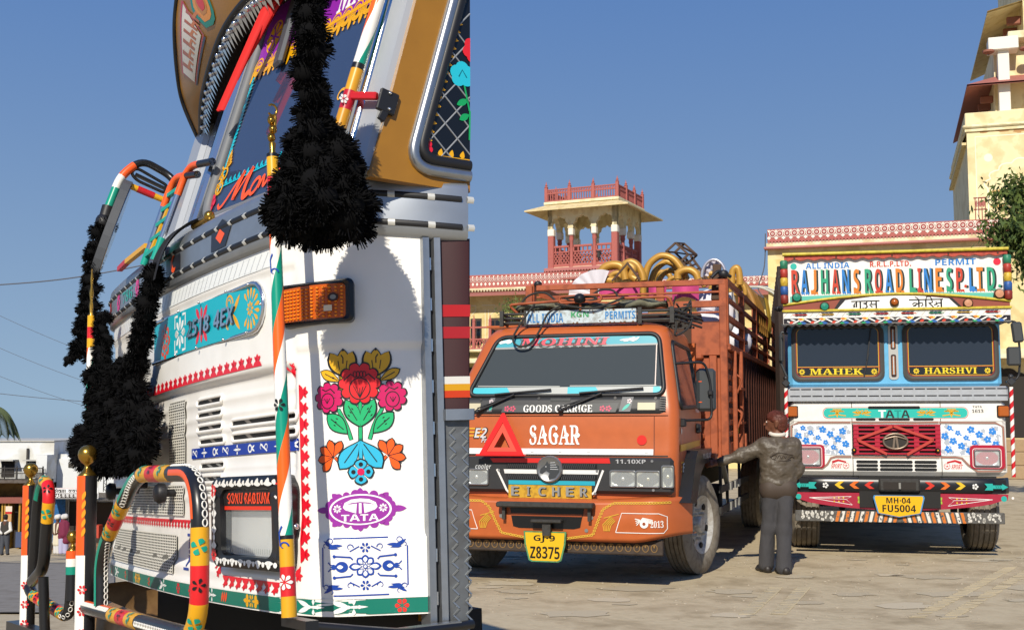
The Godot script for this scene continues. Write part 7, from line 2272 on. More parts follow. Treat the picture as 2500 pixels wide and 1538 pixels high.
	for q in [[fN,z0],[fN+0.12,z0],[fF,z0],[fN,z1],[fF,z1]]:
		b=B.new(); b.box(Vector3(q[0]+0.03,1.75 if q[0]>fN+0.05 and q[0]<1.0 else 2.17,q[1]),Vector3(0.085,1.1 if q[0]>fN+0.05 and q[0]<1.0 else 1.98,0.085),Basis(),0.008)
		put("corner_post",b,rust,T)
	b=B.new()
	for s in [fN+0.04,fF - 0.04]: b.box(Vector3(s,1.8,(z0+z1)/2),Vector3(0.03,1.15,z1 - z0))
	put("side_panel",b,mat("orange_steel_shaded",rc("552a1c"),0.75,0.0,"grime",1.2),T)  # body steel darkened in colour to stand for the shaded flank, ribs too
	for i in 9:
		b=B.new(); b.box(Vector3(fN+0.02,1.3+i*0.128,z0+0.6),Vector3(0.04,0.07,1.05),Basis(),0.012)
		put("side_slat",b,rust,T)
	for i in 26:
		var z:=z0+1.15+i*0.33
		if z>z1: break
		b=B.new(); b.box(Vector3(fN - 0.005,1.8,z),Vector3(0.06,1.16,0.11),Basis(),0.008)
		put("side_rib",b,mats["orange_steel_shaded"],T)
	b=B.new()
	for y in [1.55,1.95]: b.box(Vector3(fN - 0.05,y,z0+0.95),Vector3(0.06,0.03,0.5)); b.tube(bent([Vector3(fN - 0.06,y+0.15,z0+0.45),Vector3(fN - 0.12,y+0.1,z0+0.45),Vector3(fN - 0.06,y - 0.06,z0+0.45)],0.05),0.012,6)
	b.box(Vector3(fN - 0.04,1.8,z0+0.42),Vector3(0.05,1.15,0.06),Basis(),0.008); b.box(Vector3(fN - 0.05,1.8,z0+1.0),Vector3(0.05,1.2,0.09),Basis(),0.008); b.box(Vector3(fN - 0.06,1.32,z0+0.72),Vector3(0.06,0.2,0.1)); b.box(Vector3(fN - 0.06,1.32,z0+1.15),Vector3(0.06,0.2,0.1))
	put("side_latch",b,rust,T)
	b=B.new(); b.box(Vector3(fN - 0.03,1.45,z0+0.72),Vector3(0.02,0.09,0.1)); b.box(Vector3(fN - 0.03,1.45,z0+1.15),Vector3(0.02,0.09,0.07)); put("side_reflector",b,mat("plate_yellow"),T)
	b=B.new()
	for s in [fN,fF]: b.box(Vector3(s,2.4,(z0+z1)/2),Vector3(0.09,0.07,z1 - z0),Basis(),0.008)
	put("top_rail",b,rust,T)
	for i in 6:
		for s in [fN,fF]:
			b=B.new(); b.box(Vector3(s+0.01,2.78,z0+0.05+i*1.7),Vector3(0.07,0.76,0.11),Basis(),0.006)
			put("rack_post",b,rust,T)
	for y in [[3.15,0.07],[2.95,0.05],[2.74,0.07],[2.58,0.045]]:
		for s in [fN,fF]:
			b=B.new(); b.box(Vector3(s,y[0],(z0+z1)/2),Vector3(0.045,y[1],z1 - z0),Basis(),0.006)
			put("rack_rail",b,rust,T)
	for q in [[3.13,0.065,0.05],[2.885,0.075,0.05],[3.02,0.025,0.03],[2.79,0.022,0.025]]:
		b=B.new(); b.box(Vector3((fN+fF)/2 - 0.03,q[0],z0 - 0.02),Vector3(fF - fN - 0.06,q[1],q[2]),Basis(),0.006)
		put("rack_front_rail",b,rust,T)
	for f in [1.35,0.57]:
		b=B.new(); b.box(Vector3(f,3.0,z0 - 0.01),Vector3(0.09,0.28,0.04),Basis(),0.006); put("rack_upright",b,rust,T)
	b=B.new(); b.span(Vector3(2.0,3.05,z0),Vector3(1.55,2.9,z0 - 0.4),0.04,0.05); b.span(Vector3(1.55,2.9,z0 - 0.4),Vector3(0.9,2.86,z0 - 0.5),0.04,0.05); put("rack_brace",b,rust,T)
	b=B.new(); b.ball(Vector3(2.03,3.18,z0),Vector3(0.05,0.04,0.05),8); put("rack_clamp",b,mat("rubber_black"),T)
	b=B.new(); b.ball(Vector3(fN+0.02,3.22,z0),Vector3(0.06,0.05,0.07),8); b.tube(bent([Vector3(fN - 0.05,3.2,z0+0.1),Vector3(fN+0.08,3.26,z0),Vector3(fN+0.15,3.18,z0 - 0.05)],0.04),0.02,8); put("rack_clamp",b,mat("rubber_black"),T)
	b=B.new()
	for y in [0.62,0.84]: b.box(Vector3(fN+0.02,y,1.9),Vector3(0.03,0.075,2.9),Basis(),0.005)
	for z in [0.75,1.35,2.6]: b.box(Vector3(fN+0.05,0.85,z),Vector3(0.03,0.6,0.06))
	b.box(Vector3(0.12,0.72,0.8),Vector3(0.5,0.34,0.06),Basis(),0.01)
	put("side_guard",b,mat("guard_black",rc("2b2a29"),0.7,0.0,"grime",0.4),T)
	for z in [1.3,1.75,2.1]:
		for y in [0.62,0.84]:
			b=B.new(); b.box(Vector3(fN+0.0,y,z),Vector3(0.025,0.085,0.16)); put("guard_tape",b,mat("tape_grey",rc("8a8983"),0.6),T)
	b=B.new()
	b.span(Vector3(fN+0.03,1.15,0.72),Vector3(fN+0.03,0.86,1.2),0.05,0.03); put("guard_tape",b,mat("tape_grey",rc("8a8983"),0.6),T)
	b=B.new(); b.box(Vector3(-0.05,1.19,0.52),Vector3(0.12,0.07,0.22),Basis(),0.01); put("step_bracket",b,rust,T)
	b=B.new()
	for y in [2.56,2.605,2.65]:
		b.tube(bent([Vector3(1.9,y,-0.1),Vector3(1.9,y,-0.82),Vector3(0.1,y,-0.82),Vector3(0.0,y,0.3)],0.12,5),0.013,6)
	for f in [1.88,1.62,0.45,0.13]: b.box(Vector3(f,2.605,-0.82),Vector3(0.04,0.16,0.03))
	for i in 6: b.box(Vector3(1.0,2.56,-0.7+i*0.2),Vector3(1.85,0.02,0.04))
	put("roof_carrier",b,mat("worn_black"),T)
	b=B.new(); b.box(Vector3(1.045,2.605,-0.845),Vector3(1.13,0.135,0.025),Basis(),0.004)
	put("roof_board",b,mat("board_pale",rc("bccad0"),0.6,0.0,"grime",0.4),T)
	art=Art.new()
	var board:=plane_at(Vector3(0,0,-0.858),Vector3(-1,0,0),Vector3.UP,Vector3(0,0,-1))
	for q in [["ALL INDIA",-1.6,2.555,-1.22,2.645,"3b7fb8"],["KGN",-1.14,2.6,-0.96,2.655,"3c9a62"],["PERMITS",-0.79,2.57,-0.49,2.65,"3b7fb8"]]:
		art=Art.new(); art.text(q[0],q[1],q[2],q[3],q[4],rc(q[5]),1)
		put("board_word",art.mesh(board,1e9,0.003,0.001),paint("matt_paint"),T)
	art=Art.new()
	var g:=RandomNumberGenerator.new(); g.seed=4
	for i in 40:
		var c:=Vector2(g.randf_range(-1.6,-0.48),[2.545,2.665,g.randf_range(2.55,2.66)][i % 3])
		art.circle(c,g.randf_range(0.003,0.012),rc("7a5a3c"),2,g.randf_range(0.003,0.008),7)
	stuff(put("board_rust",art.mesh(board,1e9,0.003,0.001),paint("matt_paint"),T))
	b=B.new(); b.tube(bent([Vector3(1.72,2.66,-0.8),Vector3(1.8,2.745,-0.84),Vector3(1.1,2.775,-0.86),Vector3(0.16,2.785,-0.8),Vector3(0.12,2.64,-0.75)],0.05),0.014,8)
	b.tube(bent([Vector3(1.26,2.745,-0.86),Vector3(0.83,2.755,-0.86),Vector3(0.83,2.82,-0.86),Vector3(1.26,2.81,-0.86)],0.035,5,true),0.013,8,true); b.rod(Vector3(1.045,2.66,-0.85),Vector3(1.045,2.75,-0.86),0.012)
	put("carrier_rail",b,rust,T)
	b=B.new(); b.ball(Vector3(1.045,2.785,-0.89),Vector3(0.06,0.05,0.03),10); put("rail_boss",b,mat("rubber_black"),T)
func build_cargo()->void:
	var XF:=Transform3D(ORANGE_BASIS,ORANGE_AT)
	var g:=RandomNumberGenerator.new(); g.seed=31
	var gold:=mat("gilt",rc("c0913c"),0.42,0.15,"blotch",0.4)
	var own:=func(called: String,label: String,cat: String,b: B,m: Material,grp:="")->MeshInstance3D:
		var o:=put(called,b,m); o.transform=XF; tag(o,label,cat,grp); return o
	var L:=func(x: float,y: float,z: float)->Vector3: return Vector3(1.228 - 0.0016*(x - 1000.0),3.308 - 0.00144*(y - 800.0),z)
	var scrolls:=[
		[[[1235,1040],[1240,900],[1275,740],[1340,668],[1400,655],[1470,690],[1530,780],[1560,860]],0.024,1.5,"tallest gilt arch standing behind the front rail"],
		[[[1262,1040],[1265,900],[1300,770],[1360,700],[1410,690],[1480,750],[1540,850]],0.022,1.7,"second gilt arch, nested just below the tallest one"],
		[[[1290,1040],[1292,920],[1320,810],[1370,750],[1430,750],[1500,830]],0.02,1.9,"lowest of the three nested gilt arches"],
		[[[1045,858],[980,850],[945,810],[960,755],[1020,728],[1085,740],[1110,790],[1080,830]],0.03,1.35,"thick gilt ring curl beside the white cloth"],
		[[[880,760],[960,725],[1050,722],[1120,760],[1180,850]],0.022,1.6,"gilt sweep rising over the ring curl"],
		[[[1100,720],[1150,700],[1200,730],[1235,800],[1245,860]],0.026,1.45,"gilt crook leaning against the nested arches"],
		[[[1130,860],[1120,780],[1150,740],[1190,770],[1175,830],[1210,860]],0.026,1.3,"small gilt S-curl at the middle of the rail"],
		[[[1505,860],[1510,815],[1550,790],[1600,792],[1640,825],[1655,870]],0.026,1.4,"gilt half ring above the right pink seat"],
		[[[1680,850],[1690,800],[1730,792],[1750,840]],0.02,1.8,"small gilt loop beside the silver arch"],
		[[[1840,850],[1845,750],[1870,716],[1890,730],[1900,800],[1900,860]],0.024,2.2,"narrow gilt arch at the rack's near corner"],
		[[[1330,850],[1340,800],[1385,770],[1415,800],[1400,850]],0.016,2.3,"thin gilt loop inside the nested arches"],
		[[[1180,860],[1200,740],[1260,690],[1320,720],[1340,800]],0.02,2.6,"gilt arch behind the crook, left of the tallest arch"],[[[1420,860],[1440,720],[1500,690],[1570,740],[1620,850]],0.022,2.4,"gilt arch crossing behind the iron lattice"],[[[1610,860],[1630,760],[1690,720],[1750,760],[1770,860]],0.02,3.0,"gilt arch behind the silver arch"],[[[930,860],[910,800],[940,750],[1000,740],[1040,790]],0.02,2.0,"gilt curl just right of the white cloth fan"],[[[1780,860],[1790,780],[1830,750],[1860,800],[1862,860]],0.018,3.4,"gilt loop seen through the silver arch"]]
	for s in scrolls:
		var p:=[]
		for q in s[0]: p.append(L.call(q[0],q[1],s[2]))
		var b:=B.new(); b.tube(smooth(p,7),s[1]*1.75,10)
		own.call("gilt_scroll",s[3],"gilt frame",b,gold,"gilt scroll frames on the load")
	var b:=B.new()
	b.sheet(24,8,func(x: float,y: float)->Vector3:
		var a:=PI*(1.0 - x*0.62)
		var p: Vector3=L.call(930+cos(a)*225*y,985 - sin(a)*215*y,1.25)
		return p+Vector3(0,0,0.03*sin(x*34.0)*y*0.4+(1.0 - y)*0.05))
	own.call("cloth_fan_back","large white cloth-covered chair back fanned at the left of the load","chair back",b,mat("white_cloth",rc("d9d6dc"),0.9))
	b=B.new()
	var arc:=[]
	for i in 13: arc.append(L.call(1775+cos(PI - PI*i/12.0)*85,860 - sin(PI*i/12.0)*138,1.3))
	b.tube(smooth(arc,3),0.018,8)
	own.call("silver_arch","silver arched chair frame by the rack's near corner","chair frame",b,mat("silver_paint",rc("c6c4cc"),0.3,0.6))
	b=B.new()
	b.sheet(14,6,func(x: float,y: float)->Vector3:
		var a:=PI*(0.95 - x*0.62)
		return L.call(1775+cos(a)*82*lerpf(0.55,1.0,y),860 - sin(a)*134*lerpf(0.5,1.0,y),1.36+0.02*sin(x*20.0)))
	own.call("cloth_drape","thin pale cloth stretched inside the silver arch","cloth",b,mat("pale_lilac_cloth",rc("b9b4bd"),0.8))
	var wc: Material=mats["white_cloth"]
	for q in [[0.12,2.62,1.5,0.28,0.4,"white cloth bundle lowest behind the orange bulkhead plate"],[0.05,2.85,2.3,0.2,0.45,"white cloth bundle behind the rack's first bay"],[0.0,2.6,3.4,0.24,0.35,"white cloth bundle behind the rack's second bay"],[0.1,2.95,1.75,0.16,0.3,"white cloth bundle beneath the silver arch"],[1.62,2.95,1.4,0.2,0.26,"white cloth bundle under the fanned chair back"]]:
		b=B.new()
		b.sheet(14,14,func(x: float,y: float)->Vector3:
			var a:=x*TAU; var v:=PI*y
			var r:=1.0+0.07*sin(a*5.0+y*4.0)
			return Vector3(q[0],q[1],q[2])+Vector3(cos(a)*sin(v)*q[3]*r,cos(v)*q[4]*0.6,sin(a)*sin(v)*q[3]*r))
		own.call("cloth_bundle",q[5],"cloth",b,wc,"white cloth in the load")
	for q in [[0.02,2.5,1.5,0.2,3.05,1.7,"leaning away in the rack's front bay"],[0.15,2.5,1.35,-0.05,2.95,1.6,"nearest the corner post, leaning outwards"],[-0.05,2.45,2.1,0.05,3.1,2.5,"low in the rack's second bay"],[0.02,3.3,3.3,0.1,2.5,3.1,"upright, its tip above the side rail"],[0.02,3.28,3.35,-0.08,2.6,3.7,"slanting back from the tip above the side rail"]]:
		b=B.new(); b.span(Vector3(q[0],q[1],q[2]),Vector3(q[3],q[4],q[5]),0.04,0.025)
		own.call("white_chair_leg","white chair leg "+q[6],"chair leg",b,mat("white_paint_chair",rc("d6d3cf"),0.5),"white chair legs in the load")
	var pink:=mat("pink_cloth",rc("cf4a86"),0.8,0.0,"blotch",0.6)
	for q in [[885,1228,905,1040,0.07,"widest pink seat back, left of the gilt arches"],[1295,1425,905,1045,0.05,"middle pink seat back, right of the gilt arches"],[1468,1662,900,1050,0.06,"right pink seat back, with a scooped lower edge"]]:
		b=B.new()
		b.sheet(20,8,func(x: float,y: float)->Vector3:
			var p: Vector3=L.call(lerpf(q[0],q[1],x),lerpf(q[3] - 30.0*sin(PI*x),q[2]+18.0*cos(PI*x),y),1.3)
			return p+Vector3(0,0,-q[4]*sin(PI*x)*2.0+0.05))
		own.call("pink_seat",q[5],"seat",b,pink,"pink seat backs in the load")
	b=B.new()
	var iron:=mat("frame_iron",rc("4c3626"),0.6,0.2)
	var P:=[L.call(1400,612,1.6),L.call(1472,542,1.6),L.call(1566,642,1.6),L.call(1492,715,1.6)]
	var back:=Vector3(-0.07,0.02,0.22)
	for i in 4:
		b.span(P[i],P[(i+1) % 4],0.025,0.025); b.span(P[i]+back,P[(i+1) % 4]+back,0.025,0.025); b.span(P[i],P[i]+back,0.02,0.02)
	b.span(P[1],P[2]+back,0.018,0.018); b.span(P[0],P[3]+back,0.018,0.018); b.span(P[0]+back,P[2],0.018,0.018)
	for k in 3: b.span(L.call(1500+k*34,690 - k*26,1.6+k*0.08),L.call(1650+k*24,850,1.6+k*0.08),0.035,0.03)
	for k in 4: b.span(L.call(1520+k*30,715+k*36,1.6),L.call(1585+k*26,680+k*36,1.7),0.02,0.02)
	own.call("iron_truss","rusty iron lattice frame sticking up out of the load against the sky","metal frame",b,iron)
	b=B.new()
	var Q:=[L.call(1650,770,2.4),L.call(1695,748,2.4),L.call(1722,780,2.4),L.call(1676,800,2.4)]
	for i in 4: b.span(Q[i],Q[(i+1) % 4],0.02,0.02); b.span(Q[i],Q[i]+back*0.6,0.016,0.016)
	own.call("iron_truss","small dark iron frame end beside the silver arch","metal frame",b,iron)
	b=B.new()
	b.span(L.call(1065,890,1.02),L.call(1185,745,1.02),0.02,0.02); b.span(L.call(1180,750,1.02),L.call(1270,885,1.02),0.025,0.025)
	own.call("iron_rod","bent dark iron rods leaning over the front rail","rod",b,iron)
	b=B.new(); b.box(L.call(1800,880,1.2)+Vector3(0,-0.05,0),Vector3(0.1,0.42,0.04),Basis(Vector3(0,0,1),0.06),0.01)
	own.call("brown_board","dark brown board standing under the silver arch","board",b,mat("board_brown",rc("4f3a2c"),0.8))
	for k in 5:
		b=B.new(); var hp:=[]
		for i in 15: hp.append(Vector3(0.2+cos(PI*i/14.0)*0.36,2.85+sin(PI*i/14.0)*0.78,5.0+k*0.3))
		b.tube(smooth(hp,3),0.05,8)
		own.call("gilt_hoop","%s gilt hoop arching over the rack's far end" % ["nearest","second","third","fourth","farthest"][k],"gilt frame",b,mat("gilt_dark",rc("a87a3a"),0.5,0.1,"blotch",0.4),"gilt hoops at the far end")
	b=B.new()
	b.sheet(10,12,func(x: float,y: float)->Vector3: return Vector3(-0.14 - 0.05*sin(y*PI)+0.02*sin(x*12.0),lerpf(3.5,2.7,y),6.4+x*0.5 - y*0.1))
	own.call("yellow_cloth","hanging yellow cloth at the far end of the rack","cloth",b,mat("yellow_cloth",rc("cda83c"),0.8))
	for q in [[0.15,2.55,3.8,1.1,2.98],[0.2,2.6,5.0,0.9,3.0],[0.3,2.5,2.9,0.4,2.9]]:
		b=B.new(); b.sheet(10,6,func(x: float,y: float)->Vector3: return Vector3(q[0]+0.1*sin(PI*y),lerpf(q[1],q[4],y),q[2]+(x - 0.5)*q[3]))
		own.call("gilt_board","gilt board lying inside the open rack, %s to the cab" % ("nearest" if q[2]<3.0 else ("second nearest" if q[2]<4.5 else "least near")),"panel",b,gold,"gilt panels in the load")
	b=B.new(); b.box(Vector3(1.0,2.1,5.0),Vector3(1.9,1.4,7.6),Basis(),0.1)
	own.call("stacked_load","dark lower mass of furniture packed inside the cargo body","cargo",b,mat("load_dark",rc("4a3428"),0.9))
	b=B.new()
	b.sheet(44,12,func(x: float,y: float)->Vector3:
		var a:=y*TAU
		var r:=0.055+0.018*sin(x*17.0)+0.012*sin(x*41.0+a*2.0)
		return Vector3(lerpf(1.74,0.2,x),2.715+0.012*sin(x*9.0)+sin(a)*r*0.8,-0.68+cos(a)*r*1.9))
	own.call("tarpaulin","rolled grey-green tarpaulin tied along the cab's roof carrier","tarpaulin",b,mat("tarp",rc("6b6a58"),0.85,0.0,"grime",0.4,"bump",0.5))
	var rope:=mat("rope_dark",rc("2e2c29"),0.9)
	var ropes:=[["rope looping down over the windscreen's teal band",[[1.52,2.74,-0.86],[1.55,2.68,-0.92],[1.66,2.5,-0.97],[1.7,2.38,-1.02],[1.64,2.31,-1.04],[1.52,2.33,-1.03],[1.43,2.47,-0.98],[1.36,2.64,-0.92],[1.22,2.73,-0.86]]],["rope arching up from the carrier's left end",[[1.68,2.64,-0.8],[1.68,2.78,-0.75],[1.6,2.86,-0.7],[1.45,2.87,-0.7],[1.32,2.78,-0.78]]],["rope sagging under the carrier's middle ring",[[1.3,2.74,-0.87],[1.1,2.7,-0.9],[0.9,2.68,-0.9],[0.7,2.74,-0.88],[0.6,2.79,-0.85]]],["rope arching above the pink seat",[[0.95,2.8,-0.84],[0.85,2.87,-0.8],[0.72,2.86,-0.8],[0.66,2.78,-0.82]]],["rope tying the carrier's near corner to the cab",[[0.14,2.66,-0.7],[0.1,2.5,-0.78],[0.1,2.4,-0.8],[0.04,2.5,-0.4],[0.02,2.62,-0.2]]]]
	for q in ropes:
		var pts:=[]
		for p in q[1]: pts.append(Vector3(p[0],p[1],p[2]))
		b=B.new(); b.tube(smooth(pts,8),0.011,7)
		own.call("rope",q[0],"rope",b,rope,"ropes on the cab roof")
	b=B.new()
	for i in 9:
		var pts:=[]
		for k in 8: pts.append(Vector3(1.045+cos(TAU*k/8.0)*(0.17 - i*0.008),2.783+sin(TAU*k/8.0)*0.026+g.randfn()*0.006,-0.86+i*0.012+g.randfn()*0.008))
		b.tube(smooth(pts,4,true),0.009,6,true)
	own.call("rope_coil","coil of dark rope held in the red ring on the roof carrier","rope",b,rope)
	b=B.new()
	for i in 14:
		var c:=Vector3(0.1+g.randf()*0.14,2.58+g.randf()*0.12,-0.45+g.randf()*0.5)
		b.tube(smooth([c+Vector3(g.randfn(),g.randfn(),g.randfn())*0.08,c,c+Vector3(g.randfn(),g.randfn(),g.randfn())*0.08,c+Vector3(g.randfn(),g.randfn(),g.randfn())*0.1],5),0.01,5)
	own.call("rope_coil","tangled dark rope heap at the roof carrier's near corner","rope",b,rope)
	var W:=thing("warning_triangle","red warning triangle leaning on the orange bonnet","warning triangle",XF*Transform3D(Basis(),Vector3(1.735,1.225,-1.28)))
	var tri:=func(s: float,up: float)->PackedVector2Array: return PackedVector2Array([Vector2(-0.235*s,up),Vector2(0.235*s,up),Vector2(0.012*s,up+0.425*s),Vector2(-0.012*s,up+0.425*s)])
	var fr:=Transform3D(Basis(Vector3(-1,0,0),Vector3(0,0.98,0.16),Vector3(0,0.16,-0.98)),Vector3.ZERO)
	var bars:=func(s: float,up: float,w: float,d0: float,th: float)->B:
		var q:=B.new(); q.xf=fr
		var t: PackedVector2Array=tri.call(s,up)
		var i0:=Vector2(t[0].x+w*1.75,t[0].y+w); var i1:=Vector2(t[1].x - w*1.75,t[1].y+w); var i2:=Vector2(0,t[2].y - w*2.1)
		for poly in [[t[0],t[1],i1,i0],[t[1],t[2],i2,i1],[t[2],t[3],t[0],i0,i2]]: q.prism(PackedVector2Array(poly),Transform3D(Basis(),Vector3(0,0,d0)),th)
		return q
	put("outer_frame",bars.call(1.0,0.0,0.045,0.0,0.02),mat("triangle_red",rc("d3231c"),0.25),W)
	put("inner_band",bars.call(0.72,0.035,0.05,0.003,0.008),mat("triangle_orange",rc("d8442a"),0.4),W)
	b=B.new(); b.box(Vector3(0,0.012,-0.03),Vector3(0.5,0.02,0.06),Basis(),0.006); put("foot",b,mats["triangle_red"],W)
# ------------------------------------------------------------------ the blue and white truck
var BLUE_XF:=Transform3D(Basis(Vector3(-0.97926,0,-0.2026),Vector3.UP,Vector3(0.2026,0,-0.97926)),Vector3(5.7335,0,-14.6401))
func front_at(z: float)->Callable:
	return func(u: float,y: float)->Array: return [Vector3(-u,y,z),Vector3(0,0,-1)]
func t3(x: float,y: float)->Vector2: return Vector2(-(2.308 - 0.001467*(x - 175.0)),3.549 - 0.00162*(y+(x - 175.0)*0.0262*(1.0 - (y - 200.0)/800.0) - 200.0))
func t4(x: float,y: float)->Vector2: return Vector2(-(2.241 - 0.001402*(x - 255.0)),1.531 - 0.00145*(y - 315.0))
func t4s(a: Array)->PackedVector2Array:
	var q:=PackedVector2Array()
	for p in a: q.append(t4(p[0],p[1]))
	return q
func hooked(art: Art,c: Vector2,w: float,h: float,col: Color,lay: float)->void:
	for s in [-1.0,1.0]:
		art.leaf(c,c+Vector2(s*w,h*0.2),h*0.45,col,lay,0.4)
		art.ring(c+Vector2(s*w*0.45,h*0.3),h*0.25,h*0.1,col,lay)
		art.leaf(c+Vector2(s*w*0.2,-h*0.3),c+Vector2(s*w*0.95,-h*0.35),h*0.18,col,lay)
	art.petals(c+Vector2(0,h*0.15),h*0.45,5,col,lay,0.3)
func build_blue_truck()->void:
	var T:=thing("blue_truck","white and sky-blue cargo truck with a tall lettered headboard and floral grille panels","truck",BLUE_XF)
	var white:=mat("white_paint_far",rc("eeece6"),0.35,0.0,"blotch",0.9)
	var blue:=mat("sky_blue_paint",rc("68b2dc"),0.35,0.0,"blotch",0.8)
	var gloss:=paint("paint_gloss")
	var b:=B.new()
	b.box(Vector3(1.06,1.37,0.05),Vector3(2.44,0.88,1.8),Basis(),0.05); put("lower_cab",b,white,T)
	var art:=Art.new()
	for f in [1.561,0.562]: art.line([Vector2(-f,0.94),Vector2(-f,1.8)],0.008,rc("3a3836"))
	art.line([Vector2(-2.28,1.565),Vector2(0.16,1.565)],0.005,rc("8a8884"))
	var teal:=rc("2bb5a6"); var gold:=rc("d3a326"); var dark:=rc("16181a")
	var pl:=rrect(-1.885,1.607,-0.262,1.722,0.055)
	art.poly(rrect(-1.895,1.597,-0.252,1.732,0.06),rc("b5504a"),0); art.poly(rrect(-1.889,1.603,-0.258,1.726,0.058),rc("e8e6e0"),0.5); art.poly(pl,teal,1)
	for q in [620,1540]:
		var c:=t4(q,225)
		for s in [-1.0,1.0]:
			art.line([c+Vector2(s*0.1,-0.03),c+Vector2(s*0.03,-0.02),c+Vector2(-s*0.04,0.03),c+Vector2(-s*0.08,0.02)],0.013,gold,2)
			art.leaf(c+Vector2(0,0.03),c+Vector2(s*0.08,0.02),0.02,gold,2)
		art.line([c+Vector2(-0.05,0.045),c+Vector2(0.05,0.045)],0.012,gold,2); art.leaf(c+Vector2(0,-0.05),c+Vector2(0,0.05),0.03,gold,2)
	for q in [822,1340]: hooked(art,t4(q,225),0.11,0.07,gold,2)
	var tc:=[t4(955,262),t4(1018,200)]
	art.text("T",tc[0].x,tc[0].y,tc[1].x,tc[1].y,rc("efefec"),2)
	art.text("A",t4(1012,262).x,tc[0].y,t4(1085,200).x,tc[1].y,rc("2a2c2e"),2,0); art.text("T",t4(1085,262).x,tc[0].y,t4(1142,200).x,tc[1].y,rc("1f8f86"),2); art.text("A",t4(1140,262).x,tc[0].y,t4(1208,200).x,tc[1].y,rc("2a2c2e"),2)
	var slot:=func(x0: float,x1: float,y0: float,y1: float)->void:
		var a:=t4(x0,y1); var e:=t4(x1,y0)
		art.poly(rrect(a.x,a.y,e.x,e.y,minf((e.y - a.y)*0.49,0.02)),dark,2)
	slot.call(872,1292,168,192); slot.call(770,932,264,284); slot.call(956,1208,264,284); slot.call(1234,1398,264,284)
	for k in 3:
		for q in [[766,942],[956,1220],[1234,1412]]: slot.call(q[0],q[1],606+k*30,630+k*30)
	art.text("1613",t4(1702,222).x,t4(0,222).y,t4(1792,195).x,t4(0,195).y,rc("3a3a3a"),1,1); art.text("TATA",t4(1708,182).x,t4(0,182).y,t4(1782,166).x,t4(0,166).y,rc("3a3a3a"),1,1)
	for q in [[640,1.0],[1535,-1.0]]:
		var c:=t4(q[0],640); var rd:=rc("c2262e")
		art.text("SPORT",c.x - 0.11 if q[1]>0 else c.x - 0.01,c.y - 0.045,c.x+0.01 if q[1]>0 else c.x+0.11,c.y+0.005,rd,1,1,0.2)
		var bc:=c+Vector2(q[1]*0.06,-0.015)
		art.circle(bc,0.036,rd,1); art.circle(bc,0.031,rc("f0eee8"),2); art.petals(bc,0.028,5,rd,3,0.2,0.3,0.5); art.circle(bc,0.01,rd,3)
		for k in 4: art.line([c+Vector2(-q[1]*0.1,0.012+k*0.008),c+Vector2(-q[1]*0.03,0.04+k*0.006),c+Vector2(q[1]*0.06,0.022+k*0.004)],0.006,rd,1)
	put("front_paint",art.mesh(front_at(-0.85),1e9,0.002,0.0015),gloss,T)
	b=B.new(); b.box(Vector3(1.062,1.35,-0.84),Vector3(0.99,0.36,0.04)); put("grille_back",b,mat("grille_dark",rc("1a1415"),0.8),T)
	var red:=mat("grille_red",rc("a81c34"),0.4)
	for i in 8:
		b=B.new(); b.box(Vector3(1.062,1.515 - i*0.047,-0.872),Vector3(0.985,0.022,0.03),Basis(),0.006); put("grille_bar",b,red,T)
	for f in [1.52,1.28,0.84,0.6]:
		b=B.new(); b.box(Vector3(f,1.35,-0.868),Vector3(0.06,0.36,0.026),Basis(),0.004); put("grille_bar",b,red,T)
	var orr:=mat("frame_orange_red",rc("b23a30"),0.45)
	for q in [[[775,440],[1062,333]],[[1072,330],[1388,440]],[[785,445],[1015,556]],[[1385,440],[1172,560]]]:
		var p:=t4(q[0][0],q[0][1]); var e:=t4(q[1][0],q[1][1])
		b=B.new(); b.span(Vector3(-p.x,p.y,-0.9),Vector3(-e.x,e.y,-0.9),0.02,0.034,Vector3.UP,0.004); put("diamond_bar",b,orr,T)
	b=B.new()
	var c0:=t4(1083,452)
	var ov:=PackedVector3Array()
	for i in 32: ov.append(Vector3(-c0.x+cos(i*TAU/32)*0.135,c0.y+sin(i*TAU/32)*0.088,-0.91))
	b.tube(ov,0.013,8,true)
	b.box(Vector3(-c0.x+0.018,c0.y - 0.015,-0.912),Vector3(0.022,0.12,0.02),Basis(Vector3(0,0,1),0.12)); b.box(Vector3(-c0.x - 0.018,c0.y - 0.015,-0.912),Vector3(0.022,0.12,0.02),Basis(Vector3(0,0,1),-0.12)); b.tube(smooth([Vector3(-c0.x+0.12,c0.y+0.025,-0.912),Vector3(-c0.x,c0.y+0.055,-0.915),Vector3(-c0.x - 0.12,c0.y+0.025,-0.912)],5),0.011,6)
	put("oval_emblem",b,mat("emblem_bronze",rc("8a7a6a"),0.35,0.6),T)
	b=B.new(); b.lathe([Vector2(1,0),Vector2(0.98,0.02),Vector2(0.001,0.02)],28,Transform3D(Basis(Vector3(0.13,0,0),Vector3(0,0,-1),Vector3(0,0.083,0)),Vector3(-c0.x,c0.y,-0.885))); put("emblem_mesh",b,mat("emblem_dark",rc("3a3632"),0.7,0.3,"fine",0.05),T)
	for x in [748,1418]:
		var p:=t4(x,524)
		b=B.new(); b.ball(Vector3(-p.x,p.y,-0.9),Vector3(0.03,0.03,0.02),8); put("rubber_stop",b,mat("rubber_black"),T)
		b=B.new(); b.ball(Vector3(-p.x,p.y,-0.918),Vector3(0.012,0.012,0.01),6); put("stop_centre",b,mat("band_dfa318",rc("dfa318"),0.35),T)
	var g:=RandomNumberGenerator.new(); g.seed=12
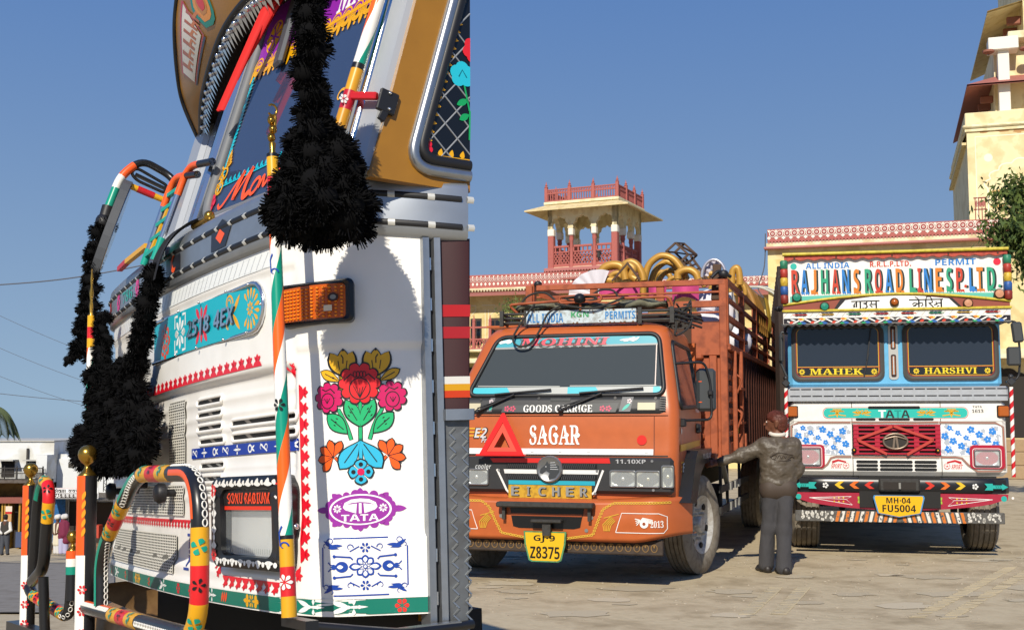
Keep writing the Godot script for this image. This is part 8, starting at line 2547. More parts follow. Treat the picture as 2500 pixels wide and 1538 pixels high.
	for q in [[255,728,-1],[1440,1925,1]]:
		art=Art.new()
		var outer:=t4s([[q[0],320],[q[1],320],[q[1],565],[q[0],565]])
		art.poly(outer,rc("dfe4ea"))
		for i in 60:
			var p:=t4(g.randf_range(q[0]+14,q[1] - 14),g.randf_range(332,552))
			if i<26: art.flower(p,g.randf_range(0.022,0.036),5,rc("aab2bc"),1,0.4,g.randf()*3)
			else: art.ring(p,g.randf_range(0.01,0.02),0.004,rc("bcc2c8"),1)
		for i in 16:
			var p:=t4(lerpf(q[0]+24,q[1] - 24,fmod(i*0.382+0.13,1.0)),lerpf(338,546,(i+0.5)/16.0))
			art.flower(p,0.043 if i % 3 else 0.032,5,rc("2f7fcf"),2,0.4,g.randf()*3); art.circle(p,0.007,rc("bcd4ec"),3); art.leaf(p+Vector2(0.02,-0.02),p+Vector2(0.045,-0.03),0.016,rc("3a86d0"),2)
		put("floral_cloth",art.mesh(func(u: float,y: float)->Array: return [Vector3(-u,y,-0.853+0.004*sin(u*40.0)*sin(y*30.0)),Vector3(0,0,-1)],0.08,0.002,0.0012),mat("paint_cloth",Color.WHITE,0.85),T)
		(mats["paint_cloth"] as StandardMaterial3D).vertex_color_use_as_albedo=true
		var hx:=[240,510] if q[2]<0 else [1672,1945]
		art=Art.new()
		var a:=t4(hx[0],668); var e:=t4(hx[1],480)
		art.poly(rrect(a.x,a.y,e.x,e.y,0.05),rc("a81c34"))
		put("lamp_surround",art.mesh(front_at(-0.868)),gloss,T)
		b=B.new(); b.box(Vector3(-(a.x+e.x)/2,(a.y+e.y)/2,-0.855),Vector3(e.x - a.x - 0.02,e.y - a.y - 0.02,0.02)); put("surround_base",b,red,T)
		var i0:=t4(hx[0]+38,642); var i1:=t4(hx[1] - 42,516)
		if q[2]>0: i0=t4(1712,640); i1=t4(1898,525)
		lamp_box(T,-i1.x,-i0.x,i0.y,i1.y,-0.88,"headlight","c4c6c4")
		art=Art.new()
		var rr:=rrect(i0.x - 0.025,i0.y - 0.025,i1.x+0.025,i1.y+0.025,0.03)
		var cl:=Array(rr); cl.append(rr[0]); art.line(cl,0.007,rc("e4dcd8"))
		put("lamp_line",art.mesh(front_at(-0.87)),gloss,T)
		var tr: Array
		if q[2]<0: tr=[[728,300],[300,300],[238,330],[234,660],[300,672],[490,672],[530,640],[560,590],[600,578],[728,578]]
		else: tr=[[1440,300],[1880,303],[1940,335],[1946,660],[1900,688],[1730,690],[1660,640],[1610,585],[1560,578],[1440,578]]
		art=Art.new(); var tl:=[]
		for p in tr: tl.append(t4(p[0],p[1]))
		art.line(tl,0.026,rc("9c8e84")); art.line(tl,0.006,rc("c2603c"),1)
		put("wing_trim",art.mesh(front_at(-0.856),1e9,0.002,0.001),mat("trim_metal",Color.WHITE,0.4,0.4),T)
		(mats["trim_metal"] as StandardMaterial3D).vertex_color_use_as_albedo=true
	art=Art.new()
	for y in [300,580]:
		art.line([t4(733,y),t4(1436,y)],0.026,rc("9c8e84")); art.line([t4(733,y - 5),t4(900,y+5),t4(1070,y - 5),t4(1240,y+5),t4(1436,y - 5)],0.006,rc("c2603c"),1)
	put("grille_trim",art.mesh(front_at(-0.856),1e9,0.002,0.001),mats["trim_metal"],T)
	for q in [[2.19,2.31],[-0.19,-0.07]]:
		b=B.new(); b.box(Vector3((q[0]+q[1])/2,1.68,-0.86),Vector3(q[1] - q[0],0.12,0.07),Basis(),0.012); put("amber_lamp",b,mat("amber_brown",rc("a8581c"),0.2),T)
		b=B.new(); b.box(Vector3((q[0]+q[1])/2,1.68,-0.845),Vector3(q[1] - q[0]+0.02,0.14,0.05),Basis(),0.01); put("lamp_base",b,mat("rubber_black"),T)
	b=B.new(); b.box(Vector3(1.06,1.89,-0.1),Vector3(2.5,0.165,1.55),Basis(),0.02); b.box(Vector3(1.06,1.815,-0.87),Vector3(2.48,0.02,0.03)); put("belt",b,mat("belt_metal",rc("c6c9cc"),0.3,0.45,"blotch",0.5),T)
	art=Art.new()
	for y in [1.945,1.865]:
		for i in 19: art.rect(-2.27+i*0.13,y - 0.006,-2.27+i*0.13+0.112,y+0.006,rc("22211f"))
	put("belt_strip",art.mesh(front_at(-0.878)),gloss,T)
	b=B.new(); b.box(Vector3(1.06,2.37,0.1),Vector3(2.44,0.82,1.62),Basis(),0.05); put("upper_cab",b,blue,T)
	var k:=0
	for q in [[2.24,1.16],[0.95,-0.13]]:
		var o:=rrect(-q[0],2.045,-q[1],2.72,0.1,6); var i:=rrect(-q[0]+0.05,2.095,-q[1] - 0.05,2.68,0.07,6)
		b=B.new(); ring_on(b,front_at(-0.712),o,i,0.0,0.022); put("window_rubber",b,mat("rubber_grey",rc("3c3b38"),0.6),T)
		art=Art.new(); art.poly(i,Color.WHITE)
		put("windscreen",art.mesh(front_at(-0.714),1e9,0.002),mat("blue_truck_glass",rc("2b323d"),0.05,0.0,"",1.0,"",0.0,0.5),T)
		art=Art.new()
		for h in [[0.056,"a33a2c"],[0.066,"d2a42a"]]:
			var l:=Array(rrect(-q[0]+h[0],2.095+h[0] - 0.05,-q[1] - h[0],2.69,0.07,6)); l.append(l[0]); art.line(l,0.008,rc(h[1]))
		art.rect(-q[0]+0.075,2.12,-q[1] - 0.075,2.21,rc("1c1d22"),0)
		art.rect(-q[0]+0.06,2.21,-q[1] - 0.06,2.216,rc("b8462e"),1); art.rect(-q[0]+0.06,2.216,-q[1] - 0.06,2.222,rc("d2a42a"),1)
		art.text(["MAHEK","HARSHVI"][k],[-2.02,-0.70][k],2.12,[-1.40,-0.11][k],2.195,rc("5a4a10"),2,1); art.text(["MAHEK","HARSHVI"][k],[-2.03,-0.71][k],2.125,[-1.41,-0.12][k],2.2,rc("e8cc2c"),3,1)
		for x in [[-2.12,-1.28],[-0.8,0.0]][k]: art.petals(Vector2(x,2.16),0.036,8,rc("e2c42c"),2,0.24)
		put("window_sticker",art.mesh(front_at(-0.717),1e9,0.002,0.0012),gloss,T)
		k+=1
	b=B.new(); b.span(Vector3(1.4,2.1,-0.74),Vector3(1.34,2.38,-0.74),0.014,0.012); b.span(Vector3(1.36,2.3,-0.74),Vector3(1.31,2.66,-0.74),0.02,0.014); put("wiper",b,mat("rubber_black"),T)
	art=Art.new()
	art.poly(rrect(-1.11,2.06,-1.0,2.72,0.04),rc("b9b8b2")); art.poly(rrect(-1.085,2.09,-1.025,2.36,0.02),rc("3a2a26"),1); art.poly(rrect(-1.085,2.42,-1.025,2.7,0.02),rc("3a2a26"),1)
	for q in [2.12,2.44]:
		art.line([Vector2(-1.055,q),Vector2(-1.055,q+0.22)],0.014,rc("c8ccca"),2); art.line([Vector2(-1.07,q),Vector2(-1.07,q+0.22)],0.005,rc("c8702c"),2); art.line([Vector2(-1.04,q),Vector2(-1.04,q+0.22)],0.005,rc("c8702c"),2)
	put("centre_plate",art.mesh(front_at(-0.712),1e9,0.008,0.0015),mats["trim_metal"],T)
	b=B.new(); b.box(Vector3(1.055,2.79,-0.3),Vector3(2.5,0.16,1.3)); put("overhang",b,mat("overhang_dark",rc("3a3430"),0.8),T)
	b=B.new(); b.box(Vector3(1.055,2.79,-0.985),Vector3(2.56,0.15,0.03),Basis(),0.004); put("fringe_board",b,white,T)
	art=Art.new()
	art.rect(-2.33,2.722,0.22,2.786,rc("1d1c1e"),0.4)
	for s in [-1.0,1.0]:
		for i in 4:
			var c:=Vector2(-1.055+s*(0.16+i*0.31),2.828)
			for j in 3: art.poly(PackedVector2Array([c+Vector2((j*0.045 - 0.07)*s,0.018),c+Vector2((j*0.045 - 0.03)*s,0.018),c+Vector2((j*0.045 - 0.055)*s,0),c+Vector2((j*0.045 - 0.03)*s,-0.018),c+Vector2((j*0.045 - 0.07)*s,-0.018),c+Vector2((j*0.045 - 0.095)*s,0)]),[dark,rc("1c2a4a"),dark][j],1)
			art.line([c+Vector2(-0.09*s,0.0),c+Vector2(0.08*s,0.0)],0.008,rc(["c8321c","2a8a5a","d2a42a","c8321c"][i]),2)
		for i in 5:
			var c:=Vector2(-1.055+s*(0.13+i*0.245),2.755)
			var wave:=[]
			for j in 9: wave.append(c+Vector2(s*(j/8.0 - 0.5)*0.245,0.024*sin(j/8.0*TAU)))
			art.line(wave,0.016,rc("e4e2dc"),1)
			art.leaf(c+Vector2(0.02,-0.01),c+Vector2(0.09,0.03),0.02,rc("e4e2dc"),1); art.leaf(c+Vector2(-0.02,0.0),c+Vector2(-0.09,0.024),0.018,rc("e4e2dc"),1)
			art.leaf(c+Vector2(0.0,0.025),c+Vector2(0.07,0.016),0.03,rc("d8862c"),2); art.leaf(c+Vector2(-0.05,-0.01),c+Vector2(-0.1,-0.025),0.03,rc("c8462c"),2); art.leaf(c+Vector2(0.02,-0.02),c+Vector2(0.1,-0.03),0.03,rc("2c62a8"),2); art.leaf(c+Vector2(-0.01,-0.03),c+Vector2(0.05,-0.03),0.022,rc("2a9a62"),3); art.circle(c+Vector2(0.06,0.02),0.012,rc("e2c84a"),3)
	for i in 34: art.line([Vector2(-2.33+i*0.075,2.8),Vector2(-2.28+i*0.075,2.86)],0.003,rc("8a8a86"),0.5)
	put("fringe_painting",art.mesh(front_at(-1.001),1e9,0.001,0.001),gloss,T)
	b=B.new()
	for i in 30:
		var f:=-0.2+i*0.087
		b.prism(PackedVector2Array([Vector2(-0.044,0.012),Vector2(0.044,0.012),Vector2(0.03,-0.01),Vector2(0,-0.028),Vector2(-0.03,-0.01)]),Transform3D(Basis(),Vector3(f,2.712,-0.995)),0.02)
	stuff(put("fringe_scallops",b,mat("scallop_black",rc("232225"),0.5),T))
	b=B.new(); b.box(Vector3(1.055,2.875,-1.0),Vector3(2.58,0.028,0.05),Basis(),0.006)
	var arch:=[]
	for i in 17:
		var x:=i/16.0
		arch.append(Vector3(lerpf(2.335,-0.23,x),2.95+0.108*sin(PI*x),-1.0))
	b.tube(smooth(arch,2),0.016,8); b.rod(Vector3(2.33,3.555,-1.02),Vector3(-0.22,3.555,-1.02),0.02); put("yellow_moulding",b,mat("moulding_yellow",rc("c9b736"),0.45,0.0,"grime",0.4),T)
	b=B.new(); b.box(Vector3(2.37,2.915,-0.9),Vector3(0.05,0.05,0.3),Basis(),0.02); b.ball(Vector3(2.39,2.91,-0.95),Vector3(0.05,0.03,0.05),8); put("side_knob",b,mat("rubber_black"),T)
	art=Art.new()
	var pan:=PackedVector2Array([Vector2(-2.33,2.885),Vector2(0.22,2.885)])
	for i in 17: pan.append(Vector2(lerpf(0.22,-2.33,i/16.0),2.945+0.108*sin(PI*i/16.0)))
	art.poly(pan,rc("8e4a38"))
	var mid:=PackedVector2Array([t3(570,618),t3(1525,600),t3(1445,525),t3(1250,506),t3(1050,500),t3(850,510),t3(650,535)])
	art.poly(PackedVector2Array([t3(545,620),t3(1555,602),t3(1470,520),t3(1050,498),t3(610,530)]),rc("2a2624"),1); art.poly(mid,rc("ecebe6"),2)
	var K:=rc("1c1a18")
	var st:=func(pts: Array,w:=0.018)->void:
		var l:=[]
		for p in pts: l.append(t3(p[0],p[1]))
		art.line(l,w,K,3)
	st.call([[695,545],[915,540]],0.014); st.call([[735,545],[735,590]]); st.call([[705,575],[718,572],[722,585],[712,592],[722,560],[735,556]],0.012); st.call([[765,545],[765,598]]); st.call([[735,602],[752,612],[775,600]],0.012)
	st.call([[815,545],[815,556],[785,560],[812,566],[818,585],[800,600],[780,596]]); st.call([[800,600],[812,612]],0.012)
	st.call([[850,545],[852,560],[838,570],[858,590]],0.014); st.call([[850,568],[886,566]],0.014); st.call([[888,545],[888,598]])
	st.call([[1140,535],[1400,530]],0.014); st.call([[1215,535],[1215,590]]); st.call([[1165,570],[1180,556],[1200,560],[1190,580],[1170,582],[1215,560],[1240,556],[1246,572],[1232,584]],0.013); st.call([[1215,533],[1200,518],[1185,514]],0.012)
	st.call([[1268,535],[1268,588]]); st.call([[1268,535],[1275,512],[1300,510],[1318,534]],0.012); st.call([[1312,534],[1320,552],[1300,560],[1290,556],[1312,576],[1330,596]],0.014)
	st.call([[1385,533],[1385,590]]); st.call([[1345,548],[1352,568],[1330,574],[1360,560],[1385,558]],0.013); st.call([[1350,585],[1370,578]],0.012)
	put("arch_panel",art.mesh(front_at(-0.99),1e9,0.002,0.0015),gloss,T)
	for q in [[485,583,"1d7f66",0.047],[1585,562,"c08a68",0.047],[268,515,"1d7f66",0.048],[1820,492,"c08a68",0.05]]:
		var p:=t3(q[0],q[1])
		b=B.new(); b.lathe([Vector2(q[3]*1.2,0),Vector2(q[3]*1.2,0.03),Vector2(q[3],0.04)],20,Transform3D(Basis(Vector3(1,0,0),Vector3(0,0,-1),Vector3(0,1,0)),Vector3(-p.x,p.y,-0.99))); put("marker_ring",b,mat("ring_brown",rc("4a3226"),0.5),T)
		b=B.new(); b.lathe([Vector2(q[3],0.03),Vector2(q[3]*0.9,0.045),Vector2(0.001,0.05)],20,Transform3D(Basis(Vector3(1,0,0),Vector3(0,0,-1),Vector3(0,1,0)),Vector3(-p.x,p.y,-0.99))); put("marker_lamp",b,mat("lens_"+q[2],rc(q[2]),0.3),T)
	var pc:=t3(1028,552)
	b=B.new(); b.ball(Vector3(-pc.x,pc.y,-1.0),Vector3(0.045,0.045,0.05),10); put("marker_lamp",b,mat("amber_brown"),T)
	b=B.new(); b.lathe([Vector2(0.055,0),Vector2(0.052,0.03),Vector2(0.04,0.04)],14,Transform3D(Basis(Vector3(1,0,0),Vector3(0,0,-1),Vector3(0,1,0)),Vector3(-pc.x,pc.y,-0.99))); put("marker_ring",b,mats["ring_brown"],T)
	b=B.new(); b.box(Vector3(1.05,3.23,-0.93),Vector3(2.5,0.62,0.06)); put("headboard",b,white,T)
	art=Art.new()
	art.poly(PackedVector2Array([t3(215,505),t3(700,490),t3(1000,478),t3(1400,478),t3(1870,480),t3(1870,545),t3(1500,520),t3(1050,500),t3(600,525),t3(215,560)]),rc("5fb8a4"),0)
	art.circle(t3(248,280),0.038,rc("2fb0a2"),1); art.circle(t3(1818,243),0.042,rc("d8243c"),1)
	var word:=func(s: String,x0: float,y0: float,x1: float,y1: float,c: String,f:=0)->void:
		var a:=t3(x0,y1); var e:=t3(x1,y0); art.text(s,a.x,a.y,e.x,e.y,rc(c),2,f)
	word.call("ALL INDIA",345,248,690,298,"2f7cc4"); word.call("R.R.L.P.LTD.",850,235,1168,285,"c2402c"); word.call("PERMIT",1352,218,1660,272,"2f7cc4")
	var big:="RAJHANSROADLINESP.LTD."
	var xs:=[228,304,382,462,548,628,718,806,884,964,1046,1150,1214,1262,1350,1432,1506,1566,1604,1660,1738,1820]
	var ws:=[76,70,60,74,74,74,60,72,68,72,72,62,34,76,64,56,66,26,56,64,76,24]
	var cs:=["c2402a","2f7cc4","cf7a24","2f9a74","c2402a","2f7cc4","cf7a24","2f9a74","c2402a","2f7cc4","cf7a24","2f9a74","c2402a","2f7cc4","cf7a24","2f9a74","c2402a","c2402a","2f7cc4","cf7a24","2f9a74","2f9a74"]
	for i in big.length():
		var dot:=big[i]=="."
		var y0:=430.0 if dot else 306.0 - i*1.1
		var y1:=450.0 if dot else 482.0 - i*1.2
		if dot: y0=425 - i*0.4; y1=447 - i*0.4
		var w: float=ws[i]*0.76
		for o in [[15.0,5.0,"1d2a2a",1.0],[7.5,3.0,"1f3a36",1.5]]:
			var a:=t3(xs[i]+o[0],y1+o[1]); var e:=t3(xs[i]+w+o[0],y0+o[1]); art.text(big[i],a.x,a.y,e.x,e.y,rc(o[2]),o[3])
		var a:=t3(xs[i],y1); var e:=t3(xs[i]+w,y0)
		art.text(big[i],a.x,a.y,e.x,e.y,rc(cs[i]),2.5)
		if not dot:
			for p in [[0.1,1.0],[0.72,1.0]]:
				var m:=a.lerp(Vector2(e.x,a.y),p[0])
				art.poly(PackedVector2Array([m+Vector2(-0.008,0.012),m+Vector2(0.034,0.012),m+Vector2(0.038,-0.026),m+Vector2(0.018,-0.008),m+Vector2(0.0,-0.02)]),rc(cs[i]),2.4)
	put("headboard_lettering",art.mesh(front_at(-0.96),1e9,0.002,0.0012),gloss,T)
	b=B.new()
	var val:=PackedVector2Array([Vector2(-2.31,3.54),Vector2(0.21,3.54)])
	for i in 113: val.append(Vector2(0.21 - i*2.52/112.0,3.487+0.01*sin(i/112.0*TAU*16.0)))
	b.prism(val,Transform3D(Basis(Vector3(-1,0,0),Vector3.UP,Vector3(0,0,-1)),Vector3(0,0,-0.97)),0.035)
	put("scalloped_valance",b,mat("valance_red",rc("b04028"),0.5,0.0,"grime",0.4),T)
	b=B.new()
	for x in [255,585,1020,1450,1820]:
		var p:=t3(x,200); b.ball(Vector3(-p.x,3.51,-1.0),Vector3.ONE*0.014,6)
	put("valance_studs",b,mats["ring_brown"],T)
	for f in [2.315,-0.205]:
		var tones:=["8a2f22","2c5aa0","cfae38","b03a2a","2f8060"]
		for i in 5:
			b=B.new(); var y:=2.965+i*0.104
			b.lathe([Vector2(0.036,0),Vector2(0.045,0.008),Vector2(0.047,0.09),Vector2(0.036,0.104)],12,Transform3D(Basis(),Vector3(f,y,-1.0))); put("turned_post",b,mat("post_"+tones[i],rc(tones[i]),0.5,0.0,"grime",0.3),T)
	b=B.new(); b.tube(smooth([Vector3(2.36,3.3,-1.0),Vector3(2.39,3.26,-1.0),Vector3(2.38,3.14,-1.0)]),0.009,6); put("hook",b,mats["iron_dark"],T)
	b=B.new()
	b.sheet(40,12,func(x: float,y: float)->Vector3:
		var f:=lerpf(2.27,-0.18,x)
		var a:=lerpf(-PI*0.5,PI*0.62,y)
		var end:=pow(absf(x - 0.5)*2.0,10.0)
		return Vector3(f,0.825+sin(a)*0.092,-0.97 - cos(a)*0.045+end*0.25))
	b.box(Vector3(1.04,0.82,-0.92),Vector3(2.3,0.16,0.08)); put("bumper",b,mat("bumper_black",rc("1a1b1f"),0.3),T)
	b=B.new(); b.box(Vector3(1.065,0.83,-1.03),Vector3(0.46,0.15,0.06),Basis(),0.02); put("tow_housing",b,mat("worn_black",rc("33322f"),0.6,0.0,"grime",0.3),T)
	b=B.new(); b.box(Vector3(1.065,0.825,-1.062),Vector3(0.36,0.085,0.008)); put("tow_recess",b,mat("dark_void"),T)
	b=B.new(); b.rod(Vector3(1.065,0.79,-1.075),Vector3(1.065,0.86,-1.075),0.014); put("tow_pin",b,mats["tape_grey"],T)
	art=Art.new()
	for s in [-1.0,1.0]:
		for i in 3:
			var c:=Vector2(-1.062+s*(0.335+i*0.168),0.828)
			art.poly(PackedVector2Array([c+Vector2(-0.055*s,0.042),c+Vector2(0.0,0.042),c+Vector2(0.055*s,0),c+Vector2(0.0,-0.042),c+Vector2(-0.055*s,-0.042),c+Vector2(0.0,0)]),rc(["c83226","d86a24","d8b42c"][i]))
		var fc:=Vector2(-1.062+s*0.83,0.822)
		art.petals(fc,0.035,5,rc("e6e6e2"),0,0.36)
		var ac:=Vector2(-1.062+s*1.06,0.82)
		art.poly(PackedVector2Array([ac+Vector2(-0.13*s,0.038),ac+Vector2(-0.04*s,0.038),ac+Vector2(-0.04*s,0.02),ac+Vector2(0.06*s,0.02),ac+Vector2(0.06*s,0.036),ac+Vector2(0.125*s,0),ac+Vector2(0.06*s,-0.036),ac+Vector2(0.06*s,-0.02),ac+Vector2(-0.04*s,-0.02),ac+Vector2(-0.04*s,-0.038),ac+Vector2(-0.13*s,-0.038),ac+Vector2(-0.1*s,0)]),rc("23a39a"))
		for j in 3: art.line([ac+Vector2((-0.01+j*0.022)*s,0.018),ac+Vector2((0.005+j*0.022)*s,-0.018)],0.005,rc("14504c"),1)
	put("bumper_paint",art.mesh(front_at(-1.0165),1e9,0.003),gloss,T)
	b=B.new()
	var ap:=PackedVector2Array([Vector2(-2.29,0.735),Vector2(0.13,0.735),Vector2(0.12,0.67)])
	for i in 21: ap.append(Vector2(lerpf(0.05,-2.2,i/20.0),0.66 - 0.12*pow(sin(PI*i/20.0),0.6)))
	ap.append(Vector2(-2.29,0.7))
	b.prism(ap,Transform3D(Basis(Vector3(-1,0,0),Vector3.UP,Vector3(0,0,-1)),Vector3(0,0,-0.96)),0.02); put("red_apron",b,mat("apron_red",rc("a5203a"),0.4,0.0,"blotch",0.6),T)
	art=Art.new()
	var wh:=rc("e8e2de")
	for s in [-1.0,1.0]:
		var o:=Vector2(-1.06,0.655)
		art.line([o+Vector2(1.02*s,0.02),o+Vector2(0.54*s,0.038),o+Vector2(0.6*s,0.005),o+Vector2(0.53*s,-0.06),o+Vector2(1.02*s,0.02)],0.006,wh); art.line([o+Vector2(1.0*s,0.018),o+Vector2(0.6*s,0.005)],0.005,wh)
		for i in 3:
			for y in [0.022,-0.022]: art.circle(o+Vector2((0.63+i*0.052)*s,y),0.009,rc("d8b42c"),1)
		art.circle(o+Vector2(1.14*s,0.03),0.032,rc("23a39a")); art.circle(o+Vector2(1.235*s,0.04),0.014,wh)
		var h:=o+Vector2(0.43*s,0.0)
		art.fan(h,PackedVector2Array([h+Vector2(-0.04*s,0),h+Vector2(0.01*s,0.042),h+Vector2(0.04*s,0.036),h+Vector2(0.036*s,0.006),h+Vector2(0.02*s,0),h+Vector2(0.036*s,-0.006),h+Vector2(0.04*s,-0.036),h+Vector2(0.01*s,-0.042)]),rc("9ab83c"))
	put("apron_paint",art.mesh(front_at(-0.981),1e9,0.002),gloss,T)
	var np:=PackedVector2Array([Vector2(-0.275,0.115),Vector2(0.275,0.115),Vector2(0.285,0.09),Vector2(0.24,-0.09),Vector2(0.0,-0.135),Vector2(-0.24,-0.09),Vector2(-0.285,0.09)])
	var px:=Transform3D(Basis(Vector3(-1,0,0),Vector3.UP,Vector3(0,0,-1)),Vector3(1.078,0.6,-1.045))
	b=B.new(); b.prism(np,px,0.02); put("number_plate",b,mat("plate_blue",rc("4a86b8"),0.4),T)
	art=Art.new(); var ni:=PackedVector2Array()
	for p in np: ni.append(p*0.94)
	art.poly(ni,rc("e0ac14")); art.text("MH·04",-0.14,0.025,0.13,0.09,rc("1c1a14"),1); art.text("FU5004",-0.185,-0.075,0.185,0.008,rc("1c1a14"),1)
	put("plate_lettering",art.mesh(plane_at(px.origin,Vector3(-1,0,0),Vector3.UP,Vector3(0,0,-1)),1e9,0.022,0.0015),gloss,T)
	b=B.new(); b.box(Vector3(1.085,0.465,-1.0),Vector3(2.32,0.125,0.05),Basis(),0.006); put("step_bar",b,mat("step_grey",rc("5b5a57"),0.7,0.1,"grime",0.3),T)
	art=Art.new()
	var rn:=RandomNumberGenerator.new(); rn.seed=9
	for s in [-1.0,1.0]:
		for i in 20:
			var x: float=-1.085+s*(0.06+i*0.054)
			var oc:=i % 2==0 and i<13
			if i<13: art.poly(PackedVector2Array([Vector2(x,0.405),Vector2(x+0.034,0.405),Vector2(x+0.034+s*-0.03,0.525),Vector2(x+s*-0.03,0.525)]),rc("c8702c") if oc else rc("d4d0c8"))
			else:
				for j in 5: art.circle(Vector2(x+rn.randf_range(0.0,0.03),rn.randf_range(0.42,0.515)),rn.randf_range(0.008,0.018),rc("c9c6be"),0,rn.randf_range(0.012,0.024),7)
		for i in 46: art.circle(Vector2(-1.085+s*rn.randf_range(0.0,0.75),rn.randf_range(0.405,0.525)),rn.randf_range(0.004,0.012),rc("55534f"),1,rn.randf_range(0.004,0.014),6)
	put("step_paint",art.mesh(front_at(-1.025),1e9,0.002),paint("matt_paint"),T)
	b=B.new()
	for f in [1.7,0.45]: b.box(Vector3(f,0.6,-0.86),Vector3(0.06,0.3,0.12))
	b.box(Vector3(1.06,0.75,3.0),Vector3(0.9,0.36,8.0)); b.box(Vector3(1.06,0.6,0.1),Vector3(1.9,0.18,0.2)); b.box(Vector3(1.06,1.0,0.0),Vector3(2.2,0.2,1.6)); put("chassis",b,mat("under_black",rc("1b1a19"),0.8),T)
	var steel:=mats["wheel_steel"] as Material
	wheel(T,Vector3(-0.14,0.48,0.1),-1.0,0.48,0.34,steel); wheel(T,Vector3(2.26,0.48,0.1),1.0,0.48,0.34,steel)
	for z in [4.6,5.8]: wheel(T,Vector3(-0.1,0.48,z),-1.0,0.48,0.4,steel); wheel(T,Vector3(2.2,0.48,z),1.0,0.48,0.4,steel)
	for q in [[2.325,2.318],[-0.205,-0.213]]:
		for i in 2:
			b=B.new(); b.col=rc(["c8242c","ece8e2"][i]).srgb_to_linear()
			var pts:=PackedVector3Array()
			for j in 61: pts.append(Vector3(lerpf(q[0],q[1],j/60.0),lerpf(0.93,1.96,j/60.0),-0.92))
			b.tube(pts,0.024,6,false,PI*i,PI*(i+1),TAU*7.5/60.0); put("corner_pole",b,paint("spiral_gloss",0.3),T)
		b=B.new(); b.box(Vector3(q[1],2.02,-0.92),Vector3(0.075,0.075,0.06),Basis(Vector3(0,0,1),PI/4),0.008); b.ball(Vector3(q[1],2.08,-0.92),Vector3(0.03,0.03,0.03),6); put("pole_knob",b,mat("knob_dark",rc("3a3a3c"),0.4,0.4),T)
	b=B.new(); b.box(Vector3(-0.33,2.6,-0.78),Vector3(0.12,0.24,0.06),Basis(Vector3(0,0,1),-0.1),0.02); b.box(Vector3(-0.28,2.32,-0.78),Vector3(0.15,0.22,0.07),Basis(),0.02); put("mirror",b,mat("mirror_black",rc("3a3d3f"),0.45),T)
	b=B.new(); b.tube(bent([Vector3(-0.15,2.72,-0.75),Vector3(-0.34,2.74,-0.75),Vector3(-0.36,2.3,-0.75),Vector3(-0.33,2.05,-0.75),Vector3(-0.18,2.02,-0.8)],0.08),0.013,6); put("mirror_arm",b,mat("rubber_black"),T)
	b=B.new(); b.tube(bent([Vector3(2.28,2.62,-0.72),Vector3(2.36,2.66,-0.72),Vector3(2.38,2.3,-0.72),Vector3(2.3,2.1,-0.72)],0.06),0.015,6); b.box(Vector3(2.36,2.45,-0.7),Vector3(0.05,0.34,0.16),Basis(),0.02); put("mirror",b,mat("mirror_black"),T)
	b=B.new(); b.box(Vector3(1.1,2.45,5.2),Vector3(2.42,2.5,8.2)); b.box(Vector3(1.04,3.2,1.12),Vector3(2.36,0.2,0.06)); put("cargo_body",b,mat("body_brown",rc("33251e"),0.75,0.0,"grime",1.0),T)
	for i in 14:
		b=B.new(); b.box(Vector3(2.32,2.45,1.2+i*0.6),Vector3(0.08,2.5,0.1),Basis(),0.01); put("body_rib",b,mats["body_brown"],T)
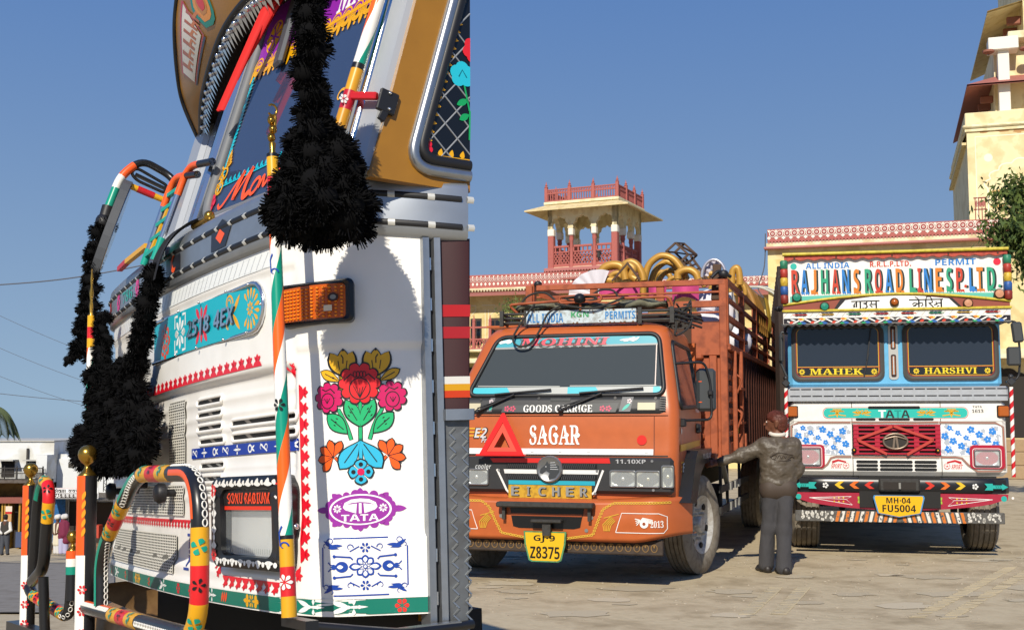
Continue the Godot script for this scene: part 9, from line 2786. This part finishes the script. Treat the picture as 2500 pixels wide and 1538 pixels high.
# ------------------------------------------------------------------ people: one smooth skin drawn round tapered bones
func field(bones: Array,k: float,p: Vector3)->float:
	var d:=9.0
	for c in bones: d=smin(d,bone_d(c,p),k)
	return d
func bone_d(c: Array,p: Vector3)->float:
	var a: Vector3=c[0]
	var ab: Vector3=c[1] - a
	var t:=clampf((p - a).dot(ab)/maxf(ab.length_squared(),1e-9),0.0,1.0)
	return p.distance_to(a+ab*t) - lerpf(c[2],c[3],t)
func smin(a: float,b: float,k: float)->float:
	var h:=maxf(k - absf(a - b),0.0)/k
	return minf(a,b) - h*h*k*0.25
func skin(b: B,bones: Array,cell: float,k: float,wrinkle:=0.0,fold:=1.9)->void:
	var lo:=Vector3(1e9,1e9,1e9); var hi:=-lo
	for c in bones:
		for i in 2:
			lo=lo.min(c[i] - Vector3.ONE*(maxf(c[2],c[3])+cell*3+wrinkle)); hi=hi.max(c[i]+Vector3.ONE*(maxf(c[2],c[3])+cell*3+wrinkle))
	var n:=Vector3i(((hi - lo)/cell).ceil())+Vector3i.ONE
	var g:=PackedFloat32Array(); g.resize(n.x*n.y*n.z); g.fill(1.0)
	for c in bones:
		var r: float=maxf(c[2],c[3])+k*0.6+cell*2
		var l:=Vector3i((((c[0] as Vector3).min(c[1]) - Vector3.ONE*r - lo)/cell).floor()).clamp(Vector3i.ZERO,n - Vector3i.ONE)
		var h:=Vector3i((((c[0] as Vector3).max(c[1])+Vector3.ONE*r - lo)/cell).ceil()).clamp(Vector3i.ZERO,n - Vector3i.ONE)
		for z in range(l.z,h.z+1):
			for y in range(l.y,h.y+1):
				for x in range(l.x,h.x+1):
					var i:=x+n.x*(y+n.y*z)
					g[i]=smin(g[i],bone_d(c,lo+Vector3(x,y,z)*cell),k)
	if wrinkle>0.0:
		var f:=FastNoiseLite.new(); f.seed=4; f.frequency=7.0; f.fractal_octaves=3
		for z in n.z:
			for y in n.y:
				for x in n.x:
					var i:=x+n.x*(y+n.y*z)
					if absf(g[i])<0.08:
						var p:=lo+Vector3(x,y,z)*cell
						g[i]+=wrinkle*f.get_noise_3d(p.x*0.9,p.y*fold,p.z*0.9)
	var at:={}
	var vs:=PackedVector3Array(); var ns:=PackedVector3Array()
	var corner:=[0,1,n.x,n.x+1,n.x*n.y,n.x*n.y+1,n.x*n.y+n.x,n.x*n.y+n.x+1]
	for z in n.z - 1:
		for y in n.y - 1:
			for x in n.x - 1:
				var i:=x+n.x*(y+n.y*z)
				var neg:=0
				for o in corner:
					if g[i+o]<0.0: neg+=1
				if neg==0 or neg==8: continue
				var s:=Vector3(); var cnt:=0
				for e in [[0,1],[2,3],[4,5],[6,7],[0,2],[1,3],[4,6],[5,7],[0,4],[1,5],[2,6],[3,7]]:
					var a:=g[i+corner[e[0]]]; var d:=g[i+corner[e[1]]]
					if (a<0.0)!=(d<0.0):
						var t:=a/(a - d)
						var p:=Vector3(e[0] & 1,(e[0] >> 1) & 1,e[0] >> 2); var q:=Vector3(e[1] & 1,(e[1] >> 1) & 1,e[1] >> 2)
						s+=p.lerp(q,t); cnt+=1
				at[i]=vs.size()
				vs.append(lo+(Vector3(x,y,z)+s/cnt)*cell)
				var gr:=Vector3(g[i+1]+g[i+corner[3]]+g[i+corner[5]]+g[i+corner[7]] - g[i] - g[i+corner[2]] - g[i+corner[4]] - g[i+corner[6]],g[i+corner[2]]+g[i+corner[3]]+g[i+corner[6]]+g[i+corner[7]] - g[i] - g[i+1] - g[i+corner[4]] - g[i+corner[5]],g[i+corner[4]]+g[i+corner[5]]+g[i+corner[6]]+g[i+corner[7]] - g[i] - g[i+1] - g[i+corner[2]] - g[i+corner[3]])
				ns.append(gr.normalized())
	var X:=1; var Y:=n.x; var Z:=n.x*n.y
	for z in range(1,n.z - 1):
		for y in range(1,n.y - 1):
			for x in range(1,n.x - 1):
				var i:=x+n.x*(y+n.y*z)
				for ax in [[X,Y,Z],[Y,Z,X],[Z,X,Y]]:
					var inside:=g[i]<0.0
					if inside==(g[i+ax[0]]<0.0): continue
					var q:=[at.get(i - ax[1] - ax[2],-1),at.get(i - ax[2],-1),at.get(i,-1),at.get(i - ax[1],-1)]
					if q.min()<0: continue
					if not inside: q.reverse()
					b.tri(vs[q[0]],vs[q[1]],vs[q[2]],ns[q[0]],ns[q[1]],ns[q[2]]); b.tri(vs[q[0]],vs[q[2]],vs[q[3]],ns[q[0]],ns[q[2]],ns[q[3]])
func hand(b: B,wrist: Vector3,along: Vector3,palm: Vector3,side: float,curl: float,cell:=0.0045)->void:
	var y:=along.normalized(); var z:=(palm - y*palm.dot(y)).normalized(); var x:=y.cross(z)*side
	var bones:=[[wrist - y*0.02,wrist+y*0.03,0.024,0.026]]
	for i in 4: bones.append([wrist+y*0.025+x*(i - 1.5)*0.013,wrist+y*0.085+x*(i - 1.5)*0.019,0.015,0.0115])
	for i in 4:
		var L: float=[0.062,0.074,0.07,0.054][i]
		var p:=wrist+y*0.085+x*(i - 1.5)*0.0195
		var d:=y
		for s in 3:
			d=d.rotated(x*side,curl*(0.5+0.35*s)) if side>0 else d.rotated(x*side,curl*(0.5+0.35*s))
			if d.dot(z)<0 and s==0: d=y.rotated(x*side,-curl*0.5)
			var q: Vector3=p+d.normalized()*L*[0.44,0.32,0.24][s]
			bones.append([p,q,0.0098 - s*0.0009,0.0092 - s*0.0009]); p=q
	var tp:=wrist+y*0.03 - x*0.028
	var t1:=tp+(y*0.55 - x*0.6+z*0.45).normalized()*0.042
	bones.append([tp+x*0.008,t1,0.0145,0.011]); bones.append([t1,t1+(y*0.9 - x*0.1+z*0.5).normalized()*0.03,0.011,0.0095])
	skin(b,bones,cell,0.012)
func build_people()->void:
	var P:=thing("person","man in brown jacket and grey trousers seen from behind, hand on the orange truck","person",Transform3D(Basis(),Vector3(2.72,0,-12.5)))
	var skin_m:=mat("skin_brown",rc("6e4430"),0.6)
	var v:=func(x: float,y: float,z: float)->Vector3: return Vector3(x - 2.72,y,z)
	var b:=B.new()
	var body:=[[v.call(2.79,1.36,-0.04),v.call(2.79,1.47,-0.05),0.055,0.05],[v.call(2.77,0.9,0),v.call(2.8,1.32,-0.02),0.1,0.1],[v.call(2.66,1.33,-0.02),v.call(2.95,1.33,-0.02),0.05,0.05],
		[v.call(2.65,1.31,-0.02),v.call(2.4,1.2,-0.06),0.05,0.042],[v.call(2.4,1.2,-0.06),v.call(2.185,1.14,-0.06),0.04,0.028],[v.call(2.96,1.31,-0.02),v.call(2.99,1.06,-0.03),0.05,0.042],[v.call(2.99,1.06,-0.03),v.call(2.95,0.9,-0.2),0.04,0.028],
		[v.call(2.71,0.86,0),v.call(2.68,0.47,-0.03),0.07,0.055],[v.call(2.68,0.47,-0.03),v.call(2.65,0.09,-0.06),0.05,0.04],[v.call(2.84,0.86,0),v.call(2.82,0.46,0.04),0.07,0.055],[v.call(2.82,0.46,0.04),v.call(2.8,0.09,0.1),0.05,0.04]]
	skin(b,body,0.014,0.05)
	var hc: Vector3=v.call(2.79,1.545,-0.065)
	skin(b,[[hc+Vector3(0,-0.015,0),hc+Vector3(0.01,0.02,0.02),0.075,0.08],[hc+Vector3(-0.06,-0.062,-0.03),hc+Vector3(-0.04,0.0,-0.02),0.042,0.064],[hc+Vector3(-0.118,-0.018,-0.05),hc+Vector3(-0.1,0.012,-0.045),0.011,0.009],[hc+Vector3(-0.098,-0.052,-0.03),hc+Vector3(-0.085,-0.054,-0.06),0.011,0.011],
		[hc+Vector3(-0.022,-0.035,0.085),hc+Vector3(-0.016,0.015,0.093),0.013,0.019],[hc+Vector3(0.082,-0.03,-0.02),hc+Vector3(0.09,0.02,-0.012),0.012,0.017],[hc+Vector3(0,-0.1,0.01),hc+Vector3(0,-0.04,0.01),0.052,0.056]],0.006,0.025)
	hand(b,v.call(2.175,1.135,-0.06),Vector3(-1,-0.12,-0.1),Vector3(0.1,-0.5,-1),1.0,0.5)
	hand(b,v.call(2.945,0.885,-0.215),Vector3(-0.1,-0.75,-0.6),Vector3(-1,0,0),1.0,0.3)
	put("body",b,skin_m,P)
	b=B.new()
	for e in [[-0.1,0.012,-0.01],[-0.075,0.012,-0.075]]: b.ball(hc+Vector3(e[0],e[1],e[2]),Vector3.ONE*0.009,8)
	put("eye",b,mat("eye_white",rc("d8d2c8"),0.3),P)
	b=B.new()
	skin(b,[[hc+Vector3(0.02,0.035,0.02),hc+Vector3(0.0,0.052,-0.01),0.088,0.086],[hc+Vector3(0.055,-0.035,0.02),hc+Vector3(0.04,0.02,0.02),0.06,0.07],[hc+Vector3(0.03,-0.05,0.05),hc+Vector3(0.035,0.02,0.04),0.04,0.055],[hc+Vector3(-0.02,0.05,0.04),hc+Vector3(-0.055,0.06,0.0),0.05,0.042],[hc+Vector3(-0.05,0.065,-0.04),hc+Vector3(0.02,0.07,-0.06),0.036,0.04]],0.006,0.03,0.008)
	var rg:=RandomNumberGenerator.new(); rg.seed=2
	for i in 900:
		var d:=Vector3(rg.randfn(),rg.randfn()+0.35,rg.randfn()+0.45).normalized()
		if d.x<-0.25 and d.y<0.45: continue
		var p:=hc+Vector3(0.015,0.028,0.012)+d*Vector3(0.096,0.1,0.096)
		if p.y<hc.y - 0.085: continue
		var t:=(d.cross(Vector3(0.3,1,0.2)).cross(d)*-1.0+Vector3(rg.randfn(),rg.randfn(),rg.randfn())*0.5).normalized()
		var s:=d.cross(t)*0.0022
		b.flat(p - s,p+s,p+t*0.03+d*0.007)
	put("hair",b,mat("hair_henna",rc("59291a"),0.6),P)
	b=B.new()
	var tr:=[[v.call(2.71,0.86,0),v.call(2.84,0.86,0.0),0.1,0.1],[v.call(2.705,0.84,0),v.call(2.675,0.46,-0.02),0.095,0.076],[v.call(2.675,0.46,-0.02),v.call(2.65,0.08,-0.05),0.075,0.078],[v.call(2.845,0.84,0.02),v.call(2.82,0.45,0.05),0.098,0.078],[v.call(2.82,0.45,0.05),v.call(2.8,0.06,0.1),0.076,0.08]]
	skin(b,tr,0.012,0.03,0.016,0.35)
	put("trousers",b,mat("trouser_grey",rc("454447"),0.9,0.0,"fine",0.1),P)
	b=B.new()
	for f in [[2.645,-0.05,-0.04],[2.8,0.1,-0.03]]:
		var at: Vector3=v.call(f[0],0.0,f[1])
		skin(b,[[at+Vector3(0.01,0.04,0.05),at+Vector3(f[2],0.035,-0.12),0.042,0.036],[at+Vector3(0.01,0.018,0.06),at+Vector3(f[2]*1.4,0.018,-0.18),0.018,0.02]],0.009,0.03)
	put("shoes",b,mat("shoe_dark",rc("2a2522"),0.5),P)
	b=B.new()
	var jk:=[[v.call(2.7,0.92,0.0),v.call(2.7,1.26,0.0),0.108,0.102],[v.call(2.86,0.92,0.0),v.call(2.9,1.26,0.0),0.108,0.102],[v.call(2.78,0.94,0.03),v.call(2.8,1.28,0.03),0.1,0.095],[v.call(2.67,1.325,-0.01),v.call(2.95,1.325,-0.01),0.07,0.07],[v.call(2.8,1.34,-0.02),v.call(2.79,1.4,-0.04),0.085,0.06],
		[v.call(2.66,1.31,-0.01),v.call(2.4,1.2,-0.06),0.08,0.066],[v.call(2.4,1.2,-0.06),v.call(2.2,1.145,-0.06),0.064,0.044],[v.call(2.955,1.3,-0.01),v.call(2.99,1.06,-0.02),0.078,0.068],[v.call(2.99,1.06,-0.02),v.call(2.95,0.92,-0.18),0.065,0.05]]
	skin(b,jk,0.011,0.045,0.018,1.1)
	put("jacket",b,mat("jacket_brown",rc("5d5346"),0.5,0.0,"fine",0.4,"bump",0.5),P)
	b=B.new()
	skin(b,[[v.call(2.7,0.84,0.0),v.call(2.86,0.84,0.0),0.112,0.112],[v.call(2.7,0.88,0.01),v.call(2.86,0.88,0.02),0.11,0.11]],0.011,0.04)
	put("jacket_hem",b,mat("jacket_hem",rc("4d4036"),0.7,0.0,"fine",0.2),P)
	b=B.new(); skin(b,[[v.call(2.215,1.148,-0.06),v.call(2.19,1.142,-0.06),0.047,0.044]],0.008,0.02); put("cuff",b,mats["jacket_hem"],P)
	b=B.new()
	var cp:=PackedVector3Array()
	for i in 17:
		var a:=lerpf(-0.5,PI+0.5,i/16.0)
		cp.append(v.call(2.79,1.42,-0.035)+Vector3(cos(a)*0.07,0.012*sin(a)*-1.0+0.012,sin(a)*0.066))
	b.tube(cp,0.022,8)
	put("collar",b,mat("collar_white",rc("cfc9bd"),0.8),P)
	b=B.new()
	for st in [[[-0.12,1.19],[-0.1,1.225],[-0.07,1.21],[-0.08,1.18],[-0.11,1.175]],[[-0.06,1.18],[-0.04,1.215],[-0.02,1.18],[0.0,1.21],[0.02,1.185]],[[0.02,1.185],[0.05,1.215],[0.07,1.19],[0.05,1.175],[0.09,1.2],[0.12,1.19]],[[-0.13,1.2],[-0.05,1.24],[0.02,1.23],[0.11,1.215]],[[-0.09,1.165],[0.0,1.155],[0.08,1.17]]]:
		var pts:=[]
		for q in st:
			var p:=Vector3(q[0]+0.09,q[1],0.3)
			for k in 20:
				var d:=field(jk,0.045,p)
				if d<0.004: break
				p.z-=d*0.9
			pts.append(p+Vector3(0,0,0.004))
		b.tube(smooth(pts,4),0.004,5)
	put("stitching",b,mat("stitch_brown",rc("3f342b"),0.6),P)
	var far:=func(label: String,x: float,d: float,sc: float,clothes: Array,turn:=0.0)->Node3D:
		var o:=thing("person",label,"person",Transform3D(Basis(Vector3.UP,turn).scaled(Vector3.ONE*sc),Vector3((x - 1250.0)/2900.0*d,ground_y(-18,-d)+0.04,-d)),"people in the lane")
		for c in clothes:
			var bb:=B.new(); skin(bb,c[1],c[2],c[3]); put(c[0],bb,mat(c[4],rc(c[5]),0.85),o)
		return o
	var V:=func(x: float,y: float,z: float)->Vector3: return Vector3(x,y,z)
	var base:=[[V.call(0,0.9,0),V.call(0,1.35,0),0.11,0.11],[V.call(-0.09,0.86,0),V.call(-0.1,0.08,0.02),0.085,0.045],[V.call(0.09,0.86,0),V.call(0.1,0.08,-0.04),0.085,0.045],[V.call(-0.17,1.33,0),V.call(-0.24,1.05,0.06),0.05,0.042],[V.call(-0.24,1.05,0.06),V.call(-0.05,0.92,0.16),0.04,0.03],[V.call(0.17,1.33,0),V.call(0.24,1.05,0.06),0.05,0.042],[V.call(0.24,1.05,0.06),V.call(0.05,0.92,0.16),0.04,0.03],[V.call(0,1.36,0),V.call(0,1.5,0),0.05,0.05],[V.call(0,1.55,-0.01),V.call(0,1.6,0.0),0.085,0.09]]
	far.call("man in dark waistcoat walking away by the brown shopfront, hands behind his back",26.0,49.0,0.97,[["body",base,0.022,0.04,"skin_dark","5a3a2a"],
		["hair",[[V.call(0,1.6,0.03),V.call(0,1.63,0.0),0.095,0.092]],0.02,0.03,"hair_black","1a1513"],
		["shirt",[[V.call(-0.18,1.33,0),V.call(-0.255,1.05,0.06),0.075,0.065],[V.call(-0.255,1.05,0.06),V.call(-0.08,0.93,0.17),0.06,0.05],[V.call(0.18,1.33,0),V.call(0.255,1.05,0.06),0.075,0.065],[V.call(0.255,1.05,0.06),V.call(0.08,0.93,0.17),0.06,0.05],[V.call(0,1.38,0),V.call(0,1.44,0),0.09,0.07]],0.022,0.03,"shirt_white","cfcdc6"],
		["waistcoat",[[V.call(-0.09,0.92,0),V.call(-0.1,1.32,0),0.115,0.1],[V.call(0.09,0.92,0),V.call(0.1,1.32,0),0.115,0.1],[V.call(0,0.95,0.02),V.call(0,1.36,0.02),0.12,0.08]],0.022,0.04,"waistcoat_dark","33302a"],
		["trousers",[[V.call(-0.08,0.88,0),V.call(-0.1,0.1,0.06),0.115,0.07],[V.call(0.08,0.88,0),V.call(0.1,0.1,-0.06),0.115,0.07]],0.022,0.04,"trouser_slate","40444c"],
		["shoes",[[V.call(-0.1,0.05,0.08),V.call(-0.1,0.04,-0.1),0.045,0.04],[V.call(0.1,0.05,-0.04),V.call(0.1,0.04,-0.2),0.045,0.04]],0.022,0.02,"shoe_dark2","2a2522"]])
	var turban:=[[V.call(-0.05,1.68,0.02),V.call(0.05,1.7,-0.02),0.1,0.1],[V.call(-0.06,1.63,0.03),V.call(0.07,1.66,0.03),0.085,0.085]]
	far.call("turbaned man in a long cream shirt, left of the maroon shawl",152.0,49.6,0.93,[["body",base,0.022,0.04,"skin_dark","5a3a2a"],["turban",turban,0.02,0.03,"turban_grey","c4c2bf"],
		["long_shirt",[[V.call(-0.07,0.5,0),V.call(-0.09,1.3,0),0.14,0.1],[V.call(0.07,0.5,0),V.call(0.09,1.3,0),0.14,0.1],[V.call(-0.16,1.33,0),V.call(-0.26,0.95,0.0),0.075,0.06],[V.call(0.16,1.33,0),V.call(0.24,0.95,0.0),0.075,0.06]],0.022,0.05,"kurta_cream","cbc2ac"],
		["loose_trousers",[[V.call(-0.07,0.6,0),V.call(-0.09,0.12,0),0.12,0.085],[V.call(0.07,0.6,0),V.call(0.09,0.12,0),0.12,0.085]],0.022,0.05,"cloth_offwhite","c8c6c4"]],-0.5)
	far.call("turbaned man wrapped in a maroon shawl over a pale lilac wrap",168.0,49.4,0.94,[["body",base,0.022,0.04,"skin_dark","5a3a2a"],["turban",turban,0.02,0.03,"turban_grey","c4c2bf"],
		["shawl",[[V.call(-0.1,0.8,0),V.call(-0.12,1.34,0),0.15,0.11],[V.call(0.1,0.62,0.02),V.call(0.12,1.34,0),0.17,0.11],[V.call(0,0.9,0.06),V.call(0,1.4,0.03),0.16,0.1],[V.call(-0.1,1.5,0.03),V.call(0.1,1.44,0.03),0.06,0.06]],0.022,0.05,"shawl_maroon","6e1f3c"],
		["wrap",[[V.call(-0.08,0.7,0),V.call(-0.09,0.14,0),0.14,0.11],[V.call(0.08,0.7,0),V.call(0.09,0.14,0),0.14,0.11]],0.022,0.06,"wrap_lilac","a9a6c4"]],0.2)
	far.call("person squatting on the kerb in pale clothes by the sapling",129.0,50.2,0.95,[["body",[[V.call(0,0.3,0.05),V.call(0,0.66,-0.02),0.13,0.11],[V.call(0,0.72,-0.02),V.call(0,0.84,-0.02),0.05,0.06],[V.call(0,0.9,0),V.call(0,0.94,0),0.085,0.09],[V.call(-0.12,0.3,0),V.call(-0.16,0.5,0.24),0.085,0.06],[V.call(0.12,0.3,0),V.call(0.16,0.5,0.24),0.085,0.06],[V.call(-0.16,0.5,0.24),V.call(-0.14,0.06,0.18),0.055,0.04],[V.call(0.16,0.5,0.24),V.call(0.14,0.06,0.18),0.055,0.04],[V.call(-0.16,0.64,0),V.call(-0.14,0.48,0.3),0.045,0.035],[V.call(0.16,0.64,0),V.call(0.14,0.48,0.3),0.045,0.035]],0.022,0.04,"skin_dark","5a3a2a"],
		["pale_clothes",[[V.call(0,0.3,0.03),V.call(0,0.64,-0.02),0.16,0.13],[V.call(-0.12,0.3,0),V.call(-0.16,0.5,0.22),0.11,0.08],[V.call(0.12,0.3,0),V.call(0.16,0.5,0.22),0.11,0.08]],0.022,0.05,"cloth_bluegrey","8f98a2"],["hair",[[V.call(0,0.96,-0.01),V.call(0,0.99,0.0),0.09,0.085]],0.02,0.03,"hair_black","1a1513"]],0.4)
